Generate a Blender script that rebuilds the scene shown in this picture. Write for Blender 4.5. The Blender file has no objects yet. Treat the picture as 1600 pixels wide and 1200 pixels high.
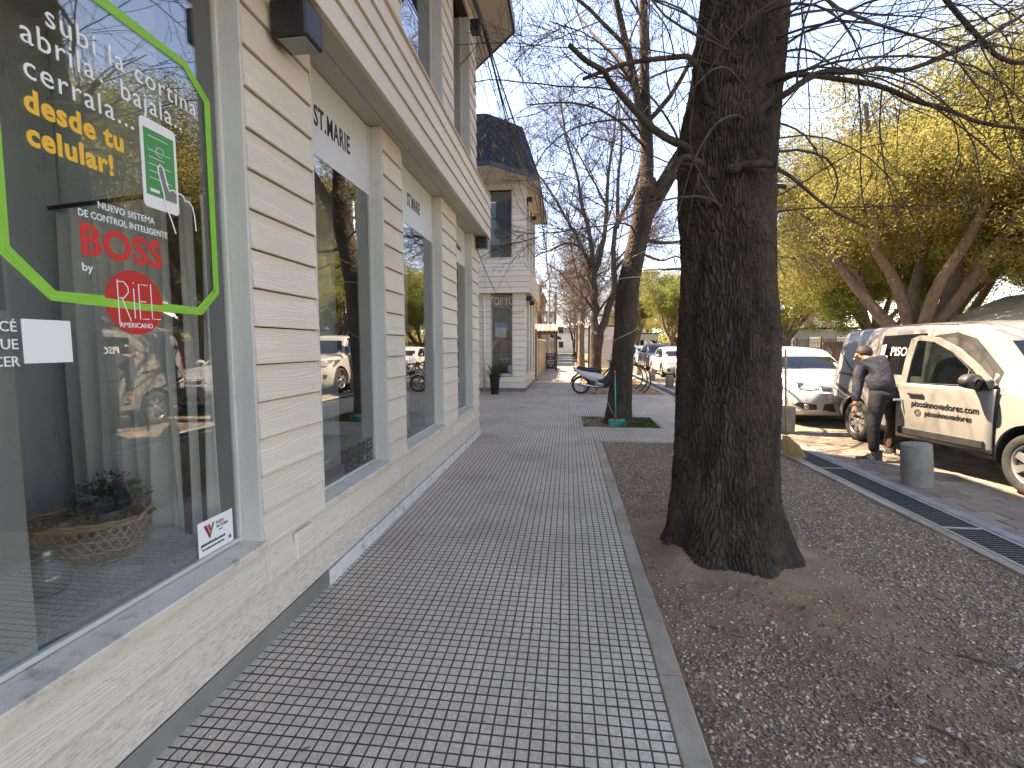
import bpy, bmesh, math, random
import numpy as np
from mathutils import Vector, Matrix, Euler, noise
from mathutils.bvhtree import BVHTree
R = math.radians
SC = bpy.context.scene
COL = SC.collection
random.seed(7)
rng = np.random.default_rng(11)

# ---------------------------------------------------------------- camera, light, exposure
cd = bpy.data.cameras.new('camera'); cam = bpy.data.objects.new('camera', cd); COL.objects.link(cam)
cd.sensor_width = 36.0; cd.lens = 727 / 1600 * 36.0; cd.clip_start = 0.05; cd.clip_end = 900
cam.location = (0, 0, 1.5)
cam.rotation_euler = (R(90 - 4.718), 0, R(6.879))
SC.camera = cam
SUN = Vector((-1.0, 0.30, 1.50)).normalized()          # towards the sun
w = bpy.data.worlds.new('World'); SC.world = w; w.use_nodes = True
wn = w.node_tree.nodes; wl = w.node_tree.links
bg = wn['Background']; sky = wn.new('ShaderNodeTexSky'); sky.sky_type = 'NISHITA'; sky.sun_disc = False
sky.sun_elevation = math.asin(SUN.z); sky.sun_rotation = math.atan2(SUN.x, SUN.y)
sky.air_density = 0.8; sky.dust_density = 0.0; sky.ozone_density = 1.6
bg.inputs['Strength'].default_value = 0.080
hs = wn.new('ShaderNodeHueSaturation'); hs.inputs['Saturation'].default_value = .94
wl.new(sky.outputs[0], hs.inputs['Color']); wl.new(hs.outputs[0], bg.inputs['Color'])
sd = bpy.data.lights.new('sun', 'SUN'); sd.energy = 2.85; sd.angle = R(0.5); sd.color = (1.0, 0.90, 0.74)
so = bpy.data.objects.new('sun', sd); COL.objects.link(so); so.location = (-10, 3, 20)
so.rotation_euler = SUN.to_track_quat('Z', 'Y').to_euler()
SC.view_settings.view_transform = 'Standard'; SC.view_settings.look = 'None'
SC.view_settings.exposure = 3.26; SC.view_settings.gamma = 1.0
SC.view_settings.use_curve_mapping = False
SC.view_settings.use_white_balance = True; SC.view_settings.white_balance_temperature = 7900; SC.view_settings.white_balance_tint = 18
SC.render.engine = 'CYCLES'
SC.cycles.max_bounces = 8; SC.cycles.diffuse_bounces = 4; SC.cycles.glossy_bounces = 4
SC.cycles.transparent_max_bounces = 12; SC.cycles.transmission_bounces = 6
SC.cycles.sample_clamp_indirect = 6.0; SC.cycles.use_denoising = True
SC.cycles.caustics_reflective = False; SC.cycles.caustics_refractive = False

# ---------------------------------------------------------------- materials
def _n(nt, t, **k):
    n = nt.nodes.new(t)
    for a, b in k.items(): setattr(n, a, b)
    return n

def coords(nt, space, scale, rnd=True):
    if space == 'pos':
        out = _n(nt, 'ShaderNodeNewGeometry').outputs['Position']
    else:
        out = _n(nt, 'ShaderNodeTexCoord').outputs['Object']
    m = _n(nt, 'ShaderNodeMapping'); m.inputs['Scale'].default_value = scale
    nt.links.new(out, m.inputs['Vector'])
    if rnd:
        oi = _n(nt, 'ShaderNodeObjectInfo'); mu = _n(nt, 'ShaderNodeMath', operation='MULTIPLY'); mu.inputs[1].default_value = 37.0
        nt.links.new(oi.outputs['Random'], mu.inputs[0])
        cb = _n(nt, 'ShaderNodeCombineXYZ')
        for i in range(3): nt.links.new(mu.outputs[0], cb.inputs[i])
        nt.links.new(cb.outputs[0], m.inputs['Location'])
    return m.outputs[0]

def noise_tex(nt, vec, scale, detail=5, rough=.55, dist=0.0):
    t = _n(nt, 'ShaderNodeTexNoise'); t.inputs['Scale'].default_value = scale
    t.inputs['Detail'].default_value = detail; t.inputs['Roughness'].default_value = rough; t.inputs['Distortion'].default_value = dist
    nt.links.new(vec, t.inputs['Vector']); return t.outputs['Fac']

def ramp(nt, fac, a, b, ca=(0, 0, 0, 1), cb=(1, 1, 1, 1)):
    r = _n(nt, 'ShaderNodeValToRGB'); r.color_ramp.elements[0].position = a; r.color_ramp.elements[1].position = b
    r.color_ramp.elements[0].color = ca; r.color_ramp.elements[1].color = cb
    nt.links.new(fac, r.inputs[0]); return r.outputs[0]

def mixc(nt, fac, a, b, mode='MIX'):
    m = _n(nt, 'ShaderNodeMix', data_type='RGBA', blend_type=mode)
    for s, v in ((m.inputs[0], fac), (m.inputs[6], a), (m.inputs[7], b)):
        if isinstance(v, (int, float)): s.default_value = v
        elif isinstance(v, tuple): s.default_value = v if len(v) == 4 else (*v, 1)
        else: nt.links.new(v, s)
    return m.outputs[2]

MATS = {}
def M(name, c1, c2=None, scale=6, rough=.6, metal=0, bump=0, bscale=80, space='pos', stretch=(1, 1, 1), rnd=0.0,
      dirt=None, stain=0, dscale=3, dlo=.55, dhi=.72, spec=.5, coat=0, lo=.35, hi=.65, rvar=0.0, bdist=.01, sheen=0):
    if name in MATS: return MATS[name]
    m = bpy.data.materials.new(name); m.use_nodes = True; nt = m.node_tree; p = nt.nodes['Principled BSDF']
    p.inputs['Roughness'].default_value = rough; p.inputs['Metallic'].default_value = metal
    p.inputs['Specular IOR Level'].default_value = spec
    if coat: p.inputs['Coat Weight'].default_value = coat; p.inputs['Coat Roughness'].default_value = .05
    if sheen: p.inputs['Sheen Weight'].default_value = sheen
    v = coords(nt, space, stretch, True)
    c = (*c1, 1)
    if c2 is not None:
        f = ramp(nt, noise_tex(nt, v, scale), lo, hi)
        c = mixc(nt, f, (*c1, 1), (*c2, 1))
    if dirt is not None:
        f = ramp(nt, noise_tex(nt, v, dscale, 8, .7), dlo, dhi)
        c = mixc(nt, f, c, (*dirt, 1))
    if stain:   # broad worn and damp-dark blotches, plus trodden gum and oil spots
        vs = coords(nt, 'pos', (1, 1, 1), False)
        c = mixc(nt, ramp(nt, noise_tex(nt, vs, 1.1, 9, .68), .42, .70), c, mixc(nt, 1.0, c, (1 - stain, 1 - stain * 1.05, 1 - stain * 1.1), 'MULTIPLY'))
        c = mixc(nt, ramp(nt, noise_tex(nt, vs, 13, 2, .5), .725, .755), c, mixc(nt, 1.0, c, (.42, .40, .38), 'MULTIPLY'))
    if rnd:
        oi = _n(nt, 'ShaderNodeObjectInfo'); mr = _n(nt, 'ShaderNodeMapRange')
        mr.inputs[3].default_value = 1 - rnd; mr.inputs[4].default_value = 1 + rnd
        nt.links.new(oi.outputs['Random'], mr.inputs[0])
        cb = _n(nt, 'ShaderNodeCombineColor')
        for i in range(3): nt.links.new(mr.outputs[0], cb.inputs[i])
        c = mixc(nt, 1.0, c, cb.outputs[0], 'MULTIPLY')
    if isinstance(c, tuple): p.inputs['Base Color'].default_value = c
    else: nt.links.new(c, p.inputs['Base Color'])
    if rvar:
        mr = _n(nt, 'ShaderNodeMapRange'); mr.inputs[3].default_value = rough - rvar; mr.inputs[4].default_value = rough + rvar
        nt.links.new(noise_tex(nt, v, scale * 1.7, 6), mr.inputs[0]); nt.links.new(mr.outputs[0], p.inputs['Roughness'])
    if bump:
        b = _n(nt, 'ShaderNodeBump'); b.inputs['Strength'].default_value = bump; b.inputs['Distance'].default_value = bdist
        nt.links.new(noise_tex(nt, v, bscale, 6, .65), b.inputs['Height']); nt.links.new(b.outputs[0], p.inputs['Normal'])
    MATS[name] = m; return m

def plank_mat(name, c1, c2, dirt, along='y', grain=1.0):
    """painted fibre-cement boards with an embossed cedar grain and weathered grime"""
    if name in MATS: return MATS[name]
    m = bpy.data.materials.new(name); m.use_nodes = True; nt = m.node_tree; p = nt.nodes['Principled BSDF']
    st = (1, .45, 5) if along == 'y' else (.45, 1, 5)
    v = coords(nt, 'pos', st, True)
    w = _n(nt, 'ShaderNodeTexWave', wave_type='BANDS', bands_direction='Z'); w.inputs['Scale'].default_value = 4.2
    w.inputs['Distortion'].default_value = 22; w.inputs['Detail'].default_value = 1.2; w.inputs['Detail Scale'].default_value = .8
    w.inputs['Detail Roughness'].default_value = .45
    nt.links.new(v, w.inputs['Vector'])
    v2 = coords(nt, 'pos', (6, 6, 90) , True)
    fine = noise_tex(nt, v2, 2.0, 4, .6)
    hgt = _n(nt, 'ShaderNodeMath', operation='MULTIPLY_ADD'); hgt.inputs[1].default_value = .5
    nt.links.new(fine, hgt.inputs[0]); nt.links.new(w.outputs['Fac'], hgt.inputs[2])
    b = _n(nt, 'ShaderNodeBump'); b.inputs['Strength'].default_value = .42 * grain; b.inputs['Distance'].default_value = .0035
    nt.links.new(hgt.outputs[0], b.inputs['Height']); nt.links.new(b.outputs[0], p.inputs['Normal'])
    v3 = coords(nt, 'pos', (1, 1, 1), False)
    big = ramp(nt, noise_tex(nt, v3, 1.6, 5), .3, .7)
    c = mixc(nt, big, (*c1, 1), (*c2, 1))
    gr = ramp(nt, w.outputs['Fac'], .0, .35, (1, 1, 1, 1), (0, 0, 0, 1))
    gm = _n(nt, 'ShaderNodeMath', operation='MULTIPLY'); gm.inputs[1].default_value = .10 * grain; nt.links.new(gr, gm.inputs[0])
    c = mixc(nt, gm.outputs[0], c, (.25, .21, .16, 1))
    # grime: more of it low down by the pavement (splash dirt), in blotches and fine specks
    geo = _n(nt, 'ShaderNodeNewGeometry'); sx = _n(nt, 'ShaderNodeSeparateXYZ'); nt.links.new(geo.outputs['Position'], sx.inputs[0])
    mr = _n(nt, 'ShaderNodeMapRange'); mr.inputs[1].default_value = .05; mr.inputs[2].default_value = .7
    mr.inputs[3].default_value = .17; mr.inputs[4].default_value = 0; nt.links.new(sx.outputs['Z'], mr.inputs[0])
    v4 = coords(nt, 'pos', (2, 2, 6), False)
    ad = _n(nt, 'ShaderNodeMath', operation='ADD'); nt.links.new(noise_tex(nt, v4, 11.0, 9, .75), ad.inputs[0]); nt.links.new(mr.outputs[0], ad.inputs[1])
    d = ramp(nt, ad.outputs[0], .60, .88)
    c = mixc(nt, d, c, (*dirt, 1))
    sp = ramp(nt, noise_tex(nt, v3, 70, 3, .5), .70, .76)
    c = mixc(nt, sp, c, (.30, .27, .22, 1))
    oi = _n(nt, 'ShaderNodeObjectInfo'); mr2 = _n(nt, 'ShaderNodeMapRange'); mr2.inputs[3].default_value = .93; mr2.inputs[4].default_value = 1.04
    nt.links.new(oi.outputs['Random'], mr2.inputs[0]); cb = _n(nt, 'ShaderNodeCombineColor')
    for i in range(3): nt.links.new(mr2.outputs[0], cb.inputs[i])
    c = mixc(nt, 1.0, c, cb.outputs[0], 'MULTIPLY')
    nt.links.new(c, p.inputs['Base Color']); p.inputs['Roughness'].default_value = .62
    MATS[name] = m; return m

def glass_mat(name, tint=(.8, .86, .84), refl=.08, rough=0.0, dark=0.0, body=(.02, .03, .03)):
    """pane: fresnel mirror over a tinted see-through (dark = share of opaque dark body)"""
    if name in MATS: return MATS[name]
    m = bpy.data.materials.new(name); m.use_nodes = True; nt = m.node_tree; nt.nodes.remove(nt.nodes['Principled BSDF'])
    out = nt.nodes['Material Output']
    tr = _n(nt, 'ShaderNodeBsdfTransparent'); tr.inputs[0].default_value = (*tint, 1)
    base = tr.outputs[0]
    if dark:
        df = _n(nt, 'ShaderNodeBsdfDiffuse'); df.inputs[0].default_value = (*body, 1)
        mx = _n(nt, 'ShaderNodeMixShader'); mx.inputs[0].default_value = dark
        nt.links.new(base, mx.inputs[1]); nt.links.new(df.outputs[0], mx.inputs[2]); base = mx.outputs[0]
    gl = _n(nt, 'ShaderNodeBsdfGlossy'); gl.inputs['Roughness'].default_value = rough
    # Schlick's fresnel from |N.I|, the same on both faces of the pane
    ge = _n(nt, 'ShaderNodeNewGeometry'); dt = _n(nt, 'ShaderNodeVectorMath', operation='DOT_PRODUCT'); nt.links.new(ge.outputs['Normal'], dt.inputs[0]); nt.links.new(ge.outputs['Incoming'], dt.inputs[1])
    ab = _n(nt, 'ShaderNodeMath', operation='ABSOLUTE'); nt.links.new(dt.outputs['Value'], ab.inputs[0])
    om = _n(nt, 'ShaderNodeMath', operation='SUBTRACT'); om.inputs[0].default_value = 1.0; nt.links.new(ab.outputs[0], om.inputs[1])
    pw = _n(nt, 'ShaderNodeMath', operation='POWER'); pw.inputs[1].default_value = 4.0; nt.links.new(om.outputs[0], pw.inputs[0])
    ma = _n(nt, 'ShaderNodeMath', operation='MULTIPLY_ADD'); ma.inputs[1].default_value = .96; ma.inputs[2].default_value = refl; ma.use_clamp = True
    nt.links.new(pw.outputs[0], ma.inputs[0])
    m2 = _n(nt, 'ShaderNodeMixShader'); nt.links.new(ma.outputs[0], m2.inputs[0]); nt.links.new(base, m2.inputs[1]); nt.links.new(gl.outputs[0], m2.inputs[2])
    nt.links.new(m2.outputs[0], out.inputs[0]); MATS[name] = m; return m

def leaf_mat(name, cols, trans=.45, scale=.9):
    if name in MATS: return MATS[name]
    m = bpy.data.materials.new(name); m.use_nodes = True; nt = m.node_tree; nt.nodes.remove(nt.nodes['Principled BSDF'])
    out = nt.nodes['Material Output']
    v = coords(nt, 'obj', (1, 1, 1), True)
    f = noise_tex(nt, v, scale, 3, .6)
    f2 = noise_tex(nt, v, 9.0, 2, .5)
    c = mixc(nt, ramp(nt, f, .38, .62), (*cols[0], 1), (*cols[1], 1))
    c = mixc(nt, ramp(nt, f2, .45, .65), c, (*cols[2], 1))
    d = _n(nt, 'ShaderNodeBsdfDiffuse'); t = _n(nt, 'ShaderNodeBsdfTranslucent')
    nt.links.new(c, d.inputs[0]); nt.links.new(c, t.inputs[0])
    mx = _n(nt, 'ShaderNodeMixShader'); mx.inputs[0].default_value = trans
    nt.links.new(d.outputs[0], mx.inputs[1]); nt.links.new(t.outputs[0], mx.inputs[2]); nt.links.new(mx.outputs[0], out.inputs[0])
    MATS[name] = m; return m

# ---------------------------------------------------------------- mesh building
def link(o, parent=None, loc=None, rot=None):
    COL.objects.link(o)
    if parent: o.parent = parent
    if loc is not None: o.location = loc
    if rot is not None: o.rotation_euler = rot
    return o

def tag(o, label=None, cat=None, group=None, kind=None):
    if label: o['label'] = label
    if cat: o['category'] = cat
    if group: o['group'] = group
    if kind: o['kind'] = kind
    return o

def thing(name, label, cat, loc=(0, 0, 0), rz=0, group=None):
    o = bpy.data.objects.new(name, None); o.empty_display_size = .2
    link(o, None, loc, (0, 0, rz)); return tag(o, label, cat, group)

def copy_tree(o, parent=None):
    c = o.copy(); COL.objects.link(c); c.parent = parent
    for ch in list(o.children): copy_tree(ch, c)
    return c

class MB:
    def __init__(s): s.v = []; s.f = []; s.s = []
    def add(s, vs, fs, smooth=False):
        k = len(s.v); s.v.extend([tuple(v) for v in vs]); s.f.extend([tuple(i + k for i in f) for f in fs]); s.s.extend([smooth] * len(fs)); return s
    def box(s, x0, x1, y0, y1, z0, z1, m=None):
        vs = [Vector((x, y, z)) for z in (z0, z1) for y in (y0, y1) for x in (x0, x1)]
        if m is not None: vs = [m @ v for v in vs]
        return s.add(vs, [(0, 2, 3, 1), (4, 5, 7, 6), (0, 1, 5, 4), (2, 6, 7, 3), (0, 4, 6, 2), (1, 3, 7, 5)])
    def bbox(s, x0, x1, y0, y1, z0, z1, b=.005, m=None):
        """box with chamfered edges"""
        X = (x0, x1); Y = (y0, y1); Z = (z0, z1); vs = []; idx = {}
        for i in (0, 1):
            for j in (0, 1):
                for k in (0, 1):
                    sx = b if i == 0 else -b; sy = b if j == 0 else -b; sz = b if k == 0 else -b
                    for a, p in enumerate(((X[i], Y[j] + sy, Z[k] + sz), (X[i] + sx, Y[j], Z[k] + sz), (X[i] + sx, Y[j] + sy, Z[k]))):
                        idx[(i, j, k, a)] = len(vs); vs.append(Vector(p))
        fs = []
        for i in (0, 1): fs.append([idx[(i, 0, 0, 0)], idx[(i, 1, 0, 0)], idx[(i, 1, 1, 0)], idx[(i, 0, 1, 0)]])
        for j in (0, 1): fs.append([idx[(0, j, 0, 1)], idx[(1, j, 0, 1)], idx[(1, j, 1, 1)], idx[(0, j, 1, 1)]])
        for k in (0, 1): fs.append([idx[(0, 0, k, 2)], idx[(1, 0, k, 2)], idx[(1, 1, k, 2)], idx[(0, 1, k, 2)]])
        for i in (0, 1):
            for j in (0, 1): fs.append([idx[(i, j, 0, 0)], idx[(i, j, 1, 0)], idx[(i, j, 1, 1)], idx[(i, j, 0, 1)]])
            for k in (0, 1): fs.append([idx[(i, 0, k, 0)], idx[(i, 1, k, 0)], idx[(i, 1, k, 2)], idx[(i, 0, k, 2)]])
        for j in (0, 1):
            for k in (0, 1): fs.append([idx[(0, j, k, 1)], idx[(1, j, k, 1)], idx[(1, j, k, 2)], idx[(0, j, k, 2)]])
        for i in (0, 1):
            for j in (0, 1):
                for k in (0, 1): fs.append([idx[(i, j, k, 0)], idx[(i, j, k, 1)], idx[(i, j, k, 2)]])
        c = Vector(((x0 + x1) / 2, (y0 + y1) / 2, (z0 + z1) / 2)); out = []
        for f in fs:
            a, b_, d = vs[f[0]], vs[f[1]], vs[f[2]]
            if (b_ - a).cross(d - a).dot(a - c) < 0: f = f[::-1]
            out.append(f)
        if m is not None: vs = [m @ v for v in vs]
        return s.add(vs, out)
    def tube(s, pts, rad, n=8, caps=True, smooth=True):
        pts = [Vector(p) for p in pts]
        if isinstance(rad, (int, float)): rad = [rad] * len(pts)
        t = (pts[1] - pts[0]).normalized(); u = t.orthogonal().normalized(); vs = []
        for i, p in enumerate(pts):
            d = (pts[min(i + 1, len(pts) - 1)] - pts[max(i - 1, 0)])
            if d.length > 1e-9: d.normalize()
            else: d = t
            u = (u - d * u.dot(d)); u = u.normalized() if u.length > 1e-6 else d.orthogonal().normalized()
            w_ = d.cross(u)
            for k in range(n):
                a = 2 * math.pi * k / n; vs.append(p + (u * math.cos(a) + w_ * math.sin(a)) * rad[i])
        fs = []
        for i in range(len(pts) - 1):
            for k in range(n):
                k2 = (k + 1) % n; fs.append((i * n + k, i * n + k2, (i + 1) * n + k2, (i + 1) * n + k))
        s.add(vs, fs, smooth)
        if caps:
            k = len(s.v) - len(vs)
            s.f.append(tuple(k + i for i in range(n))[::-1]); s.s.append(False)
            s.f.append(tuple(k + (len(pts) - 1) * n + i for i in range(n))); s.s.append(False)
        return s
    def lathe(s, prof, n=24, m=None, smooth=True, a0=0, a1=2 * math.pi):
        """prof: (r, z) list, revolved about z then moved by matrix m"""
        full = abs(a1 - a0 - 2 * math.pi) < 1e-6; nn = n if full else n + 1; vs = []
        for r, z in prof:
            for k in range(nn):
                a = a0 + (a1 - a0) * k / n; vs.append(Vector((r * math.cos(a), r * math.sin(a), z)))
        if m is not None: vs = [m @ v for v in vs]
        fs = []
        for i in range(len(prof) - 1):
            for k in range(n):
                k2 = (k + 1) % nn; fs.append((i * nn + k, i * nn + k2, (i + 1) * nn + k2, (i + 1) * nn + k))
        return s.add(vs, fs, smooth)
    def prism(s, poly, h0, h1, m=None, smooth=False):
        """polygon in xy extruded in z"""
        n = len(poly); vs = [Vector((x, y, h)) for h in (h0, h1) for x, y in poly]
        if m is not None: vs = [m @ v for v in vs]
        return s.add(vs, [tuple(range(n))[::-1], tuple(range(n, 2 * n))] + [(i, (i + 1) % n, n + (i + 1) % n, n + i) for i in range(n)], smooth)
    def grid(s, P, smooth=True, closed=False):
        nu = len(P); nv = len(P[0]); fs = []
        for i in range(nu - 1):
            for j in range(nv if closed else nv - 1):
                j2 = (j + 1) % nv; fs.append((i * nv + j, (i + 1) * nv + j, (i + 1) * nv + j2, i * nv + j2))
        return s.add([p for r in P for p in r], fs, smooth)
    def mesh(s, name='mesh'):
        me = bpy.data.meshes.new(name); me.from_pydata(s.v, [], s.f); me.polygons.foreach_set('use_smooth', s.s); me.update(); return me
    def build(s, name, mat, parent=None, loc=None, rot=None):
        me = s.mesh(name)
        if mat: me.materials.append(mat)
        return link(bpy.data.objects.new(name, me), parent, loc, rot)

def np_mesh(name, V, F, mat, parent=None, smooth=False, loc=None):
    """V (n,3) array, F (m,k) array, k = 3 or 4"""
    me = bpy.data.meshes.new(name); k = F.shape[1]
    me.vertices.add(len(V)); me.vertices.foreach_set('co', np.ascontiguousarray(V, dtype=np.float32).ravel())
    me.loops.add(F.size); me.loops.foreach_set('vertex_index', np.ascontiguousarray(F, dtype=np.int32).ravel())
    me.polygons.add(len(F)); me.polygons.foreach_set('loop_start', np.arange(0, F.size, k, dtype=np.int32))
    me.polygons.foreach_set('loop_total', np.full(len(F), k, dtype=np.int32))
    if smooth: me.polygons.foreach_set('use_smooth', np.ones(len(F), dtype=bool))
    me.update(calc_edges=True)
    if mat: me.materials.append(mat)
    return link(bpy.data.objects.new(name, me), parent, loc)

FACE_X = Euler((R(90), 0, R(90)))      # print faces +x (read by someone on the street side)
FACE_NY = Euler((R(90), 0, 0))         # print faces -y
FACE_NX = Euler((R(90), 0, R(-90)))    # print faces -x
def text(s, size, mat, loc, rot, parent=None, sx=1.0, bold=0.0, align='LEFT', depth=.0008, name='lettering', track=1.0, shear=0):
    cu = bpy.data.curves.new(name, 'FONT'); cu.body = s; cu.size = size; cu.extrude = depth; cu.offset = bold
    cu.align_x = align; cu.space_character = track; cu.shear = shear; cu.resolution_u = 3
    t = bpy.data.objects.new(name, cu); COL.objects.link(t)
    dg = bpy.context.evaluated_depsgraph_get(); me = bpy.data.meshes.new_from_object(t.evaluated_get(dg))
    bpy.data.objects.remove(t); bpy.data.curves.remove(cu)
    me.name = name; me.materials.clear(); me.materials.append(mat)
    me.transform(Matrix.Diagonal((sx, 1, 1, 1)))
    o = link(bpy.data.objects.new(name, me), parent, loc, rot); return o

# numpy noise used for bark, stones and ground relief
def vnoise(P, seed=0):
    """value noise, P (n,3) -> (n,) in -1..1"""
    Pi = np.floor(P).astype(np.int64); Pf = P - Pi; u = Pf * Pf * (3 - 2 * Pf); out = 0
    for dx in (0, 1):
        for dy in (0, 1):
            for dz in (0, 1):
                h = (Pi[:, 0] + dx) * 374761393 + (Pi[:, 1] + dy) * 668265263 + (Pi[:, 2] + dz) * 2147483647 + seed * 974711
                h = (h ^ (h >> 13)) * 1274126177; h = (h ^ (h >> 16)) & 0xffff
                wgt = (u[:, 0] if dx else 1 - u[:, 0]) * (u[:, 1] if dy else 1 - u[:, 1]) * (u[:, 2] if dz else 1 - u[:, 2])
                out = out + wgt * (h / 32767.5 - 1)
    return out

def worley(P, seed=0):
    """2-D cellular noise: returns F1, F2"""
    Pi = np.floor(P).astype(np.int64); f1 = np.full(len(P), 9.0); f2 = np.full(len(P), 9.0)
    for dx in (-1, 0, 1):
        for dy in (-1, 0, 1):
            cx = Pi[:, 0] + dx; cy = Pi[:, 1] + dy
            h = cx * 374761393 + cy * 668265263 + seed * 974711; h = (h ^ (h >> 13)) * 1274126177; h = h ^ (h >> 16)
            rx = (h & 0xffff) / 65535.; ry = ((h >> 16) & 0xffff) / 65535.
            d = np.hypot(cx + .1 + .8 * rx - P[:, 0], cy + .1 + .8 * ry - P[:, 1])
            f2 = np.minimum(f2, np.maximum(f1, d)); f1 = np.minimum(f1, d)
    return f1, f2
# ---------------------------------------------------------------- the ground
M_tile = M('terrazzo_tile', (.70, .585, .445), (.52, .43, .325), scale=60, stain=.26, rough=.62, bump=.25, bscale=260, dirt=(.90, .79, .64), dscale=120, dlo=.56, dhi=.60, rnd=.03, rvar=.1, spec=.22, bdist=.003)
M_groove = M('groove_dirt', (.10, .072, .050), (.16, .118, .082), scale=9, rough=.95)
M_conc = M('concrete_kerb', stain=.25, c1=(.36, .295, .21), c2=(.48, .40, .29), scale=5, rough=.85, bump=.5, bscale=90, dirt=(.12, .11, .10), dscale=7, dlo=.58, dhi=.8)
M_dirt = M('bed_soil', (.24, .15, .085), (.36, .235, .14), scale=3.5, rough=.97, bump=.9, bscale=55, dirt=(.20, .165, .135), dscale=30, dlo=.55, dhi=.75, rvar=0, bdist=.02)
M_paver = M('street_paver', (.20, .155, .115), (.275, .22, .165), scale=5, rough=.8, bump=.5, bscale=120, rnd=.22, dirt=(.10, .09, .08), dscale=14, dlo=.6, dhi=.8)
M_park = M('park_grass_soil', (.09, .10, .04), (.17, .14, .09), scale=.7, rough=.97, bump=.6, bscale=12, bdist=.05)

BED2 = (.22, 1.77, 8.56, 9.96)
mb = MB(); mb.box(-300, 400, -300, 500, -.5, -.06)
tag(mb.build('ground', M_park), kind='structure')
mb = MB(); mb.box(-7.5, BED2[0] + .02, -6, 70, -.058, -.0055); mb.box(BED2[0] + .0201, .43, -6, BED2[2] + .02, -.058, -.0055); mb.box(BED2[0] + .0201, .43, BED2[3] - .02, 70, -.058, -.0055); mb.box(.4301, 2.99, 7.40, BED2[2] + .02, -.058, -.0055); mb.box(.4301, 2.99, BED2[3] - .02, 14.5, -.058, -.0055)
mb.box(BED2[1] - .02, 2.99, BED2[2] + .02, BED2[3] - .02, -.058, -.0055)
sidewalk = tag(mb.build('sidewalk', M_groove), kind='structure')

# raised cells of the 40 cm pavement tiles (8 x 8 cells each)
def cell(x, y, lo=-.006, hi=0.0, g=.0037, b=.0012):
    a0, a1, b0, b1 = x + g, x + .05 - g, y + g, y + .05 - g
    vs = [(a0 - b, b0 - b, lo), (a1 + b, b0 - b, lo), (a1 + b, b1 + b, lo), (a0 - b, b1 + b, lo), (a0, b0, hi), (a1, b0, hi), (a1, b1, hi), (a0, b1, hi)]
    return vs, [(4, 5, 6, 7), (0, 1, 5, 4), (1, 2, 6, 5), (2, 3, 7, 6), (3, 0, 4, 7)]
mb = MB()
for i in range(8):
    for j in range(8):
        extra = .0015 if j == 0 else 0
        c_, f_ = cell(i * .05 + (.0003 if i == 0 else (-.0003 if i == 7 else 0)), j * .05 + (.0006 if j == 0 else (-.0006 if j == 7 else 0))); mb.add(c_, f_)
tile_me = mb.mesh('tile'); tile_me.materials.append(M_tile); tile_me.materials.append(M_groove)
tile_me.polygons.foreach_set('material_index', [0 if i % 5 == 0 else 1 for i in range(len(tile_me.polygons))])
TX, TY = .42, 7.46
BED2 = (.22, 1.77, 8.56, 9.96)
def paved(x, y):
    if BED2[0] < x < BED2[1] and BED2[2] < y < BED2[3]: return False
    left = -1.5 if y < 7.72 else (-4.6 if y < 15.0 else (-1.46 if y < 19.6 else -1.4))
    if y > 32: left = -2.6
    right = .42 if y < 7.46 else (2.98 if y < 14.46 else .42)
    return left - .03 < x < right
cand = []
rest = []
for iy in range(-17, 72):
    for ix in range(-13, 7):
        x0, y0 = TX + ix * .4, TY + iy * .4
        cs = [paved(x0 + a, y0 + b) for a in (.03, .37) for b in (.03, .37)] + [paved(x0 + .2, y0 + .2)]
        corner = x0 < -1.5 and y0 + .4 <= 7.8
        if all(cs) or (corner and x0 + .4 > -1.5):
            cand.append((x0, y0))
        elif any(cs): rest.append((x0, y0))
cand = [c for c in cand if c[1] > .6]
cand.sort(key=lambda c: c[1] + (.4 * abs(c[0]) if c[1] > 8 else 0))
for x0, y0 in cand[:300]:
    o = bpy.data.objects.new('tile', tile_me); link(o, sidewalk, (x0 + random.uniform(-.001, .001), y0 + random.uniform(-.001, .001), random.uniform(-.0008, .0008)))
V = []; F = []
for (x0, y0) in cand[300:] + rest:
    for i in range(8):
        for j in range(8):
            x, y = x0 + i * .05, y0 + j * .05
            if not paved(x + .025, y + .025): continue
            g_ = .0050; k = len(V)
            V += [(x + g_, y + g_, -.0005), (x + .05 - g_, y + g_, -.0005), (x + .05 - g_, y + .05 - g_, -.0005), (x + g_, y + .05 - g_, -.0005)]
            F.append((k, k + 1, k + 2, k + 3))
o = np_mesh('far_tiles', np.array(V), np.array(F), M_tile, sidewalk); o['kind'] = 'stuff'
mb = MB(); mb.box(-2.6, .42, 36.3, 70, -.02, -.001); mb.build('far_pavement', M_conc, sidewalk)

# kerbs round the beds
mb = MB()
y = -2.0
while y < 7.46:
    y1 = min(y + 1.02, 7.46); mb.bbox(.422, .53, y + .002, y1 - .002, -.1, .004, .006); y = y1
mb.bbox(.422, 2.98, 7.35, 7.457, -.1, .0035, .006)
for a, b in ((14.46, 14.56),): mb.bbox(.53, 2.98, a, b, -.1, .004, .006)
y = 14.46
while y < 40: mb.bbox(.422, .53, y + .002, y + 1.0, -.1, .004, .006); y += 1.002
x0, x1, y0, y1 = BED2
for a in ((x0, x1, y0, y0 + .07), (x0, x1, y1 - .07, y1), (x0, x0 + .07, y0 + .072, y1 - .072), (x1 - .07, x1, y0 + .072, y1 - .072)): mb.bbox(*a[:2], *a[2:], -.1, .004, .005)
bedkerb = tag(mb.build('bed_kerb', M_conc), kind='structure')

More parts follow.
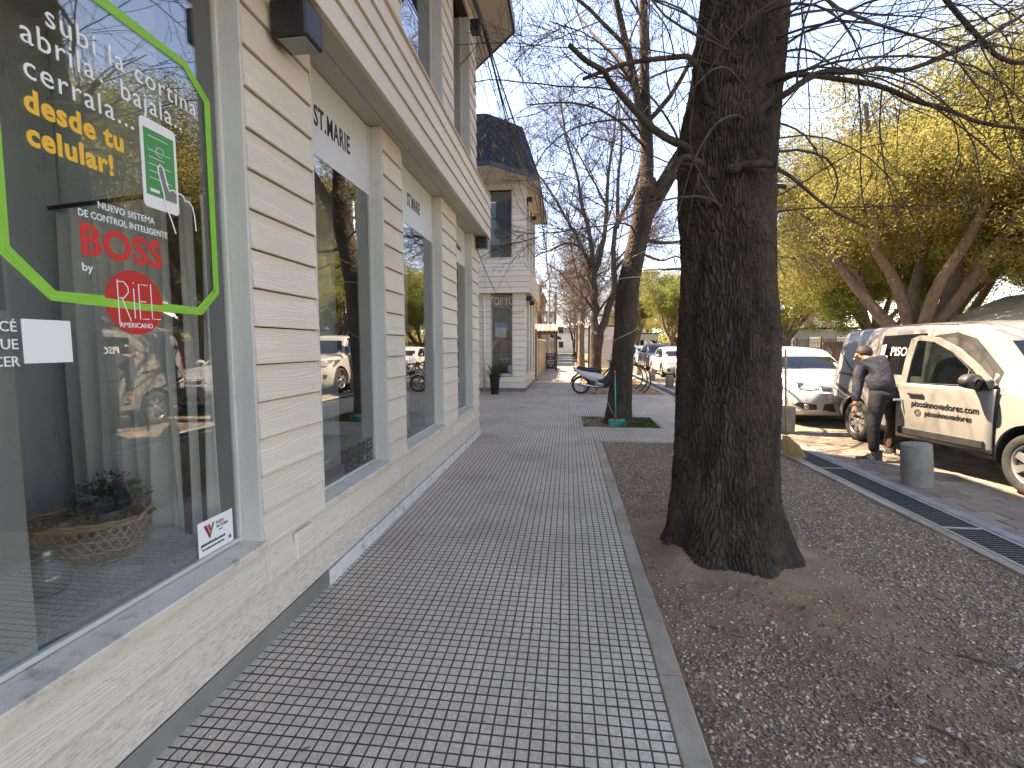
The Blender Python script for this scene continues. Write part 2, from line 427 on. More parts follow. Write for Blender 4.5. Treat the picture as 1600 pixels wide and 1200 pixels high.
def bed(name, x0, x1, y0, y1, res, amp, mound=None, mat=M_dirt, base=-.022):
    nx = int((x1 - x0) / res) + 1; ny = int((y1 - y0) / res) + 1
    X, Y = np.meshgrid(np.linspace(x0, x1, nx), np.linspace(y0, y1, ny), indexing='ij')
    P = np.stack([X.ravel(), Y.ravel(), X.ravel() * 0], 1)
    Z = base + amp * (vnoise(P * 2.3, 1) * .6 + vnoise(P * 7, 2) * .3 + vnoise(P * 26, 3) * .16 + vnoise(P * 70, 4) * .08)
    if mound:
        d = np.hypot(P[:, 0] - mound[0], P[:, 1] - mound[1]); Z += mound[3] * np.exp(-(d / mound[2]) ** 2) + .05 * np.exp(-(d / .5) ** 4) * (1 + vnoise(P * 5, 8))
    P[:, 2] = Z; ii, jj = np.meshgrid(np.arange(nx - 1), np.arange(ny - 1), indexing='ij'); k = (ii * ny + jj).ravel()
    o = np_mesh(name, P, np.stack([k, k + ny, k + ny + 1, k + 1], 1), mat, None, True); return tag(o, kind='structure')
MT = (1.13, 3.47)            # main tree
bed('tree_bed', .525, 2.985, -1.5, 7.355, .022, .02, (MT[0], MT[1], .75, .075))
bed('small_tree_bed', BED2[0] + .065, BED2[1] - .065, BED2[2] + .065, BED2[3] - .065, .03, .012, base=-.012)
bed('far_tree_bed', .525, 2.985, 14.55, 45, .12, .02)

def bedz(x, y):
    P = np.stack([x, y, x * 0], 1); Z = -.022 + .02 * (vnoise(P * 2.3, 1) * .6 + vnoise(P * 7, 2) * .3 + vnoise(P * 26, 3) * .16)
    return Z + .075 * np.exp(-(np.hypot(x - MT[0], y - MT[1]) / .75) ** 2)

def scatter_mesh(name, n, region, size, flat, mat, dens=None, seed=1, aspect=(1, 1.6), zf=bedz, kind='gravel'):
    r = np.random.default_rng(seed); x0, x1, y0, y1 = region
    x = r.uniform(x0, x1, n); y = r.uniform(y0, y1, n)
    if dens is not None:
        keep = r.uniform(0, 1, n) < dens(x, y); x = x[keep]; y = y[keep]
    n = len(x); s = r.uniform(*size, n) * r.choice([.6, .8, 1, 1.25], n); ar = r.uniform(*aspect, n)
    base = np.array([(1, 0, 0), (0, 1, 0), (-1, 0, 0), (0, -1, 0), (0, 0, 1), (0, 0, -1)], float)
    T = np.array([(0, 1, 4), (1, 2, 4), (2, 3, 4), (3, 0, 4), (1, 0, 5), (2, 1, 5), (3, 2, 5), (0, 3, 5)])
    B = base[None] * r.uniform(.65, 1.1, (n, 6, 1)) + r.uniform(-.28, .28, (n, 6, 3))
    B[:, :, 0] *= ar[:, None]; B[:, :, 2] *= flat; B *= (s / 2)[:, None, None]
    a = r.uniform(0, 2 * np.pi, n); t = r.normal(0, .25, n)
    ct, st = np.cos(t)[:, None], np.sin(t)[:, None]
    X = B[:, :, 0] * ct - B[:, :, 2] * st; Z = B[:, :, 0] * st + B[:, :, 2] * ct; Y = B[:, :, 1]
    ca, sa = np.cos(a)[:, None], np.sin(a)[:, None]
    V = np.stack([X * ca - Y * sa + x[:, None], X * sa + Y * ca + y[:, None], Z + (zf(x, y) + s * flat * .25)[:, None]], 2)
    F = (T[None] + (np.arange(n) * 6)[:, None, None]).reshape(-1, 3)
    o = np_mesh(name, V.reshape(-1, 3), F, mat); return tag(o, kind='stuff')

def dens_g(x, y):
    P = np.stack([x * 1.1, y * 1.1, x * 0], 1); n = .5 + .9 * vnoise(P, 9) + .3 * vnoise(P * 4, 5)
    d = np.hypot(x - MT[0], y - MT[1]); near = np.clip((d - .42) / .75, 0, 1)
    far = np.clip((y - 4.2) / .9, 0, 1) * .8; right = np.clip((x - 1.55 - (3.2 - y) * .1) / .4, 0, 1) * .55; low = np.clip((2.55 - y) / .6, 0, 1) * .6
    return np.clip((n * .75 + .12 + far + right + low) * near, .04, 1)
G1 = M('gravel_grey', (.42, .33, .225), (.68, .56, .41), scale=38, rough=.8, lo=.42, hi=.58, dirt=(.13, .105, .085), dscale=22, dlo=.5, dhi=.6)
G2 = M('gravel_brown', (.20, .13, .08), (.38, .27, .18), scale=34, rough=.85, lo=.42, hi=.58)
G3 = M('wood_chip', (.24, .145, .085), (.44, .31, .205), scale=40, rough=.9, lo=.42, hi=.58)
REG = (.55, 2.96, 1.25, 7.33)
scatter_mesh('gravel', 38000, REG, (.007, .021), .6, G1, dens_g, 3)
scatter_mesh('brown_gravel', 36000, REG, (.007, .022), .55, G2, dens_g, 4)
scatter_mesh('wood_chips', 30000, REG, (.008, .022), .22, G3, lambda x, y: np.clip(.28 + dens_g(x, y) * .7, 0, 1), 5, (1.3, 3.4))
scatter_mesh('stray_pebbles', 60, (.55, 2.6, 1.3, 3.6), (.02, .038), .6, M('pale_stone', (.32, .28, .23), (.42, .38, .32), scale=20), None, 6)
scatter_mesh('leaf_litter', 2600, REG, (.018, .042), .10, M('dead_leaf', (.24, .145, .08), (.40, .27, .16), scale=14, rough=.85), None, 31, (1.1, 2.0))
scatter_mesh('dust_crumbs', 420, (-1.45, .5, 1.4, 7.4), (.003, .011), .4, G3, None, 8, (1, 2.5), zf=lambda x, y: x * 0)
scatter_mesh('dry_bed_litter', 6000, (.56, 2.95, 14.6, 30), (.02, .05), .3, G3, None, 9, zf=lambda x, y: x * 0 - .015)
# short grass in the second tree's bed and beside the street further on
def grass(name, n, region, h, mat, seed, z=-.012, dens=None):
    r = np.random.default_rng(seed); x = r.uniform(region[0], region[1], n); y = r.uniform(region[2], region[3], n)
    if dens: k = r.uniform(0, 1, n) < dens(x, y); x = x[k]; y = y[k]; n = len(x)
    a = r.uniform(0, 6.28, n); hh = r.uniform(h * .4, h, n); wd = r.uniform(.003, .006, n); lx = r.normal(0, .5, n) * hh; ly = r.normal(0, .5, n) * hh
    V = np.stack([np.stack([x - wd * np.cos(a), y - wd * np.sin(a), x * 0 + z], 1), np.stack([x + wd * np.cos(a), y + wd * np.sin(a), x * 0 + z], 1), np.stack([x + lx, y + ly, z + hh], 1)], 1)
    o = np_mesh(name, V.reshape(-1, 3), np.arange(3 * n).reshape(n, 3), mat); return tag(o, kind='stuff')
LG = leaf_mat('grass_blade', ((.07, .10, .025), (.12, .14, .04), (.20, .18, .08)), .3, 3)
grass('grass', 16000, (BED2[0] + .08, BED2[1] - .08, BED2[2] + .08, BED2[3] - .08), .045, LG, 12, dens=lambda x, y: np.clip(.15 + .8 * (x > .95) + .4 * vnoise(np.stack([x * 4, y * 4, x * 0], 1), 3), .05, 1))
grass('verge_grass', 9000, (.6, 2.9, 17, 30), .07, LG, 13)
scatter_mesh('small_bed_litter', 2500, (BED2[0] + .08, BED2[1] - .08, BED2[2] + .08, BED2[3] - .08), (.01, .03), .25, G3, lambda x, y: np.where(x < 1, .9, .25), 15, zf=lambda x, y: x * 0 - .008)
# fallen twigs on the bed and a dry leaf on the pavement
MT_twig = M('twig_bark', (.10, .075, .06), (.17, .13, .105), scale=20, rough=.9)
tl = ['crooked thin twig on the gravel nearest the middle of the bed, below the trunk', 'short dark twig pointing right from the crooked twig on the bed', 'low straight twig lying on the right of the crooked twig', 'small pale twig on the bare soil left of the trunk base', 'long thin twig on the gravel at the right of the bed']
for ti, pts in enumerate(([(1.22, 2.02, .0), (1.33, 2.03, .012), (1.42, 2.10, .01), (1.49, 2.27, .005)], [(1.44, 1.92, 0), (1.52, 1.83, .01), (1.65, 1.76, 0)], [(1.7, 1.95, 0), (1.86, 1.93, .01), (2.0, 1.95, 0)], [(.75, 2.5, .0), (.85, 2.44, .008), (.97, 2.42, 0)], [(1.9, 2.4, 0), (2.1, 2.3, .012), (2.2, 2.27, 0)])):
    mb = MB(); mb.tube([(p[0], p[1], p[2] - .008) for p in pts], [.006, .007, .005, .003][:len(pts)], 6)
    tag(mb.build('fallen_twig', MT_twig), tl[ti], 'twig', 'twigs fallen on the gravel bed')

# drain channel with its gratings
M_steel = M('galvanised_frame', (.42, .43, .43), (.30, .30, .29), scale=9, rough=.5, metal=.5, dirt=(.2, .17, .14), dscale=12, dlo=.55, dhi=.75)
M_grate = M('dark_grating', (.035, .042, .048), (.055, .06, .065), scale=20, rough=.5, metal=.3)
M_dark = M('channel_black', (.01, .01, .01), rough=.95)
mb = MB(); mb.box(3.085, 3.40, -6, 60, -.053, -.050); drain = tag(mb.build('drain_channel', M_dark), kind='structure')
mb = MB()
mb.box(3.070, 3.092, -6, 60, -.049, .004); mb.box(3.383, 3.405, -6, 60, -.049, .004); mb.build('frame', M_steel, drain)
mb = MB()
for k in range(45): y = .02 + k * .0415; mb.box(.0, .286, y, y + .017, -.03, 0)
mb.box(.0, .012, .004, 1.872, -.035, .0015); mb.box(.274, .286, .004, 1.872, -.035, .0015); mb.box(.12, .128, .004, 1.872, -.037, -.004)
gme = mb.mesh('grate'); gme.materials.append(M_grate)
mb = MB(); mb.box(0, .286, 0, .024, -.03, .003); bme = mb.mesh('cross_bar'); bme.materials.append(M_steel)
for k in range(20):
    y = .36 + 1.9 * k
    link(bpy.data.objects.new('grate', gme), drain, (3.095, y, 0)); link(bpy.data.objects.new('cross_bar', bme), drain, (3.095, y - .028, 0))
mb = MB()
y = -4
while y < 50: mb.bbox(2.985, 3.068, y, y + 2.0, -.055, .001, .004); y += 2.004
tag(mb.build('concrete_margin', M_conc), kind='structure')
M_kerbw = M('worn_kerb', (.33, .32, .29), (.22, .21, .19), scale=6, rough=.85, bump=.6, bscale=70, dirt=(.42, .34, .12), dscale=2.6, dlo=.6, dhi=.68)
mb = MB()
y = -4.0
while y < 60:
    L = random.uniform(.8, 1.1); mb.bbox(3.407, 3.535, y + .003, y + L - .003, -.1, .012 + random.uniform(-.003, .003), .012); y += L
tag(mb.build('street_kerb', M_kerbw), kind='structure')

# street pavers
mb = MB(); mb.box(3.536, 11.6, -12, 75, -.058, -.010); street = tag(mb.build('street', M('paver_joint', (.075, .065, .055), (.11, .095, .08), scale=8, rough=.95)), kind='structure')
mb = MB(); mb.bbox(.004, .296, .004, .196, -.03, 0, .006); pme = mb.mesh('paver'); pme.materials.append(M_paver)
cands = []
for j in range(-40, 330):
    y = 4.0 + j * .2
    for i in range(28):
        x = 3.54 + i * .3 - (.15 if j % 2 else 0)
        if x > 11.4: continue
        cands.append((x, y))
def vis(c): return (c[1] > 4.0 and c[0] < 7.2 and c[0] < c[1] * .98 and not (c[0] > 5.2 and 4.2 < c[1] < 8.6))
near = sorted([c for c in cands if vis(c)], key=lambda c: math.hypot(*c))[:300]; ns = set(near)
for x, y in near: link(bpy.data.objects.new('paver', pme), street, (x, y, random.uniform(-.003, .001)), (random.uniform(-.006, .006), random.uniform(-.006, .006), random.uniform(-.008, .008)))
V = []; F = []
for x, y in cands:
    if (x, y) in ns or y > 60: continue
    z = random.uniform(-.004, .0); k = len(V)
    for zz, e in ((-.012, .004), (z, .009)): V += [(x + e, y + e, zz), (x + .3 - e, y + e, zz), (x + .3 - e, y + .2 - e, zz), (x + e, y + .2 - e, zz)]
    F += [(k + 4, k + 5, k + 6, k + 7)] + [(k + a, k + (a + 1) % 4, k + 4 + (a + 1) % 4, k + 4 + a) for a in range(4)]
o = np_mesh('far_pavers', np.array(V), np.array(F), M_paver, street); o['kind'] = 'stuff'
mb = MB(); y = -10
while y < 70: mb.bbox(11.62, 11.78, y, y + .995, -.1, .12, .015); y += 1.0
tag(mb.build('park_kerb', M_conc), kind='structure')
mb = MB(); mb.box(11.785, 15.5, -10, 70, -.055, .10); tag(mb.build('park_path', M('park_path_dust', (.24, .20, .15), (.32, .27, .21), scale=2, rough=.95, bump=.4)), kind='structure')
# ---------------------------------------------------------------- the shops
CREAM = plank_mat('cream_board', (.74, .665, .565), (.68, .61, .51), (.36, .31, .25))
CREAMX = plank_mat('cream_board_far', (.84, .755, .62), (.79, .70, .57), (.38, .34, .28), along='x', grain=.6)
M_trim = M('painted_trim', (.56, .55, .50), (.50, .49, .445), scale=3, rough=.55, bump=.25, bscale=60, dirt=(.27, .25, .22), dscale=5, dlo=.60, dhi=.74, stretch=(1, 1, .5))
M_sill = M('painted_sill', (.68, .61, .51), (.59, .53, .44), scale=6, rough=.6, bump=.35, bscale=80, dirt=(.24, .21, .18), dscale=8, dlo=.56, dhi=.72)
M_soffit = M('soffit_board', (.50, .475, .42), (.45, .43, .38), scale=2, rough=.7, bump=.15, bscale=60, dirt=(.3, .27, .22), dscale=3, dlo=.62, dhi=.8)
M_back = M('wall_backing', (.045, .036, .028), rough=.9)  # shade put into the colour: darkens the shadow lines between boards
M_inner = M('interior_pale', (.72, .72, .70), (.66, .66, .64), scale=2, rough=.8)
M_indark = M('interior_dark', (.05, .055, .055), (.08, .08, .08), scale=1.5, rough=.8)
M_wskirt = M('white_skirting', (.72, .70, .67), (.58, .56, .53), scale=7, rough=.75, bump=.5, bscale=50, dirt=(.25, .24, .22), dscale=9, dlo=.56, dhi=.66)
M_gskirt = M('grey_skirting', (.24, .225, .205), (.18, .17, .155), scale=4, rough=.8, bump=.35, bscale=60, dirt=(.10, .10, .10), dscale=4, dlo=.6, dhi=.8)
M_white = M('white_vinyl', (.74, .75, .76), rough=.5)
M_ink = M('black_ink', (.02, .02, .022), rough=.5)
M_slate = M('dark_roof_plate', (.028, .031, .037), (.04, .043, .05), scale=4, rough=.8, spec=.08, rnd=.08, bump=.1, bscale=40)
M_black = M('black_plastic', (.012, .012, .013), (.02, .02, .02), scale=20, rough=.45)
M_lens = M('frosted_lens', (.25, .26, .25), rough=.3)
GLASS = glass_mat('shop_glass', (.95, .97, .96), .18)
GLASSU = glass_mat('upper_glass', (.75, .8, .8), .20)

def PT(face, u, n, z):
    a, k = face
    return Vector((k + n, u, z)) if a == 'x' else Vector((u, k - n, z))
def fbox(mb, face, u0, u1, n0, n1, z0, z1, b=0):
    if face[0] == 'x': A = (face[1] + n0, face[1] + n1, u0, u1, z0, z1)
    else: A = (u0, u1, face[1] - n1, face[1] - n0, z0, z1)
    return mb.bbox(*A, b) if b else mb.box(*A)
def plank(parent, face, u0, u1, z0, z1, n0=0.0, n1=0.0, name='plank', mat=None, t=.021, lap=.018):
    """one lapped board: n0 / n1 = how far the wall line stands out at the bottom / top of the board"""
    g = .0035; zb = z0 + .0075
    prof = [(-.014 + n0, zb), (n0 + t - .002, zb), (n0 + t, zb + .003), (n0 + t, zb + .008), (n1 + t - lap, z1 + .001), (-.014 + n1, z1 + .001)]
    vs = []; u0 += g * .4; u1 -= g * .4
    for u in (u0, u1): vs += [PT(face, u, n, z) for n, z in prof]
    k = len(prof); fs = [(i, (i + 1) % k, k + (i + 1) % k, k + i) for i in range(k)] + [tuple(range(k))[::-1], tuple(range(k, 2 * k))]
    if face[0] == 'x': fs = [f[::-1] for f in fs]
    c = sum(vs, Vector()) / len(vs); vs = [v - c for v in vs]
    mb = MB(); mb.add(vs, fs)
    return mb.build(name, mat or (CREAM if face[0] == 'x' else CREAMX), parent, c)
def courses(parent, face, u0, u1, z0, z1, pitch=.184, joints=(), **k):
    n = max(1, round((z1 - z0) / pitch)); p = (z1 - z0) / n
    for i in range(n):
        us = [u0] + [j + (.9 * (i % 2)) for j in joints if u0 < j + (.9 * (i % 2)) < u1] + [u1]
        for a, b in zip(us[:-1], us[1:]): plank(parent, face, a, b, z0 + i * p, z0 + (i + 1) * p, **k)
def window(parent, face, u0, u1, z0, z1, depth=.10, glass=None, sill=True, jamb=.018, near=True, back=.0, mullion=None):
    """a recessed shop window: painted reveal boards, sloping sill and a pane"""
    f = thing('window', None, None); f.parent = parent; del_label(f)
    mb = MB()
    fbox(mb, face, u1 - jamb, u1, -depth - .02, .012, z0, z1, .003); mb.build('frame', M_trim, f); mb = MB(); fbox(mb, face, u0, u0 + jamb, -depth - .02, .012, z0, z1, .003)
    mb.build('frame', M_trim, f)
    mb = MB(); fbox(mb, face, u1 - jamb - .022, u1 - jamb, -depth - .012, -depth + .018, z0, z1, .003)
    fbox(mb, face, u0 + jamb, u0 + jamb + .022, -depth - .012, -depth + .018, z0, z1, .003)
    fbox(mb, face, u0 + jamb + .022, u1 - jamb - .022, -depth - .012, -depth + .018, z0 + .012, z0 + .03, .003)
    if mullion: fbox(mb, face, u0 + jamb + .022, u1 - jamb - .022, -depth - .012, -depth + .018, mullion, mullion + .03, .003)
    mb.build('bead', M_trim, f)
    if sill:
        mb = MB(); a, b = u0 - .02, u1 + .02
        pr = [(-depth - .02, z0 - .03), (.028, z0 - .045), (.03, z0 - .012), (.026, z0 - .006), (-depth - .02, z0 + .012)]
        vs = [PT(face, u, n, z) for u in (a, b) for n, z in pr]; k = 5
        mb.add(vs, [(i, (i + 1) % k, k + (i + 1) % k, k + i) for i in range(k)] + [tuple(range(k))[::-1], tuple(range(k, 2 * k))]); mb.build('sill', M_sill, f)
    mb = MB(); fbox(mb, face, u0 + jamb + .02, u1 - jamb - .02, -depth - .006, -depth, z0 + .03, z1)
    mb.build('pane', glass or GLASS, f)
    return f
def del_label(o):
    for k in ('label', 'category', 'group'):
        if k in o: del o[k]

# --- near building -----------------------------------------------------------
XA = -1.5; FA = ('x', XA); ZS = 3.235; ZSILL = .535
bA = thing('shop_building', 'cream clapboard shop building along the left of the pavement with tall display windows', 'building', (XA, 2, 0))
bA.location = (0, 0, 0)
YA0, YA1 = -3.5, 7.70
OP = [(-.9, 2.075, 'big'), (2.645, 3.705, 'a'), (4.13, 5.46, 'b'), (6.165, 7.20, 'c')]
cols = [(YA0, -.9), (2.075, 2.645), (3.705, 4.13), (5.46, 6.165), (7.20, YA1)]
mb = MB()
for a, b in cols: mb.box(XA - .42, XA - .012, a, b, 0, ZS)
mb.box(XA - .42, XA - .012, YA0, YA1, 0, ZSILL - .035)
mb.box(XA - .42, XA - .421, YA0, YA0 + .2, 0, 6.6)
mb.build('wall', M_back, bA); mb = MB()   # open shaft added behind the shop rooms to let skylight in
mb.box(XA - 6.8, XA - 4.4, YA0, YA1, 0, 8.28); mb.box(XA - 4.4, XA - .42, YA0, YA0 + .2, 0, 6.58); mb.box(XA - 4.4, XA - .42, YA1 - .2, YA1, 0, 6.58); mb.box(XA - 4.4, XA - 1.91, YA0, YA0 + .2, 6.581, 8.28); mb.box(XA - 4.4, XA - 1.91, YA1 - .2, YA1, 6.581, 8.28); mb.box(XA - 1.99, XA - 1.90, YA0 + .2, YA1 - .2, ZS + .06, 8.28)
mb.build('inner_wall', M('light_shaft_white', (.72, .72, .70), (.66, .66, .64), scale=1, rough=.9), bA)
for i, (a, b) in enumerate(cols):
    courses(bA, FA, a, b, .487, ZS, .1835)
for zz0, zz1, js in ((.298, .487, (YA0, -.8, 2.078, 3.95, 5.9, YA1)), (.098, .298, (YA0, .6, 2.078, 4.72, 6.6, YA1))):
    for a, b in zip(js[:-1], js[1:]): plank(bA, FA, a, b, zz0, zz1, t=.024, lap=.021)
mb = MB(); mb.bbox(XA - .3, XA + .034, 2.66, YA1 + .02, -.05, .094, .004); mb.build('white_skirting', M_wskirt, bA)
mb = MB(); mb.bbox(XA - .3, XA + .024, YA0, 2.658, -.05, .096, .004); mb.build('grey_skirting', M_gskirt, bA)
mb = MB(); mb.bbox(XA + .012, XA + .036, 2.315, 2.475, .322, .475, .004); mb.build('vent_cover', CREAM, bA)
mb = MB(); mb.bbox(XA + .012, XA + .026, 4.05, 4.17, .19, .30, .004); mb.build('vent_cover', CREAM, bA)
wins = [window(bA, FA, a, b, ZSILL, ZS) for a, b, _ in OP]
# display floor, side partitions and back of the shop behind the panes
mb = MB(); mb.box(XA - 4.4, XA - .425, YA0 + .2, YA1 - .2, ZSILL - .2, ZSILL - .04); mb.build('display_floor', M('display_floor_grey', (.50, .50, .48), (.58, .58, .56), scale=3, rough=.5), bA)
mb = MB(); mb.box(XA - 1.9, XA - .422, YA0 + .2, YA1 - .2, ZS + .002, ZS + .05); mb.build('shop_ceiling', M_inner, bA)
mb = MB()
mb.box(XA - 1.89, XA - .425, 2.30, 2.36, ZSILL - .035, ZS); mb.box(XA - 1.6, XA - .425, 3.72, 3.78, ZSILL - .035, ZS)
mb.box(XA - 1.5, XA - .425, 5.47, 5.53, ZSILL - .035, ZS); mb.box(XA - .9, XA - .425, 7.21, 7.27, ZSILL - .035, ZS)
mb.box(XA - 1.885, XA - 1.86, 2.37, 7.2, ZSILL - .035, 2.9)
mb.build('partition', M('partition_grey', (.66, .70, .71), (.60, .64, .65), scale=2, rough=.6), bA)
# overhanging band: soffit, fascia boards, sloped boards, then the upper wall
NB = .20
mb = MB()
for a, b in ((YA0, -.2), (-.2, 2.0), (2.0, 4.15), (4.15, 6.3), (6.3, YA1)):
    mb.bbox(XA - .42, XA + .055, a + .002, b - .002, ZS + .003, ZS + .03, .002); mb.bbox(XA + .06, XA + NB - .012, a + .002, b - .002, ZS + .0, ZS + .03, .002)
mb.build('soffit', M_soffit, bA)
BY1 = 7.74
mb = MB(); mb.box(XA - .41, XA + NB - .016, YA0, BY1 - .02, ZS + .032, 3.87); mb.box(XA - .41, XA + .06, YA0, BY1 - .03, 3.8701, 4.05); mb.box(XA - .41, XA - .013, YA0, BY1 - .1, 4.0501, 4.24); mb.build('band_core', M_back, bA)
zz = [ZS - .012, 3.40, 3.565, 3.73, 3.89]
for i in range(4):
    js = [YA0, (.3, 1.4, .9, 2.2)[i], (4.1, 5.2, 3.2, 4.6)[i], BY1]
    for a, b in zip(js[:-1], js[1:]): plank(bA, FA, a, b, zz[i], zz[i + 1], n0=NB, n1=NB)
zz = [3.89, 4.015, 4.14, 4.265]; nn = [NB + .006, NB * .66, NB * .34, .012]
for i in range(3):
    js = [YA0, (2.9, 1.2, 3.6)[i], BY1 - .03 * i]
    for a, b in zip(js[:-1], js[1:]): plank(bA, FA, a, b, zz[i], zz[i + 1], n0=nn[i], n1=nn[i + 1])
plank(bA, ('y', -BY1 + 0), 0, 0.01, 0, .01) if False else None
mb = MB(); mb.bbox(XA - .05, XA + .024, YA0, BY1 - .06, 4.272, 4.298, .004); mb.build('ledge', CREAM, bA)
mb = MB()   # end return of the band
mb.prism([(-.42, ZS), (NB + .01, ZS), (NB + .01, 3.89), (.012, 4.26), (-.42, 4.26)], 0, .012, Matrix(((1, 0, 0, XA), (0, 0, 1, BY1), (0, 1, 0, 0), (0, 0, 0, 1)))); mb.build('band_end_board', CREAM, bA)
ZU0, ZU1 = 4.30, 6.58
UOP = [(-.9, .9), (2.4, 3.705), (4.2, 5.58), (6.10, 7.12)]; prev = YA0; ucols = []
for a, b in UOP: ucols.append((prev, a)); prev = b
ucols.append((prev, 7.60))
mb = MB()
for a, b in ucols: mb.box(XA - .42, XA - .012, a, b, 4.20, ZU1)
mb.box(XA - .42, XA - .014, YA0, 7.6, 6.30, ZU1 + .2); mb.box(XA - 1.9, XA - .42, 7.42, 7.6, 3.3, 6.6)
mb.build('upper_wall', M_back, bA)
for a, b in ucols: courses(bA, FA, a, b, ZU0, ZU1, .19)
for a, b in UOP:
    courses(bA, FA, a, b, 6.32, ZU1, .13)
    f = window(bA, FA, a, b, ZU0 + .03, 6.32, glass=GLASSU, depth=.13, sill=False)
M_blue = M('blue_film', (.035, .045, .15), (.05, .06, .2), scale=3, rough=.4); M_teal = M('teal_edge', (.05, .30, .33), rough=.4)
for a, b in UOP[2:]:
    mb = MB(); mb.box(XA - .20, XA - .16, a + .06, b - .05, ZU0 + .05, ZU0 + .95); s = mb.build('blue_panel', M_blue, bA)
    mb = MB(); mb.box(XA - .155, XA - .15, a + .06, b - .05, ZU0 + .95, ZU0 + .99); mb.build('teal_strip', M_teal, bA)
text('tamoure', .2, M_white, (XA - .158, 6.25, ZU0 + .35), FACE_X, bA, sx=.8) if False else None
mb = MB(); mb.box(XA - 1.9, XA - .42, YA0 + .2, 7.4, 4.1, 4.15); mb.box(XA - 1.9, XA - 1.8, YA0 + .2, 7.4, 4.15, 6.55); mb.build('upper_room', M_inner, bA)
# eave with a cut corner and the steep roof above
def eave_roof(parent, poly, z, top, inset, fasc=.16, mat=M_slate):
    """poly: outer eave line (ccw seen from above, open), closed by the building side"""
    n = len(poly); mb = MB(); mb.prism(poly, z, z + .03); mb.build('eave_soffit', M_soffit, parent)
    mb = MB()
    for i in range(n):
        a, b = Vector(poly[i]), Vector(poly[(i + 1) % n]); d = (b - a).normalized(); nrm = Vector((d.y, -d.x))
        q = [a + nrm * .002, b + nrm * .002, b - nrm * .03, a - nrm * .03]
        mb.prism([(p.x, p.y) for p in q], z - .012, z + fasc)
    mb.build('gutter', M('gutter_black', (.02, .022, .026), rough=.4), parent)
    return
PA = [(XA - 1.9, YA0 - .5), (-.91, YA0 - .5), (-.91, 7.97), (-1.80, 8.98), (XA - 1.9, 8.98)]
eave_roof(bA, PA, 6.59, 8.3, .5)
def roof_slope(parent, a0, b0, a1, b1, mat, plates=True, w=.27, ang=R(48), t=.016, flip=False, name='roof_plate'):
    """quad slope (bottom a0-b0, top a1-b1) covered with diagonally laid rhombic plates, each its own piece"""
    a0, b0, a1, b1 = map(Vector, (a0, b0, a1, b1)); ex = (b0 - a0).normalized(); nrm = ex.cross(a1 - a0).normalized(); ey = nrm.cross(ex)
    q = [((p - a0).dot(ex), (p - a0).dot(ey)) for p in (a0, b0, b1, a1)]
    mb = MB(); mb.add([a0, b0, b1, a1, a0 - nrm * .06, b0 - nrm * .06, b1 - nrm * .06, a1 - nrm * .06], [(0, 1, 2, 3), (7, 6, 5, 4), (0, 4, 5, 1), (1, 5, 6, 2), (2, 6, 7, 3), (3, 7, 4, 0)])
    mb.build('roof_deck', M('deck_black', (.012, .014, .018), rough=.7), parent)
    if not plates: return
    e1 = Vector((math.cos(ang), math.sin(ang))); e2 = Vector((-math.cos(ang), math.sin(ang)))
    def clip(P, A, B):
        A = Vector(A); B = Vector(B); n = Vector((-(B - A).y, (B - A).x)); out = []
        for i in range(len(P)):
            p, r_ = P[i], P[(i + 1) % len(P)]; dp = (p - A).dot(n); dr = (r_ - A).dot(n)
            if dp >= 0: out.append(p)
            if (dp >= 0) != (dr >= 0): out.append(p + (r_ - p) * (dp / (dp - dr)))
        return out
    s = w; g = .0015; gw = .017; ga, gb = (g, gw) if flip else (gw, g)
    for i in range(-30, 60):
        for j in range(-30, 60):
            o = e1 * (i * s) + e2 * (j * s)
            P = [o + e1 * ga + e2 * gb, o + e1 * (s - g) + e2 * gb, o + e1 * (s - g) + e2 * (s - g), o + e1 * ga + e2 * (s - g)]
            for k in range(4):
                P = clip(P, q[k], q[(k + 1) % 4])
                if len(P) < 3: break
            if len(P) < 3: continue
            ar = abs(sum(P[k].x * P[(k + 1) % len(P)].y - P[(k + 1) % len(P)].x * P[k].y for k in range(len(P)))) / 2
            if ar < .002: continue
            n = len(P); c = sum(P, Vector((0, 0))) / n; C3 = a0 + ex * c.x + ey * c.y
            lift = lambda p: t + .012 * max(0, (c.y - p.y)) / s
            top = [a0 + ex * p.x + ey * p.y + nrm * lift(p) - C3 for p in P]; bot = [a0 + ex * p.x + ey * p.y - C3 for p in P]
            mb = MB(); mb.add(bot + top, [tuple(range(n, 2 * n)), *[(k, (k + 1) % n, n + (k + 1) % n, n + k) for k in range(n)]])
            mb.build(name, mat, parent, C3)
roof_slope(bA, (-.93, YA0 - .5, 6.75), (-.93, 7.95, 6.75), (-1.45, YA0 - .5, 8.95), (-1.45, 7.7, 8.95), M_slate, False)  # unseen roof top, set higher to push its shade further into the street
roof_slope(bA, (-.93, 7.96, 6.75), (-1.8, 8.95, 6.75), (-1.46, 7.71, 8.95), (-2.2, 8.5, 8.95), M_slate, False)
mb = MB(); mb.prism([(XA - 1.88, YA0 - .5), (-1.45, YA0 - .5), (-1.45, 7.7), (-2.2, 8.5), (XA - 1.88, 8.5)], 7.2, 8.93); mb.build('roof', M_slate, bA)

# plain end wall towards the passage
mb = MB(); mb.box(XA - 6.8, XA - .01, YA1 + .002, YA1 + .03, 0, ZS); mb.box(XA - 6.8, XA - .02, 7.602, 7.63, 4.2, 6.58); mb.build('end_wall', M('end_render', (.72, .66, .56), (.66, .60, .5), scale=2, rough=.8), bA)
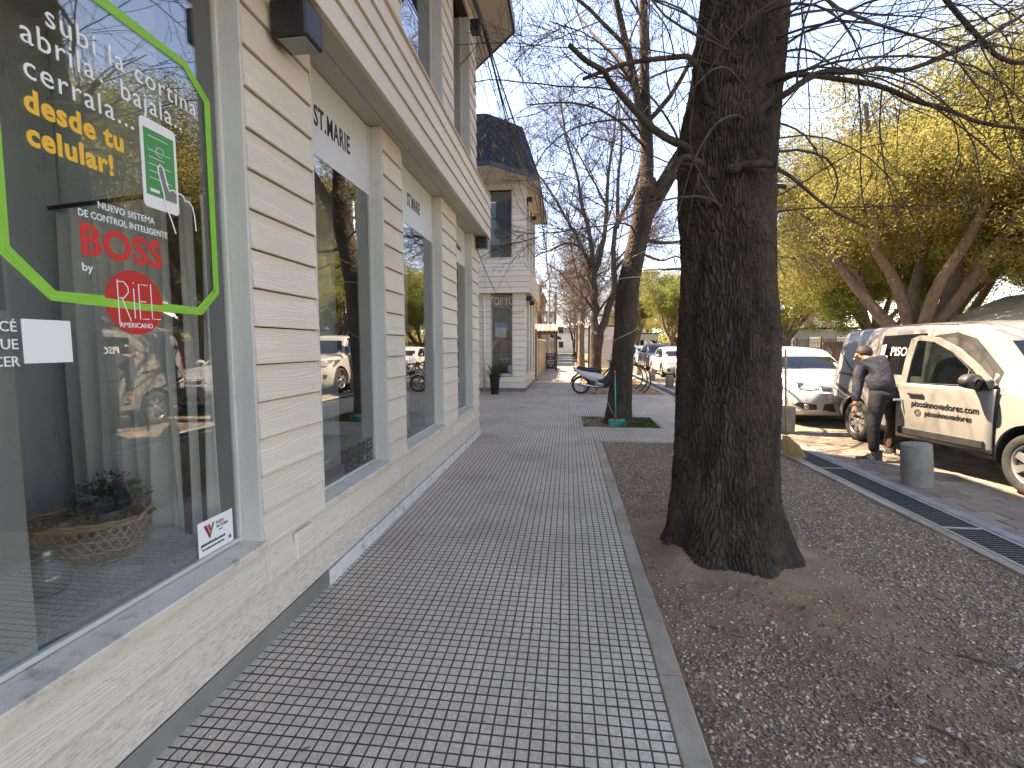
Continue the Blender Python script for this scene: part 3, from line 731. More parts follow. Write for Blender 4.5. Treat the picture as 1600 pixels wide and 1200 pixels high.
# wall lights under the band
def wall_light(loc, label, s=1.0, rz=0):
    t = thing('wall_light', label, 'wall light', loc, rz, 'black wall lights on the shop fronts')
    mb = MB(); mb.bbox(0, .19 * s, -.085 * s, .085 * s, -.085 * s, .085 * s, .01); mb.build('housing', M_black, t)
    mb = MB(); mb.bbox(.03 * s, .175 * s, -.065 * s, .065 * s, -.093 * s, -.086 * s, .003); mb.build('lens', M_lens, t)
    mb = MB(); mb.bbox(-.02, -.001, -.05, .05, -.05, .05, .004); mb.build('back_plate', M_black, t)
wall_light((XA + .03, 2.34, 3.10), 'black box wall light above the plank wall between the two nearest windows')
wall_light((XA + .02, 7.50, 3.13), 'black box wall light at the far corner of the near cream building', .95)

# --- second building ---------------------------------------------------------
XB, YB, YB1 = -1.40, 15.05, 19.5; FB = ('y', YB); FC = ('x', XB)
bB = thing('corner_shop', 'cream clapboard corner shop with steep dark roof beyond the passage', 'building', (0, 0, 0))
ZB = 3.17
def wallset(parent, face, u0, u1, z0, z1, ops, pitch=.187, zs=None, **kw):
    """courses of boards around openings; ops (u0,u1,z0,z1)"""
    n = round((z1 - z0) / pitch); p = (z1 - z0) / n
    for i in range(n):
        a, b = z0 + i * p, z0 + (i + 1) * p; segs = [(u0, u1)]
        for o in ops:
            if b > o[2] + .02 and a < o[3] - .02:
                segs = [q for s in segs for q in ((s[0], min(s[1], o[0])), (max(s[0], o[1]), s[1])) if q[1] - q[0] > .03]
        for s in segs: plank(parent, face, s[0], s[1], a, b, mat=CREAMX if face[0] == 'y' else CREAM, **kw)
lowF = [(-2.52, -1.79, .56, ZB)]; upF = [(-2.57, -1.81, 4.30, 6.40)]
lowS = [(15.55, 16.45, .56, ZB), (16.95, 17.8, .56, ZB), (18.3, 19.1, .56, ZB)]; upS = [(a, b, 4.3, 6.3) for a, b, _, _ in lowS]
def holes(mb, face, u0, u1, z0, z1, ops, n0=-.3, n1=-.013):
    prev = u0
    for o in ops: fbox(mb, face, prev, o[0], n0, n1, z0, z1); fbox(mb, face, o[0], o[1], n0, n1, z0, o[2]); fbox(mb, face, o[0], o[1], n0, n1, o[3], z1); prev = o[1]
    fbox(mb, face, prev, u1, n0, n1, z0, z1)
mb = MB()
for F_, u0, u1, lo, up in ((FB, -5, XB - .014, lowF, upF), (FC, YB + .31, YB1, lowS, upS)):
    holes(mb, F_, u0, u1, 0, ZB, lo); holes(mb, F_, u0, u1, ZB + .05, 6.6, up)
mb.box(XB - 5, XB - 1.9, YB + .5, YB1, 0, 6.6); mb.box(XB - 3, XB - .32, YB1 - .3, YB1, 0, 6.6)
mb.build('wall', M_back, bB)
wallset(bB, FB, -5, XB + .012, .11, ZB, lowF); wallset(bB, FB, -5, XB + .012, 4.12, 6.6, upF)
wallset(bB, FC, YB, YB1, .11, ZB, lowS); wallset(bB, FC, YB, YB1, 4.12, 6.6, upS)
mb = MB(); mb.bbox(-5, XB + .03, YB - .03, YB + .2, -.05, .108, .004); mb.bbox(XB - .2, XB + .032, YB + .21, YB1, -.05, .108, .004); mb.build('grey_skirting', M_gskirt, bB)
for o in lowF + upF: window(bB, FB, *o[:2], o[2], o[3], depth=.08, glass=GLASS if o in lowF else GLASSU)
for o in lowS + upS: window(bB, FC, *o[:2], o[2], o[3], depth=.08)
# corner boards, band with lapped boards round the corner
NB2 = .18
for i in range(4):
    z0 = ZB + i * .175; plank(bB, ('y', YB), -5, XB + NB2, z0, z0 + .175, n0=NB2, n1=NB2, mat=CREAMX); plank(bB, ('x', XB), YB - NB2 - .012, YB1, z0, z0 + .175, n0=NB2, n1=NB2, mat=CREAM)
for i in range(2):
    z0 = ZB + .7 + i * .125; n0 = NB2 * (1 - i * .5); n1 = NB2 * (.5 - i * .5)
    plank(bB, ('y', YB), -5, XB + n0, z0, z0 + .125, n0=n0, n1=n1, mat=CREAMX); plank(bB, ('x', XB), YB - n0, YB1, z0, z0 + .125, n0=n0, n1=n1, mat=CREAM)
mb = MB(); mb.box(-5, XB + NB2 - .016, YB - NB2 + .016, YB1 - .01, ZB + .002, ZB + .05); mb.build('soffit', M_soffit, bB)
mb = MB(); mb.box(-5, XB - .32, YB + .32, YB1 - .3, ZB + .052, ZB + .12); mb.box(-5, XB - .32, YB + .32, YB1 - .3, .3, .5); mb.box(-3.6, -3.5, YB + .32, YB1, .5, 6.5); mb.build('shop_interior', M_indark, bB)
mb = MB(); mb.box(-2.56, -1.82, YB + .13, YB + .14, 4.75, 6.4); mb.build('pale_pane_sheet', M('pane_sheet_pale', (.55, .56, .55), rough=.8), bB)  # pale sheet added so the upper pane looks as bright as a reflection
PB = [(-6, 13.45), (-2.25, 13.45), (-.94, 14.8), (-.94, 20.1), (-6, 20.1)]
eave_roof(bB, PB, 6.60, 8.4, .5, .12)
roof_slope(bB, (-6, 13.47, 6.72), (-2.26, 13.47, 6.72), (-6, 14.1, 8.3), (-2.45, 14.1, 8.3), M_slate, flip=True)
roof_slope(bB, (-2.26, 13.47, 6.72), (-.96, 14.82, 6.72), (-2.45, 14.1, 8.3), (-1.5, 15.1, 8.3), M_slate)
roof_slope(bB, (-.96, 14.82, 6.72), (-.96, 20.08, 6.72), (-1.5, 15.1, 8.3), (-1.5, 19.6, 8.3), M_slate)
mb = MB(); mb.prism([(-6, 14.1), (-2.45, 14.1), (-1.5, 15.1), (-1.5, 19.6), (-6, 19.6)], 6.75, 8.27); mb.build('roof', M_slate, bB)
wall_light((XB + .03, 15.3, 3.02), 'black wall light at the street corner of the corner shop', .9)
wall_light((XB + .03, 16.7, 3.0), 'second black wall light along the side of the corner shop', .8)
wall_light((XB + .03, 15.45, 6.2), 'black wall light under the eave of the corner shop', .9)
wall_light((XB + .03, 17.7, 6.2), 'further black wall light under the eave of the corner shop', .8)
mb = MB(); mb.tube([(-2.72, YB - .05, 0), (-2.72, YB - .05, 3.1)], .035, 8); tag(mb.build('drain_pipe', CREAMX), 'cream drain pipe beside the corner shop front window', 'pipe')

mb = MB(); mb.box(-2.7, -1.6, YB + .75, YB + .78, .5, 3.15); tag(mb.build('display_screen', M('screen_wood', (.50, .30, .15), (.38, .21, .10), scale=5, rough=.6, stretch=(1, 1, .2))), 'warm brown wooden screen behind the corner shop display', 'screen')
# TOKYO window: sign, poster, price list, things on display and a modelled reflection
sg = thing('shop_sign', 'brown TOKYO sign board at the top of the corner shop front window', 'sign', (-2.155, YB + .06, 2.95))
mb = MB(); mb.box(-.35, .35, 0, .02, -.225, .215); mb.build('board', M('sign_tan', (.27, .19, .13), (.22, .15, .10), scale=3, rough=.6), sg)
text('TOKYO', .36, M('sign_white', (.7, .66, .6), rough=.6), (0, -.004, -.13), FACE_NY, sg, sx=.62, align='CENTER', track=1.05)
text('-', .25, MATS['sign_white'], (.27, -.004, .08), FACE_NY, sg, sx=.8, align='CENTER'); text('-', .25, MATS['sign_white'], (-.30, -.004, .08), FACE_NY, sg, sx=.8, align='CENTER')
yy = YB + .16
pb = thing('price_list', 'black price list with white print low in the corner shop window', 'sign', (-2.05, yy, .85))
mb = MB(); mb.box(-.24, .24, 0, .01, -.24, .30); mb.build('board', M_ink, pb)
for k, (t_, s_) in enumerate((('HORARIOS', .085), ('lunes a viernes', .055), ('10 a 20 hs', .055), ('sabados 10 a 14', .055), ('efectivo y tarjetas', .05))):
    text(t_, s_, M_white, (0, -.003, .19 - k * .085), FACE_NY, pb, align='CENTER', sx=.8)
mb = MB(); mb.box(.10, .22, -.008, -.003, -.22, -.0); mb.build('notice', M_white, pb)
po = thing('poster', 'blue and white poster hung in the corner shop window', 'poster', (-2.2, yy, 2.05))
mb = MB(); mb.box(-.2, .2, 0, .006, -.05, .20); mb.build('blue_field', M('poster_blue', (.04, .22, .55), (.12, .38, .7), scale=8, rough=.5), po)
mb = MB(); mb.box(-.19, .17, -.004, .004, -.27, .04); mb.build('white_field', M('poster_white', (.55, .6, .68), (.7, .72, .75), scale=6, rough=.5), po)
mb = MB(); mb.lathe([(0, 0), (.05, 0)], 14, Matrix.Translation((.0, -.006, -.12)) @ Matrix.Rotation(R(90), 4, 'X')); mb.build('yellow_dot', M('poster_yellow', (.7, .45, .05), rough=.5), po)
mb = MB()
for k in range(26):
    a = random.uniform(0, 6.28); r_ = random.uniform(.02, .16); p = Vector((-2.12 + r_ * math.cos(a), yy + random.uniform(-.02, .1), 2.5 + r_ * math.sin(a) * .7)); q = p + Vector((random.uniform(-.09, .09), random.uniform(-.03, .03), random.uniform(-.09, .03)))
    d = (q - p).cross(Vector((0, 1, 0))).normalized() * .02; mb.add([p, (p + q) / 2 + d, q, (p + q) / 2 - d], [(0, 1, 2, 3)])
tag(mb.build('hanging_plant', M('display_green', (.05, .30, .16), (.09, .42, .24), scale=9, rough=.6)), 'bright green leafy decoration hanging in the corner shop window', 'plant')
sl = thing('slide_reflection', 'yellow slide shape on a brown stand inside the corner shop window', 'display piece', (-2.3, YB + .5, .5))  # playground reflection modelled as a solid piece behind the pane
mb = MB(); mb.prism([(-.25, .85), (.28, 1.5), (.28, 1.66), (-.25, 1.06)], -.12, .12, Matrix(((1, 0, 0, 0), (0, 0, 1, 0), (0, 1, 0, 0), (0, 0, 0, 1)))); mb.build('chute', M('slide_yellow', (.8, .42, .02), rough=.4), sl)
mb = MB()
for x in (-.3, 0, .3, .45): mb.box(x - .03, x + .03, -.06, 0, 0, 1.5)
for z in (.4, .75, 1.2): mb.box(-.3, .46, -.05, .0, z, z + .04)
mb.build('stand', M('stand_brown', (.16, .07, .035), (.24, .10, .05), scale=8, rough=.6), sl)

# --- tall block behind the passage, unseen from the pavement, added to shade it
mb = MB(); mb.box(-18, -7.6, 8.0, 17.0, 0, 16.0); bk = mb.build('shade_block', M('render_beige', (.74, .68, .58), (.68, .62, .52), scale=2, rough=.85)); tag(bk, 'plain beige courtyard block behind the passage between the shops', 'building')
# ---------------------------------------------------------------- print on the panes
GX = XA - .0985          # just proud of the outside of the pane
M_vw = M('vinyl_white', (.78, .80, .80), rough=.5); M_vy = M('vinyl_yellow', (.82, .47, .05), rough=.5)
M_vr = M('vinyl_red', (.58, .035, .03), rough=.45); M_vg = M('vinyl_green', (.19, .50, .045), (.24, .56, .07), scale=14, rough=.45); M_pg = M('phone_green', (.05, .28, .09), rough=.5)
def pol(pts, mat, name, parent, x=GX, th=.0008):
    mb = MB(); mb.prism([(p[0], p[1]) for p in pts], 0, th, Matrix(((0, 0, 1, x), (1, 0, 0, 0), (0, 1, 0, 0), (0, 0, 0, 1)))); return mb.build(name, mat, parent)
def stroke(pts, wd, mat, name, parent, x=GX, closed=False):
    mb = MB(); P = [Vector(p) for p in pts]; n = len(P)
    L = []; Rr = []
    for i in range(n):
        a = P[i - 1] if (i or closed) else P[i]; b = P[(i + 1) % n] if (i < n - 1 or closed) else P[i]
        d = (b - a).normalized(); nn_ = Vector((-d.y, d.x)) * wd / 2; L.append(P[i] + nn_); Rr.append(P[i] - nn_)
    vs = [(x, p.x, p.y) for p in L] + [(x, p.x, p.y) for p in Rr] + [(x + .0009, p.x, p.y) for p in L] + [(x + .0009, p.x, p.y) for p in Rr]
    fs = []
    for i in range(n if closed else n - 1):
        j = (i + 1) % n; fs += [(2 * n + i, 3 * n + i, 3 * n + j, 2 * n + j), (i, j, 2 * n + j, 2 * n + i), (n + j, n + i, 3 * n + i, 3 * n + j)]
    mb.add(vs, fs); return mb.build(name, mat, parent)
vin = thing('window_lettering', 'white, yellow and red vinyl lettering with a phone inside the green taped outline', 'window lettering', (0, 0, 0))
def T(s, y, z, size, mat, sx=1, bold=0, par=vin, x=GX, **k): return text(s, size, mat, (x, y, z), FACE_X, par, sx=sx, bold=bold, **k)
T('subí la cortina', 1.325, 2.478, .098, M_vw, .92, 0, track=1.12)
T('abrila', 1.253, 2.392, .098, M_vw, .92, 0, track=1.1); T('.', 1.485, 2.40, .09, M_vw); T('bajala..', 1.560, 2.385, .098, M_vw, .92, 0, track=1.1)
T('cerrala...', 1.253, 2.292, .098, M_vw, .92, 0, track=1.12)
T('desde tu', 1.250, 2.195, .093, M_vy, .88, .0035, track=1.1)
T('celular!', 1.250, 2.098, .093, M_vy, .88, .0035, track=1.1)
T('NUEVO SISTEMA', 1.450, 1.968, .033, M_vw, .86, .0003, track=1.06); T('DE CONTROL INTELIGENTE', 1.382, 1.927, .033, M_vw, .80, .0003, track=1.04)
T('BOSS', 1.380, 1.806, .140, M_vr, .94, .0048, track=1.06); T('by', 1.382, 1.748, .040, M_vw)
for z, s in ((1.541, 'CÉ'), (1.490, 'QUE'), (1.440, 'CER')): T(s, 1.184, z, .042, M_vw, .88, .0003, align='RIGHT')
# red disc
c = (1.568, 1.658); pol([(c[0] + .117 * math.cos(a * .1309), c[1] + .117 * math.sin(a * .1309)) for a in range(48)], M('disc_red', (.52, .03, .025), rough=.4), 'red_disc', vin, GX, .001)
g2 = GX + .0013
for pts in ([(1.500, 1.575), (1.500, 1.735)], [(1.500, 1.728), (1.525, 1.73), (1.540, 1.712), (1.540, 1.692), (1.522, 1.672), (1.500, 1.67)], [(1.515, 1.67), (1.545, 1.59)],
            [(1.562, 1.60), (1.562, 1.71)], [(1.562, 1.728), (1.562, 1.733)], [(1.620, 1.728), (1.583, 1.728), (1.583, 1.60), (1.620, 1.60)], [(1.583, 1.665), (1.612, 1.665)], [(1.634, 1.735), (1.634, 1.602), (1.672, 1.602)]):
    stroke(pts, .0036, M_vw, 'disc_line', vin, g2)
T('AMERICANO', 1.567, 1.566, .026, M_vw, .9, .0002, align='CENTER', x=g2)
# phone
def rr(y0, y1, z0, z1, r, n=5):
    out = []
    for cy_, cz_, a0 in ((y1 - r, z1 - r, 0), (y0 + r, z1 - r, 90), (y0 + r, z0 + r, 180), (y1 - r, z0 + r, 270)):
        out += [(cy_ + r * math.cos(R(a0 + 90 * k / n)), cz_ + r * math.sin(R(a0 + 90 * k / n))) for k in range(n + 1)]
    return out
pol(rr(1.630, 1.792, 2.030, 2.362, .018), M_vw, 'phone_body', vin)
pol([(1.644, 2.078), (1.779, 2.078), (1.779, 2.325), (1.644, 2.325)], M_pg, 'phone_screen', vin, GX + .001)
for k, wd in enumerate((.09, .0, .10, .07, .10, .06, .10)):
    if wd: stroke([(1.66, 2.30 - k * .026), (1.66 + wd, 2.30 - k * .026)], .0022, M_vw, 'screen_line', vin, GX + .0022)
stroke([(1.712 + .018 * math.cos(a * .6), 2.252 + .018 * math.sin(a * .6)) for a in range(10)], .002, M_vw, 'screen_line', vin, GX + .0022)
pol([(1.66, 2.092), (1.70, 2.092), (1.70, 2.104), (1.66, 2.104)], M_vw, 'button', vin, GX + .002)
M_hand = M('hand_fill', (.19, .2, .19), rough=.6)
hand = [(1.765, 1.955), (1.745, 2.01), (1.725, 2.05), (1.718, 2.10), (1.700, 2.17), (1.697, 2.192), (1.708, 2.205), (1.722, 2.198), (1.737, 2.135), (1.745, 2.118), (1.765, 2.128), (1.783, 2.115), (1.795, 2.122), (1.813, 2.118), (1.822, 2.10), (1.840, 2.105), (1.858, 2.088), (1.868, 2.05), (1.872, 1.99)]
pol([(1.722, 2.078), (1.718, 2.10), (1.700, 2.17), (1.697, 2.192), (1.708, 2.205), (1.722, 2.198), (1.737, 2.135), (1.745, 2.118), (1.765, 2.128), (1.779, 2.118), (1.779, 2.078)], M_hand, 'hand_shape', vin, GX + .0025); stroke(hand, .006, M_vw, 'hand_outline', vin, GX + .0034)
# green tape loop: several narrow strips laid side by side
tp = [(1.168, 2.135), (1.168, 1.775), (1.287, 1.655), (1.447, 1.655), (1.60, 1.65), (1.87, 1.650), (1.975, 1.745), (1.975, 2.572), (1.862, 2.668), (1.521, 2.674), (1.30, 2.674), (1.168, 2.55)]
for k, off in enumerate((-.0135, -.0045, .0045, .0135)):
    cyc = sum(p[0] for p in tp) / len(tp); czc = 2.15; pts = []
    for i, (a, b) in enumerate(tp):
        j = .0016 * math.sin(i * 3.1 + k * 1.7); d = Vector((a - cyc, (b - czc) * .8)).normalized() * (off + j); pts.append((a + d.x, b + d.y))
    stroke(pts, .0105, M_vg, 'tape_strip', vin, GX + .0002 * k, closed=True)
sp_ = [(.30, 1.650), (.62, 1.655), (1.168, 1.78)]
# white card (its code left blank) and the shop sticker
cdd = thing('card', 'small white square card stuck on the left of the nearest shop window', 'card', (0, 0, 0)); pol([(1.195, 1.447), (1.332, 1.447), (1.332, 1.579), (1.195, 1.579)], M_vw, 'card_face', cdd)
stk = thing('sticker', 'white PASEO VICTORIA sticker low in the corner of the nearest window', 'sticker', (0, 0, 0))
pol([(1.792, .566), (2.003, .566), (2.003, .722), (1.792, .722)], M_vw, 'sheet', stk)
gs = GX + .0012; M_dr = M('logo_maroon', (.25, .02, .04), rough=.5); M_dg = M('logo_green', (.02, .22, .08), rough=.5)
pol([(1.825, .700), (1.842, .700), (1.862, .650), (1.857, .632)], M_dr, 'logo_v', stk, gs); pol([(1.862, .632), (1.866, .650), (1.889, .700), (1.876, .700), (1.860, .655)], M_dg, 'logo_v', stk, gs)
pol([(1.846, .700), (1.860, .700), (1.868, .675), (1.862, .660)], M_vr, 'logo_v', stk, gs)
for s, y, z, sz, b in (('PASEO', 1.898, .683, .020, 0), ('VICTORIA', 1.898, .664, .020, 0), ('homes', 1.915, .650, .010, 0), ('paseovictoria.com.ar', 1.805, .610, .0215, .0006), ('fb.com/paseovictoriahomes', 1.812, .590, .0145, .0004)):
    text(s, sz, M_ink, (gs, y, z), FACE_X, stk, sx=.82, bold=b)
pol([(1.972, .586), (1.988, .586), (1.988, .602), (1.972, .602)], M('badge_blue', (.03, .12, .4), rough=.5), 'badge', stk, gs)
# frosted film on the left of the pane
FR = bpy.data.materials.new('frosted_film'); FR.use_nodes = True; p = FR.node_tree.nodes['Principled BSDF']
p.inputs['Base Color'].default_value = (.42, .45, .43, 1); p.inputs['Roughness'].default_value = .16; p.inputs['Alpha'].default_value = .82; MATS['frosted_film'] = FR
mb = MB(); mb.box(XA - .108, XA - .1065, -.85, 1.172, ZSILL + .03, 1.60); film = mb.build('frosted_film', FR, wins[0])
# poster fascias behind the top of the three slim panes
PZ = 2.70
M_post = M('poster_sheet', (.60, .62, .64), (.64, .66, .68), scale=1.2, rough=.35)
for (a, b, s, ty, sz, sx) in ((2.70, 3.67, 'ST.MARIE', 2.872, .175, .62), (4.17, 5.425, 'ST.MARIE', 4.58, .175, .50), (6.20, 7.165, 'a Makara', 6.56, .12, .72)):
    t = thing('shop_sign', {2.70: 'white ST.MARIE panel in the first slim shop window', 4.17: 'white ST.MARIE panel in the second slim shop window', 6.20: 'white panel with small black lettering in the furthest slim window'}[a], 'sign', (0, 0, 0))
    mb = MB(); mb.box(XA - .0998, XA - .0985, a, b, PZ, ZS - .003); mb.build('panel', M_post, t)
    text(s, sz, M_ink, (GX + .001, ty, PZ + .19), FACE_X, t, sx=sx, bold=.004, track=1.12)
dl = thing('window_lettering', 'black DOLORES IGUACEL lettering low on the first slim shop window', 'window lettering', (0, 0, 0))
text('DOLORES', .135, M('ink_grey', (.03, .03, .035), rough=.5), (GX, 3.105, .655), FACE_X, dl, sx=.80, bold=.0012, track=1.12); text('IGUACEL', .135, MATS['ink_grey'], (GX, 3.15, .56), FACE_X, dl, sx=.80, bold=.0012, track=1.12)

# ---------------------------------------------------------------- display in the nearest window
M_panelg = M('old_door_grey', (.58, .62, .63), (.48, .52, .53), scale=2.5, rough=.6, bump=.25, bscale=40, dirt=(.09, .10, .10), dscale=9, dlo=.60, dhi=.68, stretch=(1, 1, .3))
dr = thing('wardrobe_door', 'grey painted old panelled door standing behind the nearest shop window', 'door', (-2.80, 2.17, ZSILL - .04))
mb = MB(); mb.bbox(-.03, .0, -.85, -.17, 0, 2.68, .005); mb.build('board', M_panelg, dr)
mb = MB()
for a, b in ((-.84, -.74), (-.29, -.19)): mb.bbox(.001, .025, a, b, 0.02, 2.66, .004)
for z in (.02, 1.35, 1.95, 2.5): mb.bbox(.001, .025, -.738, -.292, z, z + .13, .004)
mb.build('rail', M_panelg, dr)
mb = MB(); mb.bbox(-.02, .05, -.165, .12, .0, 2.68, .008); mb.build('side_board', M_panelg, dr)
mb = MB()
for s, z in (((-.7, -.33), (1.52, 1.91)), ((-.7, -.33), (2.12, 2.46))): mb.bbox(.001, .016, s[0], s[1], z[0], z[1], .012)
mb.build('raised_panel', M_panelg, dr)
M_curt = M('linen_curtain', (.84, .81, .74), (.76, .73, .67), scale=3, rough=.9, bump=.3, bscale=300, stretch=(1, 1, .4), bdist=.002)
def curtain(name, label, p0, p1, z0, z1, folds, amp, mat, group=None, sub=160, flare=.35):
    P0 = Vector(p0); P1 = Vector(p1); d = (P1 - P0); nrm = Vector((-d.y, d.x)).normalized(); P = []
    for i in range(sub + 1):
        t = i / sub; row = []
        for j in range(25):
            v = j / 24; ph = folds * 2 * math.pi * t; a = amp * (.55 + flare * (1 - v)) * (math.sin(ph + .9 * math.sin(3 * t + 1.5 * v)) + .35 * math.sin(2.3 * ph + 1 + v * 2) + .25 * math.sin(.6 * ph + 4 * v))
            q = P0 + d * t + nrm * a; zb = z0 - .012 * math.sin(ph * 1.3)
            row.append((q.x, q.y, zb + (z1 - zb) * v))
        P.append(row)
    mb = MB(); mb.grid(P); o = mb.build(name, mat); md = o.modifiers.new('t', 'SOLIDIFY'); md.thickness = .004
    return tag(o, label, 'curtain', group)
curtain('curtain', 'long folded linen curtain drawn back behind the nearest shop window', (-2.60, 2.20), (-1.69, 2.06), ZSILL - .03, 2.20, 8, .045, M_curt)
curtain('curtain', 'darker gathered curtain beside the grey panelled door in the nearest window', (-2.72, 2.24), (-2.50, 2.20), ZSILL - .03, 2.20, 3, .035, M('dark_linen', (.72, .70, .64), (.62, .60, .55), scale=3, rough=.9))
mb = MB(); mb.tube([(-2.80, 2.24, 2.23), (-1.64, 2.05, 2.23)], .012, 8); rod = mb.build('curtain_rod', M_black); tag(rod, 'thin dark curtain rod above the linen curtain in the nearest window', 'curtain rod')
mb = MB(); mb.bbox(-2.0, -1.64, 2.215, 2.295, ZSILL - .03, 3.2, .004); tag(mb.build('post', M('partition_green', (.50, .54, .50), (.42, .46, .43), scale=2, rough=.6)), 'pale green grey post inside the right end of the nearest shop window', 'post')
mb = MB(); mb.box(-3.40, -3.36, -3.2, 2.29, ZSILL - .03, 2.75); mb.build('display_back', M('display_back_grey', (.62, .64, .64), (.55, .57, .57), scale=1.5, rough=.8), bA)
# white fur sheet
P = []
for i in range(61):
    row = []
    for j in range(41):
        x = -2.75 + i * .0187; y = .85 + j * .030; e = .02 * vnoise(np.array([[x * 6, y * 6, 0]]), 4)[0] + .012 * vnoise(np.array([[x * 16, y * 16, 0]]), 5)[0]
        row.append((x + .02 * math.sin(y * 9), y + .015 * math.sin(x * 11), ZSILL - .018 + max(0, e + .02) + (.05 if j > 34 else 0) * (j - 34) / 6))
    P.append(row)
mb = MB(); mb.grid(P); fur = mb.build('fur_blanket', M('fur_white', (.72, .72, .69), (.58, .58, .55), scale=30, rough=.95, bump=.8, bscale=120, bdist=.01)); tag(fur, 'white fluffy blanket spread over the floor of the nearest window display', 'blanket')
r = np.random.default_rng(5); n = 26000; x = r.uniform(-2.7, -1.65, n); y = r.uniform(.9, 2.0, n); h = r.uniform(.012, .028, n); a = r.uniform(0, 6.28, n)
z = ZSILL - .018 + np.maximum(0, .02 * vnoise(np.stack([x * 6, y * 6, x * 0], 1), 4) + .012 * vnoise(np.stack([x * 16, y * 16, x * 0], 1), 5) + .02)
V = np.stack([np.stack([x - .0015 * np.cos(a), y - .0015 * np.sin(a), z], 1), np.stack([x + .0015 * np.cos(a), y + .0015 * np.sin(a), z], 1), np.stack([x + r.normal(0, .012, n), y + r.normal(0, .012, n), z + h], 1)], 1)
o = np_mesh('pile', V.reshape(-1, 3), np.arange(3 * n).reshape(n, 3), M('fur_tuft', (.78, .78, .74), rough=.9), fur); o['kind'] = 'stuff'
# basket: woven from real strands
M_wick = M('wicker', (.40, .26, .14), (.55, .38, .22), scale=25, rough=.7)
bk_ = thing('basket', 'brown woven wicker basket of dried flowers on the white fur blanket', 'basket', (-2.16, 1.80, ZSILL + .005), .3)
def sup(a, s, h):   # oval section, s scales it with height
    return (s * .235 * math.cos(a), s * .145 * math.sin(a), h)
mb = MB(); nst = 34
for k in range(nst):
    a = 2 * math.pi * k / nst
    for tw in (-1, 1): mb.tube([sup(a + tw * t * .55, .80 + .28 * math.sin(t * 1.9) * .7, .012 + t * .165) for t in [i / 6 for i in range(7)]], .0042, 5)
mb.build('weave', M_wick, bk_)
mb = MB()
for h, s, rr_ in ((.008, .80, .008), (.06, .93, .005), (.115, 1.0, .005), (.172, .985, .010), (.186, .985, .009)):
    mb.tube([sup(2 * math.pi * i / 40, s, h + .003 * math.sin(i * 2.2)) for i in range(41)], rr_, 6, caps=False)
mb.build('rim', M_wick, bk_)
mb = MB()
for s in (-1, 1): mb.tube([(s * .235 + s * .03 * math.sin(math.pi * i / 8), .055 - .11 * i / 8, .17 + .05 * math.sin(math.pi * i / 8)) for i in range(9)], .008, 6)
mb.build('handle', M_wick, bk_)
# dried flowers
fl = thing('dried_flowers', 'bunch of grey blue dried thistle flowers in the wicker basket', 'flowers', (-2.10, 1.86, ZSILL + .21))
mbl = MB(); mbh = MB(); mbw = MB(); r2 = random.Random(3)
for k in range(34):
    a = r2.uniform(0, 6.28); e = r2.uniform(.1, 1.35); rad = r2.uniform(.08, .15); c = Vector((math.cos(a) * math.cos(e) * rad, math.sin(a) * math.cos(e) * rad, math.sin(e) * rad * .95))
    rr_ = r2.uniform(.014, .026); tgt = mbw if k % 6 == 0 else mbh
    for q in range(46):
        d = Vector((r2.gauss(0, 1), r2.gauss(0, 1), r2.gauss(0, 1))).normalized(); t_ = d.orthogonal().normalized() * rr_ * .11
        tgt.add([c + t_, c - t_, c + d * rr_ * 1.25], [(0, 1, 2)])
        tgt.add([c + t_.cross(d), c - t_.cross(d), c + d * rr_ * 1.2], [(0, 1, 2)])
for k in range(420):
    a = r2.uniform(0, 6.28); e = r2.uniform(-.35, 1.4); rad = r2.uniform(.05, .17); c = Vector((math.cos(a) * math.cos(e) * rad, math.sin(a) * math.cos(e) * rad, math.sin(e) * rad))
    d = (c.normalized() + Vector((r2.gauss(0, .5), r2.gauss(0, .5), r2.gauss(0, .5)))).normalized() * r2.uniform(.016, .034); s_ = d.cross(Vector((r2.gauss(0, 1), r2.gauss(0, 1), r2.gauss(0, 1)))).normalized() * r2.uniform(.004, .009)
    mbl.add([c, c + d * .5 + s_, c + d, c + d * .5 - s_], [(0, 1, 2, 3)])
mbh.build('flower_head', M('thistle_blue', (.12, .15, .19), (.20, .23, .28), scale=30, rough=.8), fl); mbw.build('pale_flower', M('dried_cream', (.42, .38, .30), (.3, .26, .2), scale=30, rough=.8), fl)
mbl.build('leaves', M('dried_leaf', (.06, .085, .07), (.13, .14, .10), scale=22, rough=.8), fl)
mb = MB(); mb.lathe([(.03, -.2), (.065, -.2), (.075, -.12), (.05, -.02), (.05, 0)], 16); mb.build('pot', M('zinc_pot', (.3, .31, .30), (.2, .2, .19), scale=12, rough=.5), fl)
# glass jar
jr = thing('glass_jar', 'squat grey glass jar beside the wicker basket in the nearest window', 'jar', (-2.02, 1.52, ZSILL + .003))
mb = MB(); mb.lathe([(0, 0), (.058, 0), (.072, .02), (.078, .06), (.066, .10), (.034, .125), (.032, .15), (.037, .155)], 28); mb.build('body', M('jar_glass', (.19, .22, .21), rough=.12, spec=.8), jr)
mb = MB(); mb.lathe([(.040, .145), (.040, .168), (.036, .176), (0, .178)], 24); mb.build('lid', M('jar_lid', (.3, .3, .28), rough=.3, metal=.7), jr)
mb = MB(); mb.tube([(.036 * math.cos(a), .036 * math.sin(a), .13) for a in [i * .4 for i in range(17)]], .003, 5); mb.build('wire', M('wire_grey', (.25, .24, .22), rough=.4, metal=.8), jr)
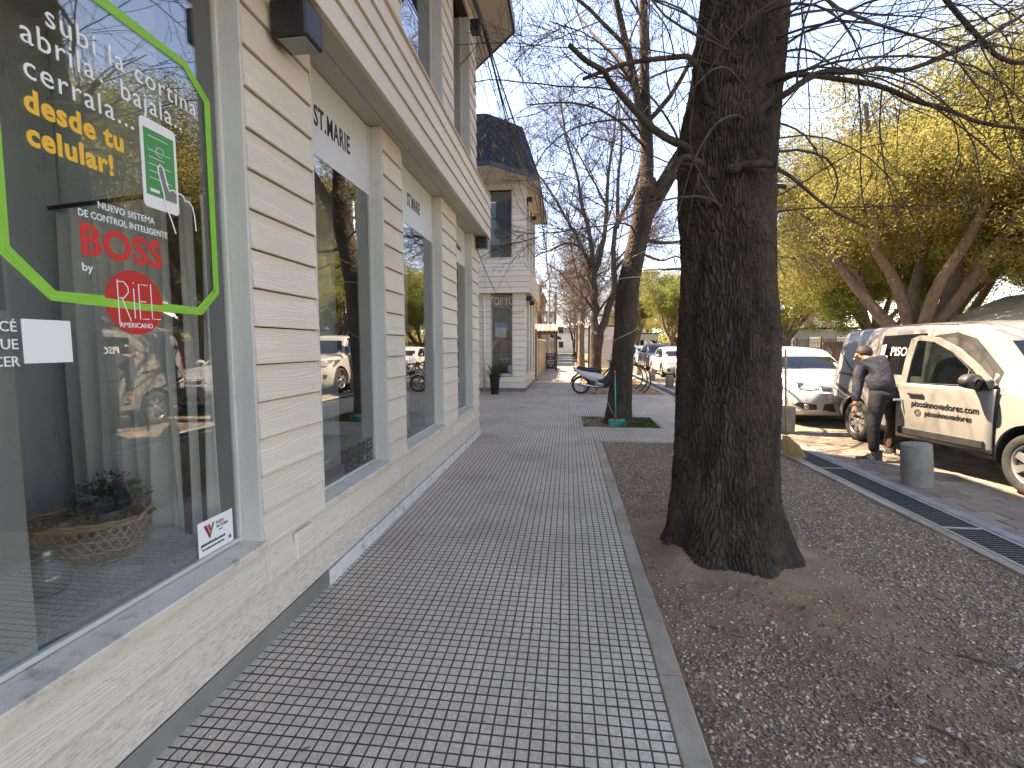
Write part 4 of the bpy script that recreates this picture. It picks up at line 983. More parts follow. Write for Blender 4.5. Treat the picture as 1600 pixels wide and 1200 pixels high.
# display in the slim windows: steps, shoes, mannequin stand, drape
M_wl = M('white_lacquer', (.58, .60, .60), (.52, .54, .54), scale=3, rough=.35)
st = thing('display_steps', 'white stepped display stand in the first slim shop window', 'display stand', (-2.05, 2.78, ZSILL - .04))
mb = MB(); mb.bbox(-.2, .34, -.06, .36, .16, .185, .004); mb.bbox(-.2, .24, -.06, .22, .42, .445, .004); mb.build('shelf', M_wl, st)
mb = MB()
for x in (-.17, .29): mb.bbox(x, x + .035, .27, .31, 0, .159, .003)
for x in (-.17, .18): mb.bbox(x, x + .03, -.04, -.01, 0, .419, .003)
mb.build('leg', M_wl, st)
def shoe(loc, rz, label, m):
    t = thing('shoe', label, 'shoe', loc, rz, 'shoes in the first slim shop window')
    P = []
    for i in range(13):
        u = i / 12; x = -.13 + .26 * u; wd = .036 * (1 - .35 * abs(u - .62) * 2) * (1 if 0 < i < 12 else .45); h = .075 * (1 - u) ** .6 + .032; h = h if i else .05
        P.append([(x, wd * math.cos(a), .012 + h * max(0, math.sin(a)) if math.sin(a) > 0 else .012) for a in [math.pi * k / 9 for k in range(10)]])
    mb = MB(); mb.grid(P); mb.build('upper', m, t)
    mb = MB(); mb.prism([(-.135, -.03), (-.05, -.03), (.05, -.042), (.12, -.028), (.138, 0), (.12, .028), (.05, .042), (-.05, .03), (-.135, .03)], 0, .014); mb.build('sole', M('sole_black', (.03, .03, .03), rough=.6), t)
shoe((-1.88, 2.86, ZSILL + .147), 1.2, 'dark patterned shoe on the low white display shelf', M('shoe_tweed', (.03, .03, .035), (.16, .16, .17), scale=60, rough=.8))
shoe((-2.02, 2.80, ZSILL + .407), .9, 'pale shoe on the upper white display shelf', M('shoe_pale', (.4, .36, .3), rough=.7))
mn = thing('shop_mannequin', 'white shop mannequin leg standing behind the display shelf', 'mannequin', (-1.95, 3.10, ZSILL - .04))
mb = MB(); mb.tube([(0, 0, .06), (-.01, .0, .20), (-.02, 0, .35), (0, 0, .50)], [.034, .032, .052, .045], 14); mb.build('shin', M_wl, mn)
mb = MB(); mb.tube([(-.03, 0, .045), (.04, 0, .04), (.12, .0, .022), (.19, 0, .014)], [.034, .036, .03, .014], 12); mb.build('foot', M_wl, mn)
curtain('curtain', 'pale hanging drape behind the first slim shop window', (-2.35, 3.25), (-2.1, 3.68), ZSILL - .03, 3.2, 3, .03, M('pale_drape', (.42, .46, .47), (.36, .4, .41), scale=3, rough=.9))
pd = thing('pedestal', 'white fluted pedestal in the second slim shop window', 'pedestal', (-1.95, 4.75, ZSILL - .04))
mb = MB(); mb.lathe([(.13, 0), (.13, .05), (.10, .07), (.095, .55), (.12, .58), (.12, .62), (0, .62)], 16, smooth=False); mb.build('column', M('pedestal_cream', (.6, .56, .46), rough=.6), pd)
mb = MB(); mb.bbox(-.15, .15, -.15, .15, -.003, .03, .004); mb.build('base', M_wl, pd)
# ---------------------------------------------------------------- trees
def bark_mat(name, c1, c2, lich=None):
    return M(name, c1, c2, scale=9, rough=.92, bump=.8, bscale=70, stretch=(1, 1, .35), dirt=lich, dscale=26, dlo=.60, dhi=.74, bdist=.012, space='obj')
BARK_MAIN = bark_mat('bark_main', (.026, .017, .012), (.075, .052, .036), (.15, .12, .09))
BARK = bark_mat('bark', (.034, .024, .017), (.075, .055, .040), (.13, .105, .08))
BARKP = bark_mat('bark_park', (.10, .072, .050), (.17, .125, .085))
TWIG = M('twig', (.045, .034, .028), (.095, .073, .058), scale=14, rough=.9, space='obj', bump=.9, bscale=90, bdist=.008)
TWIGF = M('twig_far', (.12, .085, .062), (.19, .14, .10), scale=4, rough=.85, space='obj')

def smooth_path(pts, rad, n):
    """Catmull-Rom through the points"""
    P = np.array(pts, float); Rr = np.array(rad, float); m = len(P); out = []; ro = []
    for i in range(n):
        t = i / (n - 1) * (m - 1); k = min(int(t), m - 2); f = t - k
        p0, p1, p2, p3 = P[max(k - 1, 0)], P[k], P[k + 1], P[min(k + 2, m - 1)]
        q0, q1, q2, q3 = Rr[max(k - 1, 0)], Rr[k], Rr[k + 1], Rr[min(k + 2, m - 1)]
        cr = lambda a, b, c, d: .5 * (2 * b + (c - a) * f + (2 * a - 5 * b + 4 * c - d) * f * f + (3 * b - a - 3 * c + d) * f ** 3)
        out.append(cr(p0, p1, p2, p3)); ro.append(float(cr(q0, q1, q2, q3)))
    return np.array(out), np.array(ro)

def tube_np(pts, rad, n):
    """batched tubes: pts (B,K,3), rad (B,K) -> V, F"""
    B, K, _ = pts.shape
    t = np.empty_like(pts); t[:, 1:-1] = pts[:, 2:] - pts[:, :-2]; t[:, 0] = pts[:, 1] - pts[:, 0]; t[:, -1] = pts[:, -1] - pts[:, -2]
    t /= np.linalg.norm(t, axis=2, keepdims=True) + 1e-9
    ref = np.zeros((B, 1, 3)); m = np.abs(t[:, :, 2]).mean(1) > .8; ref[m, 0, 0] = 1; ref[~m, 0, 2] = 1
    u = np.cross(t, np.broadcast_to(ref, t.shape)); u /= np.linalg.norm(u, axis=2, keepdims=True) + 1e-9; v = np.cross(t, u)
    a = np.arange(n) * 2 * np.pi / n
    V = pts[:, :, None] + (u[:, :, None] * np.cos(a)[None, None, :, None] + v[:, :, None] * np.sin(a)[None, None, :, None]) * rad[:, :, None, None]
    i = np.arange(K - 1)[:, None]; k = np.arange(n)[None]; k2 = (k + 1) % n
    F = np.stack([i * n + k, i * n + k2, (i + 1) * n + k2, (i + 1) * n + k], -1).reshape(-1, 4)
    F = F[None] + (np.arange(B) * K * n)[:, None, None]
    return V.reshape(-1, 3), F.reshape(-1, 4)

def bark_tube(name, pts, rad, na, nl, amp, cw, ch, mat, parent, seed=0, flare=0, loc=None, roots=0):
    P, Rr = smooth_path(pts, rad, nl); s = np.concatenate([[0], np.cumsum(np.linalg.norm(np.diff(P, axis=0), axis=1))])
    V, F = tube_np(P[None], np.ones((1, nl)), na); D = V.reshape(nl, na, 3) - P[:, None]
    th = np.arange(na) / na; TH, S = np.meshgrid(th, s); N = max(8, round(2 * np.pi * np.mean(Rr) / cw))
    cx, sx_ = np.cos(TH * 2 * np.pi), np.sin(TH * 2 * np.pi)
    Q = np.stack([cx.ravel() * 1.6 + seed, sx_.ravel() * 1.6, S.ravel() * 1.5], 1)
    Q2 = np.stack([cx.ravel() * 6, sx_.ravel() * 6 + seed, S.ravel() * 7], 1)
    w1 = vnoise(Q, seed) ; w2 = vnoise(Q2, seed + 1)
    u = TH.ravel() * N + 1.5 * w1 + .75 * w2; v = S.ravel() / ch + .4 * vnoise(Q2 * 1.3, seed + 2)
    f1, f2 = worley(np.stack([u, v], 1), seed); e = np.clip((f2 - f1) / .34, 0, 1); e = e * e * (3 - 2 * e)
    g1, g2 = worley(np.stack([u * 2.1 + 7, v * 2.6], 1), seed + 5); e2 = np.clip((g2 - g1) / .3, 0, 1)
    Q3 = np.stack([cx.ravel() * 30, sx_.ravel() * 30, S.ravel() * 26], 1); fine = vnoise(Q3, seed + 7)
    h = amp * (e * (.70 + .3 * w2) + .34 * e2 * e + .20 * fine) - amp * .55 + np.mean(Rr) * .045 * w1
    rr = Rr[:, None] + h.reshape(nl, na)
    if roots:
        lob = .5 + .5 * np.cos(TH * 2 * np.pi * roots + 1.3 + 1.2 * w1.reshape(TH.shape)); rr += flare * np.exp(-S / .20) * (.55 + .65 * lob)
    V = (P[:, None] + D * rr[:, :, None]).reshape(-1, 3)
    return np_mesh(name, V, F, mat, parent, True, loc)

class Skel:
    def __init__(s, seed): s.r = np.random.default_rng(seed); s.br = {}; s.tips = []
    def add(s, P, Rr, n):
        s.br.setdefault((len(P), n), []).append((P, Rr))
    def branch(s, p, d, L, r0, r1, K, wander, grav, n, store=True):
        P = [p]; d = d / np.linalg.norm(d); q = p; bend = s.r.normal(0, wander, 3)
        for i in range(K - 1):
            d = d + bend * .6 + s.r.normal(0, wander, 3) * .6 + np.array([0, 0, grav]) * (1 / (K - 1)); d /= np.linalg.norm(d); q = q + d * L / (K - 1); P.append(q)
        P = np.array(P); Rr = np.linspace(r0, r1, K)
        if store: s.add(P, Rr, n)
        return P, Rr
    def sprout(s, P, Rr, lvl, spec, t0=.2, scale=1.0):
        if lvl >= len(spec): s.tips.append((P[-1], P[-1] - P[-2])); return
        c = spec[lvl]; L = np.linalg.norm(np.diff(P, axis=0), axis=1).sum(); n = max(1, int(round(c['n'] * (L if c.get('perm') else 1) * s.r.uniform(.8, 1.2))))
        for k in range(n):
            t = t0 + (1 - t0) * (k + s.r.uniform(.1, .9)) / n; t = min(t, .995); x = t * (len(P) - 1); i = min(int(x), len(P) - 2); f = x - i
            p = P[i] * (1 - f) + P[i + 1] * f; r = (Rr[i] * (1 - f) + Rr[i + 1] * f); d = P[i + 1] - P[i]; d = d / np.linalg.norm(d)
            o = np.cross(d, s.r.normal(0, 1, 3)); o /= np.linalg.norm(o) + 1e-9; a = s.r.uniform(*c['ang']); dd = d * math.cos(a) + o * math.sin(a); dd[2] += c.get('up', 0)
            LL = s.r.uniform(*c['L']) * scale * (1.15 - .5 * t); rr = min(r * c['rf'], c.get('rmax', 9)) * s.r.uniform(.75, 1)
            Q, Qr = s.branch(p, dd, LL, max(rr, c['rend']), c['rend'], c['K'], c['w'], c['g'], c['sides']); s.sprout(Q, Qr, lvl + 1, spec, .12, scale)
    def meshes(s, parent, mat, name='branches', rmin=None, hide=None):
        V = []; F = []; k = 0
        for (K, n), L in s.br.items():
            if hide and hide(K, n): continue
            v, f = tube_np(np.stack([a[0] for a in L]), np.stack([a[1] for a in L]), n); V.append(v); F.append(f + k); k += len(v)
        return np_mesh(name, np.concatenate(V), np.concatenate(F), mat, parent, True)
def limb(sk, pts, r0, r1, n=10, K=12, store=True):
    P, Rr = smooth_path(pts, np.linspace(r0, r1, len(pts)), K); j = sk.r.normal(0, .012, P.shape) * r0 / .05; j[0] = 0; P = P + j
    if store: sk.add(P, Rr, n)
    return P, Rr
def pods(sk, name, count, parent, mat, spread=.12, size=(.018, .04), seed=0):
    """dry hanging seed keys clustered near the twig ends"""
    r = np.random.default_rng(seed); T = sk.tips; idx = r.integers(0, len(T), count // 14); C = np.array([T[i][0] for i in idx]); C = np.repeat(C, 14, 0)
    n = len(C); p = C + r.normal(0, spread * .35, (n, 3)) - np.array([0, 0, 1]) * r.uniform(0, spread, (n, 1)); a = r.uniform(0, 6.28, n); w_ = r.uniform(.002, .0045, n); h = r.uniform(*size, n)
    dx = np.stack([np.cos(a) * w_, np.sin(a) * w_, a * 0], 1); dz = np.stack([r.normal(0, .25, n) * h, r.normal(0, .25, n) * h, -h], 1)
    V = np.stack([p, p + dx + dz * .5, p + dz, p - dx + dz * .5], 1).reshape(-1, 3)
    o = np_mesh(name, V, np.arange(4 * n).reshape(n, 4), mat, parent); o['kind'] = 'stuff'
SEED_M = leaf_mat('dry_key', ((.34, .22, .13), (.42, .29, .18), (.26, .16, .10)), .35, 2)

# --- the big tree close to the camera
mt = thing('street_tree', 'massive dark ash trunk with deep furrowed bark rising from the near gravel bed', 'tree', (0, 0, 0), 0, None)
bark_tube('trunk', [(1.16, 3.46, -.12), (1.15, 3.46, .12), (1.13, 3.45, .40), (1.115, 3.44, .9), (1.105, 3.43, 1.4), (1.085, 3.42, 2.0), (1.05, 3.41, 2.45), (1.045, 3.40, 2.85), (1.09, 3.40, 3.25), (1.115, 3.40, 3.7), (1.15, 3.40, 4.4), (1.2, 3.42, 5.2)],
          [.43, .385, .352, .335, .325, .288, .288, .292, .268, .262, .23, .17], 500, 1350, .024, .0185, .14, BARK_MAIN, mt, 3, flare=.15, roots=7)
sk = Skel(21)
L = []
L.append(limb(sk, [(1.0, 3.40, 2.70), (.80, 3.28, 2.77), (.66, 3.22, 2.80), (.445, 3.15, 2.95), (.28, 3.08, 3.08), (.172, 3.0, 3.15), (-.02, 2.95, 3.29)], .027, .012, store=False))
L.append(limb(sk, [(1.0, 3.22, 2.98), (.87, 3.17, 3.03), (.80, 3.15, 3.18), (.72, 3.13, 3.255), (.575, 3.1, 3.26), (.33, 3.05, 3.20), (.078, 3.0, 3.12)], .021, .009, store=False))
L.append(limb(sk, [(1.10, 3.15, 2.90), (1.23, 3.08, 2.98), (1.34, 3.05, 3.03), (1.50, 3.1, 3.115), (1.68, 3.15, 3.14), (1.84, 3.2, 3.16), (2.12, 3.25, 3.20), (2.7, 3.4, 3.5), (3.3, 3.6, 3.9)], .020, .008, store=False))
L.append(limb(sk, [(1.2, 3.2, 3.08), (1.26, 3.14, 3.12), (1.50, 3.1, 3.09), (1.93, 3.15, 3.0), (2.30, 3.2, 2.87), (2.7, 3.25, 2.79), (3.2, 3.3, 2.75)], .017, .006, store=False))
L.append(limb(sk, [(1.15, 3.42, 4.45), (1.6, 3.5, 4.42), (2.1, 3.5, 4.1), (2.25, 3.4, 3.75), (2.40, 3.3, 3.40), (2.56, 3.3, 3.24), (2.78, 3.3, 3.2), (3.3, 3.35, 3.3)], .018, .008, store=False))
L.append(limb(sk, [(1.0, 3.12, 2.60), (.98, 3.06, 2.58), (1.05, 3.02, 2.57), (1.16, 3.0, 2.555), (1.205, 3.0, 2.565)], .024, .015, K=8, store=False))
L.append(limb(sk, [(.86, 3.22, 2.62), (.80, 3.16, 2.68), (.70, 3.12, 2.66), (.62, 3.1, 2.56), (.5, 3.05, 2.42)], .022, .010, K=8, store=False))
L.append(limb(sk, [(1.30, 3.3, 2.66), (1.42, 3.25, 2.55), (1.6, 3.2, 2.36), (1.8, 3.15, 2.22)], .014, .005, K=8))
L.append(limb(sk, [(1.34, 3.4, 2.56), (1.42, 3.38, 2.555)], .016, .014, K=5))
top = []
for pts, r0, r1 in (([(1.2, 3.42, 5.0), (1.0, 3.3, 6.0), (.5, 3.0, 7.2), (.1, 2.6, 8.6)], .15, .04), ([(1.2, 3.42, 5.1), (1.6, 3.6, 6.2), (2.2, 3.9, 7.6), (2.6, 4.2, 9.2)], .14, .04), ([(1.15, 3.4, 4.4), (1.7, 3.0, 5.2), (2.8, 2.7, 6.1), (4.2, 2.4, 7.2)], .10, .03), ([(1.15, 3.4, 4.6), (.5, 3.7, 5.5), (-.4, 4.3, 6.6), (-1.0, 5.0, 7.6)], .09, .03),
                    ([(1.15, 3.4, 4.0), (1.5, 3.9, 4.8), (2.3, 4.8, 5.6), (3.2, 5.8, 6.2)], .08, .025), ([(1.2, 3.4, 4.8), (1.1, 4.2, 5.8), (.9, 5.2, 6.9), (.8, 6.2, 8.2)], .10, .03), ([(1.1, 3.3, 4.3), (.7, 2.7, 4.9), (.3, 1.8, 5.5), (-.1, .6, 6.2)], .08, .025), ([(1.2, 3.3, 4.4), (1.8, 2.5, 5.0), (2.4, 1.4, 5.8), (3.0, .2, 6.6)], .08, .025)):
    top.append(limb(sk, pts, r0, r1, 9, 12))
SP_NEAR = [dict(n=4.2, perm=1, L=(.5, 1.25), rf=.42, rend=.0034, ang=(.5, 1.4), K=9, w=.11, g=-.55, sides=5, up=.25, rmax=.012), dict(n=4.0, perm=1, L=(.22, .6), rf=.5, rend=.002, ang=(.4, 1.1), K=6, w=.11, g=.25, sides=4), dict(n=2.0, perm=1, L=(.1, .28), rf=.6, rend=.0016, ang=(.4, 1.0), K=4, w=.10, g=.1, sides=3)]
for i_, (P, Rr) in enumerate(L[:7]):
    Q = P + sk.r.normal(0, .006, P.shape); bark_tube('limb', Q, Rr * 1.04, 36, 190, .0032, .014, .04, BARK_MAIN, mt, 11 + i_)
for P, Rr in L[:5]: sk.sprout(P, Rr, 0, SP_NEAR, .22)
SP_TOP = [dict(n=7, L=(1.4, 2.8), rf=.45, rend=.009, ang=(.5, 1.1), K=8, w=.10, g=.1, sides=6), dict(n=5, L=(.7, 1.6), rf=.5, rend=.005, ang=(.4, 1.0), K=6, w=.11, g=-.2, sides=4), dict(n=5, L=(.35, .9), rf=.6, rend=.0028, ang=(.4, 1.0), K=5, w=.12, g=.1, sides=3), dict(n=2, L=(.15, .4), rf=.7, rend=.002, ang=(.4, 1), K=3, w=.1, g=.1, sides=3)]
for P, Rr in top: sk.sprout(P, Rr, 0, SP_TOP, .2)
# whips springing straight from the bole
for k in range(30):
    z = sk.r.uniform(2.35, 3.6); a = sk.r.uniform(-2.9, .6); c = np.array([1.08, 3.4, z]); d = np.array([math.cos(a), math.sin(a), 0]); p = c + d * .27
    side = 1 if d[0] > 0 else -1
    P, Rr = sk.branch(p, d + np.array([side * .5, 0, sk.r.uniform(-.1, .7)]), sk.r.uniform(.5, 1.7), sk.r.uniform(.004, .0095), .0022, 10, .13, sk.r.uniform(-1.3, -.2), 5)
    sk.sprout(P, Rr, 1, SP_NEAR, .3)
sk.meshes(mt, TWIG); pods(sk, 'seed_keys', 5200, mt, SEED_M, seed=4)

# --- second tree, leaning, in its own square bed
t2 = thing('street_tree', 'leaning tree wrapped with rope in the small grassy square beside the green dustpan', 'tree', (0, 0, 0))
bark_tube('trunk', [(.98, 9.25, -.1), (.99, 9.25, .1), (1.01, 9.25, .45), (1.04, 9.25, 1.0), (1.08, 9.22, 1.75), (1.10, 9.2, 2.3), (1.13, 9.2, 2.65), (1.22, 9.2, 3.15), (1.34, 9.2, 3.8), (1.42, 9.2, 4.35), (1.45, 9.2, 4.6)],
          [.27, .25, .222, .205, .205, .215, .20, .185, .185, .19, .14], 150, 420, .013, .045, .10, BARK, t2, 9, flare=.05, roots=5)
sk = Skel(33); LL = []
for nm, pts, r0, r1 in (('limb', [(1.40, 9.2, 4.15), (1.42, 9.2, 4.8), (1.40, 9.2, 5.4), (1.36, 9.2, 6.0), (1.30, 9.15, 7.2), (1.24, 9.1, 8.5), (1.1, 9.0, 10)], .135, .045), ('limb', [(1.42, 9.2, 4.2), (1.66, 9.15, 4.45), (1.95, 9.1, 4.95), (2.35, 9.0, 5.6), (2.9, 8.9, 6.7), (3.4, 8.8, 8.2)], .115, .04),
                        ('limb', [(1.36, 9.2, 3.75), (1.62, 9.3, 4.15), (2.1, 9.5, 4.9), (2.9, 9.8, 5.6), (3.9, 10.2, 6.2)], .095, .03), ('limb', [(1.41, 9.2, 5.15), (1.28, 9.15, 5.7), (1.12, 9.1, 6.4), (.86, 9.0, 7.35), (.58, 8.9, 8.4), (.3, 8.7, 9.6)], .085, .03)):
    bark_tube(nm, pts, np.linspace(r0, r1, len(pts)), 60, 260, .009, .04, .09, BARK, t2, 5); LL.append(limb(sk, pts, r0, r1, store=False))
for pts, r0, r1 in (([(1.0, 9.1, 6.9), (.3, 8.8, 7.4), (-.6, 8.5, 7.9), (-1.3, 8.2, 8.2)], .04, .012), ([(1.28, 9.2, 3.6), (1.0, 9.0, 3.75), (.4, 8.7, 3.62), (-.3, 8.5, 3.50)], .022, .008), ([(1.36, 9.2, 3.5), (1.9, 9.3, 3.45), (2.5, 9.4, 3.6), (3.1, 9.5, 3.9)], .04, .012), ([(1.30, 9.3, 3.3), (1.8, 9.8, 3.2), (2.2, 10.2, 3.35), (2.7, 10.6, 3.3)], .03, .01),
                    ([(1.40, 9.2, 5.6), (1.9, 8.7, 6.1), (2.2, 8.2, 6.9), (2.4, 7.6, 7.8)], .05, .015), ([(1.38, 9.2, 6.3), (.8, 9.8, 7.2), (.4, 10.5, 8.1), (.1, 11.2, 9)], .045, .015), ([(1.35, 9.2, 5.2), (.7, 8.6, 5.5), (.0, 8.1, 5.5), (-.7, 7.7, 5.3)], .028, .009)):
    LL.append(limb(sk, pts, r0, r1, 7, 10))
SP2 = [dict(n=7, L=(1.0, 2.5), rf=.38, rend=.007, ang=(.5, 1.2), K=8, w=.11, g=.15, sides=5, rmax=.035), dict(n=6, L=(.6, 1.5), rf=.5, rend=.0045, ang=(.4, 1.1), K=6, w=.12, g=-.35, sides=4), dict(n=4.4, L=(.3, .8), rf=.6, rend=.003, ang=(.4, 1.0), K=5, w=.12, g=.1, sides=3), dict(n=2, L=(.15, .4), rf=.7, rend=.0024, ang=(.4, 1), K=3, w=.1, g=.1, sides=3)]
for P, Rr in LL: sk.sprout(P, Rr, 0, SP2, .2)
sk.meshes(t2, TWIG); pods(sk, 'seed_keys', 6000, t2, SEED_M, seed=5)
# rope wound round it
mb = MB()
def wind(z0, z1, turns, r_, cx, cy, lean=.06, n=60, ph=0):
    return [(cx + lean * (z0 + (z1 - z0) * i / n) + r_ * math.cos(ph + turns * 2 * math.pi * i / n), cy + r_ * math.sin(ph + turns * 2 * math.pi * i / n), z0 + (z1 - z0) * i / n) for i in range(n + 1)]
rope = thing('rope', 'pale rope looped round the leaning tree above the green dustpan', 'rope', (0, 0, 0))
mb = MB(); mb.tube(wind(2.72, 2.86, 1.1, .222, .96, 9.2, .06, 40, 2.6), .009, 6); mb.tube(wind(1.55, 2.15, .9, .225, .965, 9.22, .062, 40, 3.3), .007, 6); mb.tube(wind(3.0, 3.5, .8, .20, .78, 9.2, .15, 40, 2.9), .006, 6)
mb.tube([(.99 - .27, 9.05, .55), (.80, 8.97, .32), (.90, 8.92, .14), (.95, 8.90, .05)], .006, 6); mb.build('strand', M('rope_pale', (.30, .28, .26), (.4, .38, .35), scale=40, rough=.8), rope)
mb = MB(); mb.tube(wind(1.08, 1.13, 1.0, .218, .98, 9.25, .06, 36, 0), .010, 6); mb.build('dark_strap', M_black, rope)

# --- further street trees: two built, the rest copies
def street_tree(name, label, trunk, tr, limbs, seed, sp, mat=BARK, tw=TWIG, scale=1.0, loc=(0, 0, 0), group='bare street trees further along the pavement', npods=1500):
    t = thing(name, label, 'tree', loc, 0, group)
    bark_tube('trunk', trunk, tr, 56, 150, .012, .07, .14, mat, t, seed, flare=.07, roots=4)
    s = Skel(seed); Ls = [limb(s, p, a, b, 8, 12) for p, a, b in limbs]
    for P, Rr in Ls: s.sprout(P, Rr, 0, sp, .22)
    s.meshes(t, tw); pods(s, 'seed_keys', npods, t, SEED_M, size=(.03, .07), spread=.2, seed=seed); return t
SP3 = [dict(n=10, L=(1.3, 3.2), rf=.42, rend=.012, ang=(.5, 1.15), K=7, w=.11, g=.1, sides=5), dict(n=7, L=(.8, 1.9), rf=.5, rend=.008, ang=(.4, 1.1), K=5, w=.12, g=-.3, sides=3), dict(n=6, L=(.4, 1.1), rf=.6, rend=.005, ang=(.4, 1.0), K=4, w=.12, g=.1, sides=3), dict(n=2, L=(.2, .5), rf=.7, rend=.004, ang=(.4, 1), K=3, w=.1, g=.1, sides=3)]
t3 = street_tree('street_tree', 'dark forked tree directly behind the parked motorbike', [(0, 0, -.1), (0, 0, .3), (.02, 0, 1.2), (.08, 0, 1.9), (.1, 0, 2.2)], [.33, .28, .26, .30, .25],
    [([(.08, 0, 1.9), (-.08, 0, 2.9), (-.12, 0, 4.0), (-.12, 0, 4.9)], .20, .16), ([(-.12, 0, 4.7), (-.2, 0, 5.8), (-.43, 0, 6.9), (-.70, .1, 8.1), (-.95, .2, 9.3), (-1.5, .2, 11.2), (-1.8, .2, 13)], .13, .03), ([(-.12, 0, 4.8), (.2, 0, 5.8), (.35, 0, 6.8), (.42, 0, 8.1), (.5, 0, 9.6), (.75, 0, 11.2), (.9, 0, 13)], .135, .03),
     ([(.1, 0, 2.0), (.5, 0, 2.9), (.82, 0, 4.2), (.80, 0, 5.6), (.92, 0, 7.0), (1.5, .2, 8.2), (2.0, .3, 9.8), (2.3, .4, 11.5)], .19, .03), ([(.9, 0, 6.8), (.85, -.4, 8.4), (.95, -.6, 10.4), (.8, -.6, 12)], .10, .025), ([(-.12, 0, 4.6), (-.6, -.3, 5.7), (-1.3, -.6, 6.1), (-2.2, -.9, 5.7), (-3.2, -1.1, 5.2)], .09, .02),
     ([(-.12, 0, 4.9), (-1.2, 0, 7.0), (-2.6, 0, 9.2), (-3.8, 0, 10.4)], .085, .02), ([(.82, 0, 5.0), (1.8, .4, 6.0), (3.2, .8, 6.6)], .08, .02), ([(.4, 0, 7.8), (-.6, .3, 9.8), (-1.8, .5, 11.8)], .06, .02)], 41, SP3, loc=(1.25, 22, -.02), npods=2500)
t4 = street_tree('street_tree', 'slimmer bare tree with pale lit bark at the pavement edge beyond the forked tree', [(0, 0, -.1), (0, 0, .3), (-.02, 0, 1.5), (0, 0, 3.0), (.02, 0, 4.1)], [.26, .23, .2, .19, .2],
    [([(.02, 0, 4.0), (-.6, 0, 5.2), (-1.6, 0, 6.4), (-2.6, -.2, 6.9)], .12, .02), ([(.02, 0, 4.0), (-.2, .2, 5.6), (-.7, .3, 7.6), (-.9, .3, 9.5)], .12, .03), ([(.02, 0, 4.0), (.5, 0, 5.3), (.9, .2, 7.3), (1.4, .2, 9)], .13, .03), ([(.02, 0, 4.0), (1.0, -.4, 5.0), (2.4, -.6, 6.2)], .09, .02), ([(0, 0, 3.6), (-.9, -.6, 4.6), (-2.3, -1.2, 5.0)], .08, .02)], 47, SP3, mat=bark_mat('bark_pale', (.13, .10, .075), (.22, .17, .125)), tw=TWIGF, loc=(.86, 31, -.02))
def copy_at(src, label, loc, rz, sc):
    c = copy_tree(src); c.location = loc; c.rotation_euler = (0, 0, rz); c.scale = (sc,) * 3; c['label'] = label; return c
copy_at(t4, 'bare street tree, second beyond the forked tree on the pavement edge', (.95, 38, -.02), 2.0, .95)
copy_at(t3, 'dark bare street tree, third beyond the forked tree on the pavement edge', (1.1, 46, -.02), 1.0, .9)
copy_at(t4, 'bare street tree far down the pavement near the dark blue awning', (1.0, 55, -.02), 4.0, 1.0)
copy_at(t3, 'bare street tree far off by the end of the pavement, left of the lamp arm', (.9, 66, -.02), 2.6, .95)
copy_at(t4, 'furthest bare street tree at the vanishing end of the pavement', (1.2, 80, -.02), 5.2, 1.1)
copy_at(t4, 'bare tree beyond the white notice board on the street side', (6.5, 62, -.02), 5.2, 1.1)
for c in (t4,): pass

# --- leafy park trees across the street
LEAF_O = leaf_mat('leaf_olive', ((.28, .255, .085), (.365, .315, .105), (.18, .19, .06)), .5, .5)
LEAF_G = leaf_mat('leaf_green', ((.21, .245, .075), (.33, .32, .10), (.14, .185, .055)), .5, .5)
def leaf_cloud(sk, per, spread, size, mat, parent, seed, name='leaves', flat=.6, droop=.1):
    r = np.random.default_rng(seed); C = np.array([t[0] for t in sk.tips]); C = np.repeat(C, per, 0); n = len(C)
    p = C + r.normal(0, 1, (n, 3)) * np.array([spread, spread, spread * flat]) - np.array([0, 0, droop])
    nx = r.normal(0, 1, (n, 3)); nx /= np.linalg.norm(nx, axis=1)[:, None]; ny = np.cross(nx, r.normal(0, 1, (n, 3))); ny /= np.linalg.norm(ny, axis=1)[:, None]
    s = r.uniform(*size, n)[:, None]; a = nx * s; b = ny * s * .42
    V = np.stack([p - a, p + b, p + a, p - b], 1).reshape(-1, 3); o = np_mesh(name, V, np.arange(4 * n).reshape(n, 4), mat, parent); o['kind'] = 'stuff'; return o
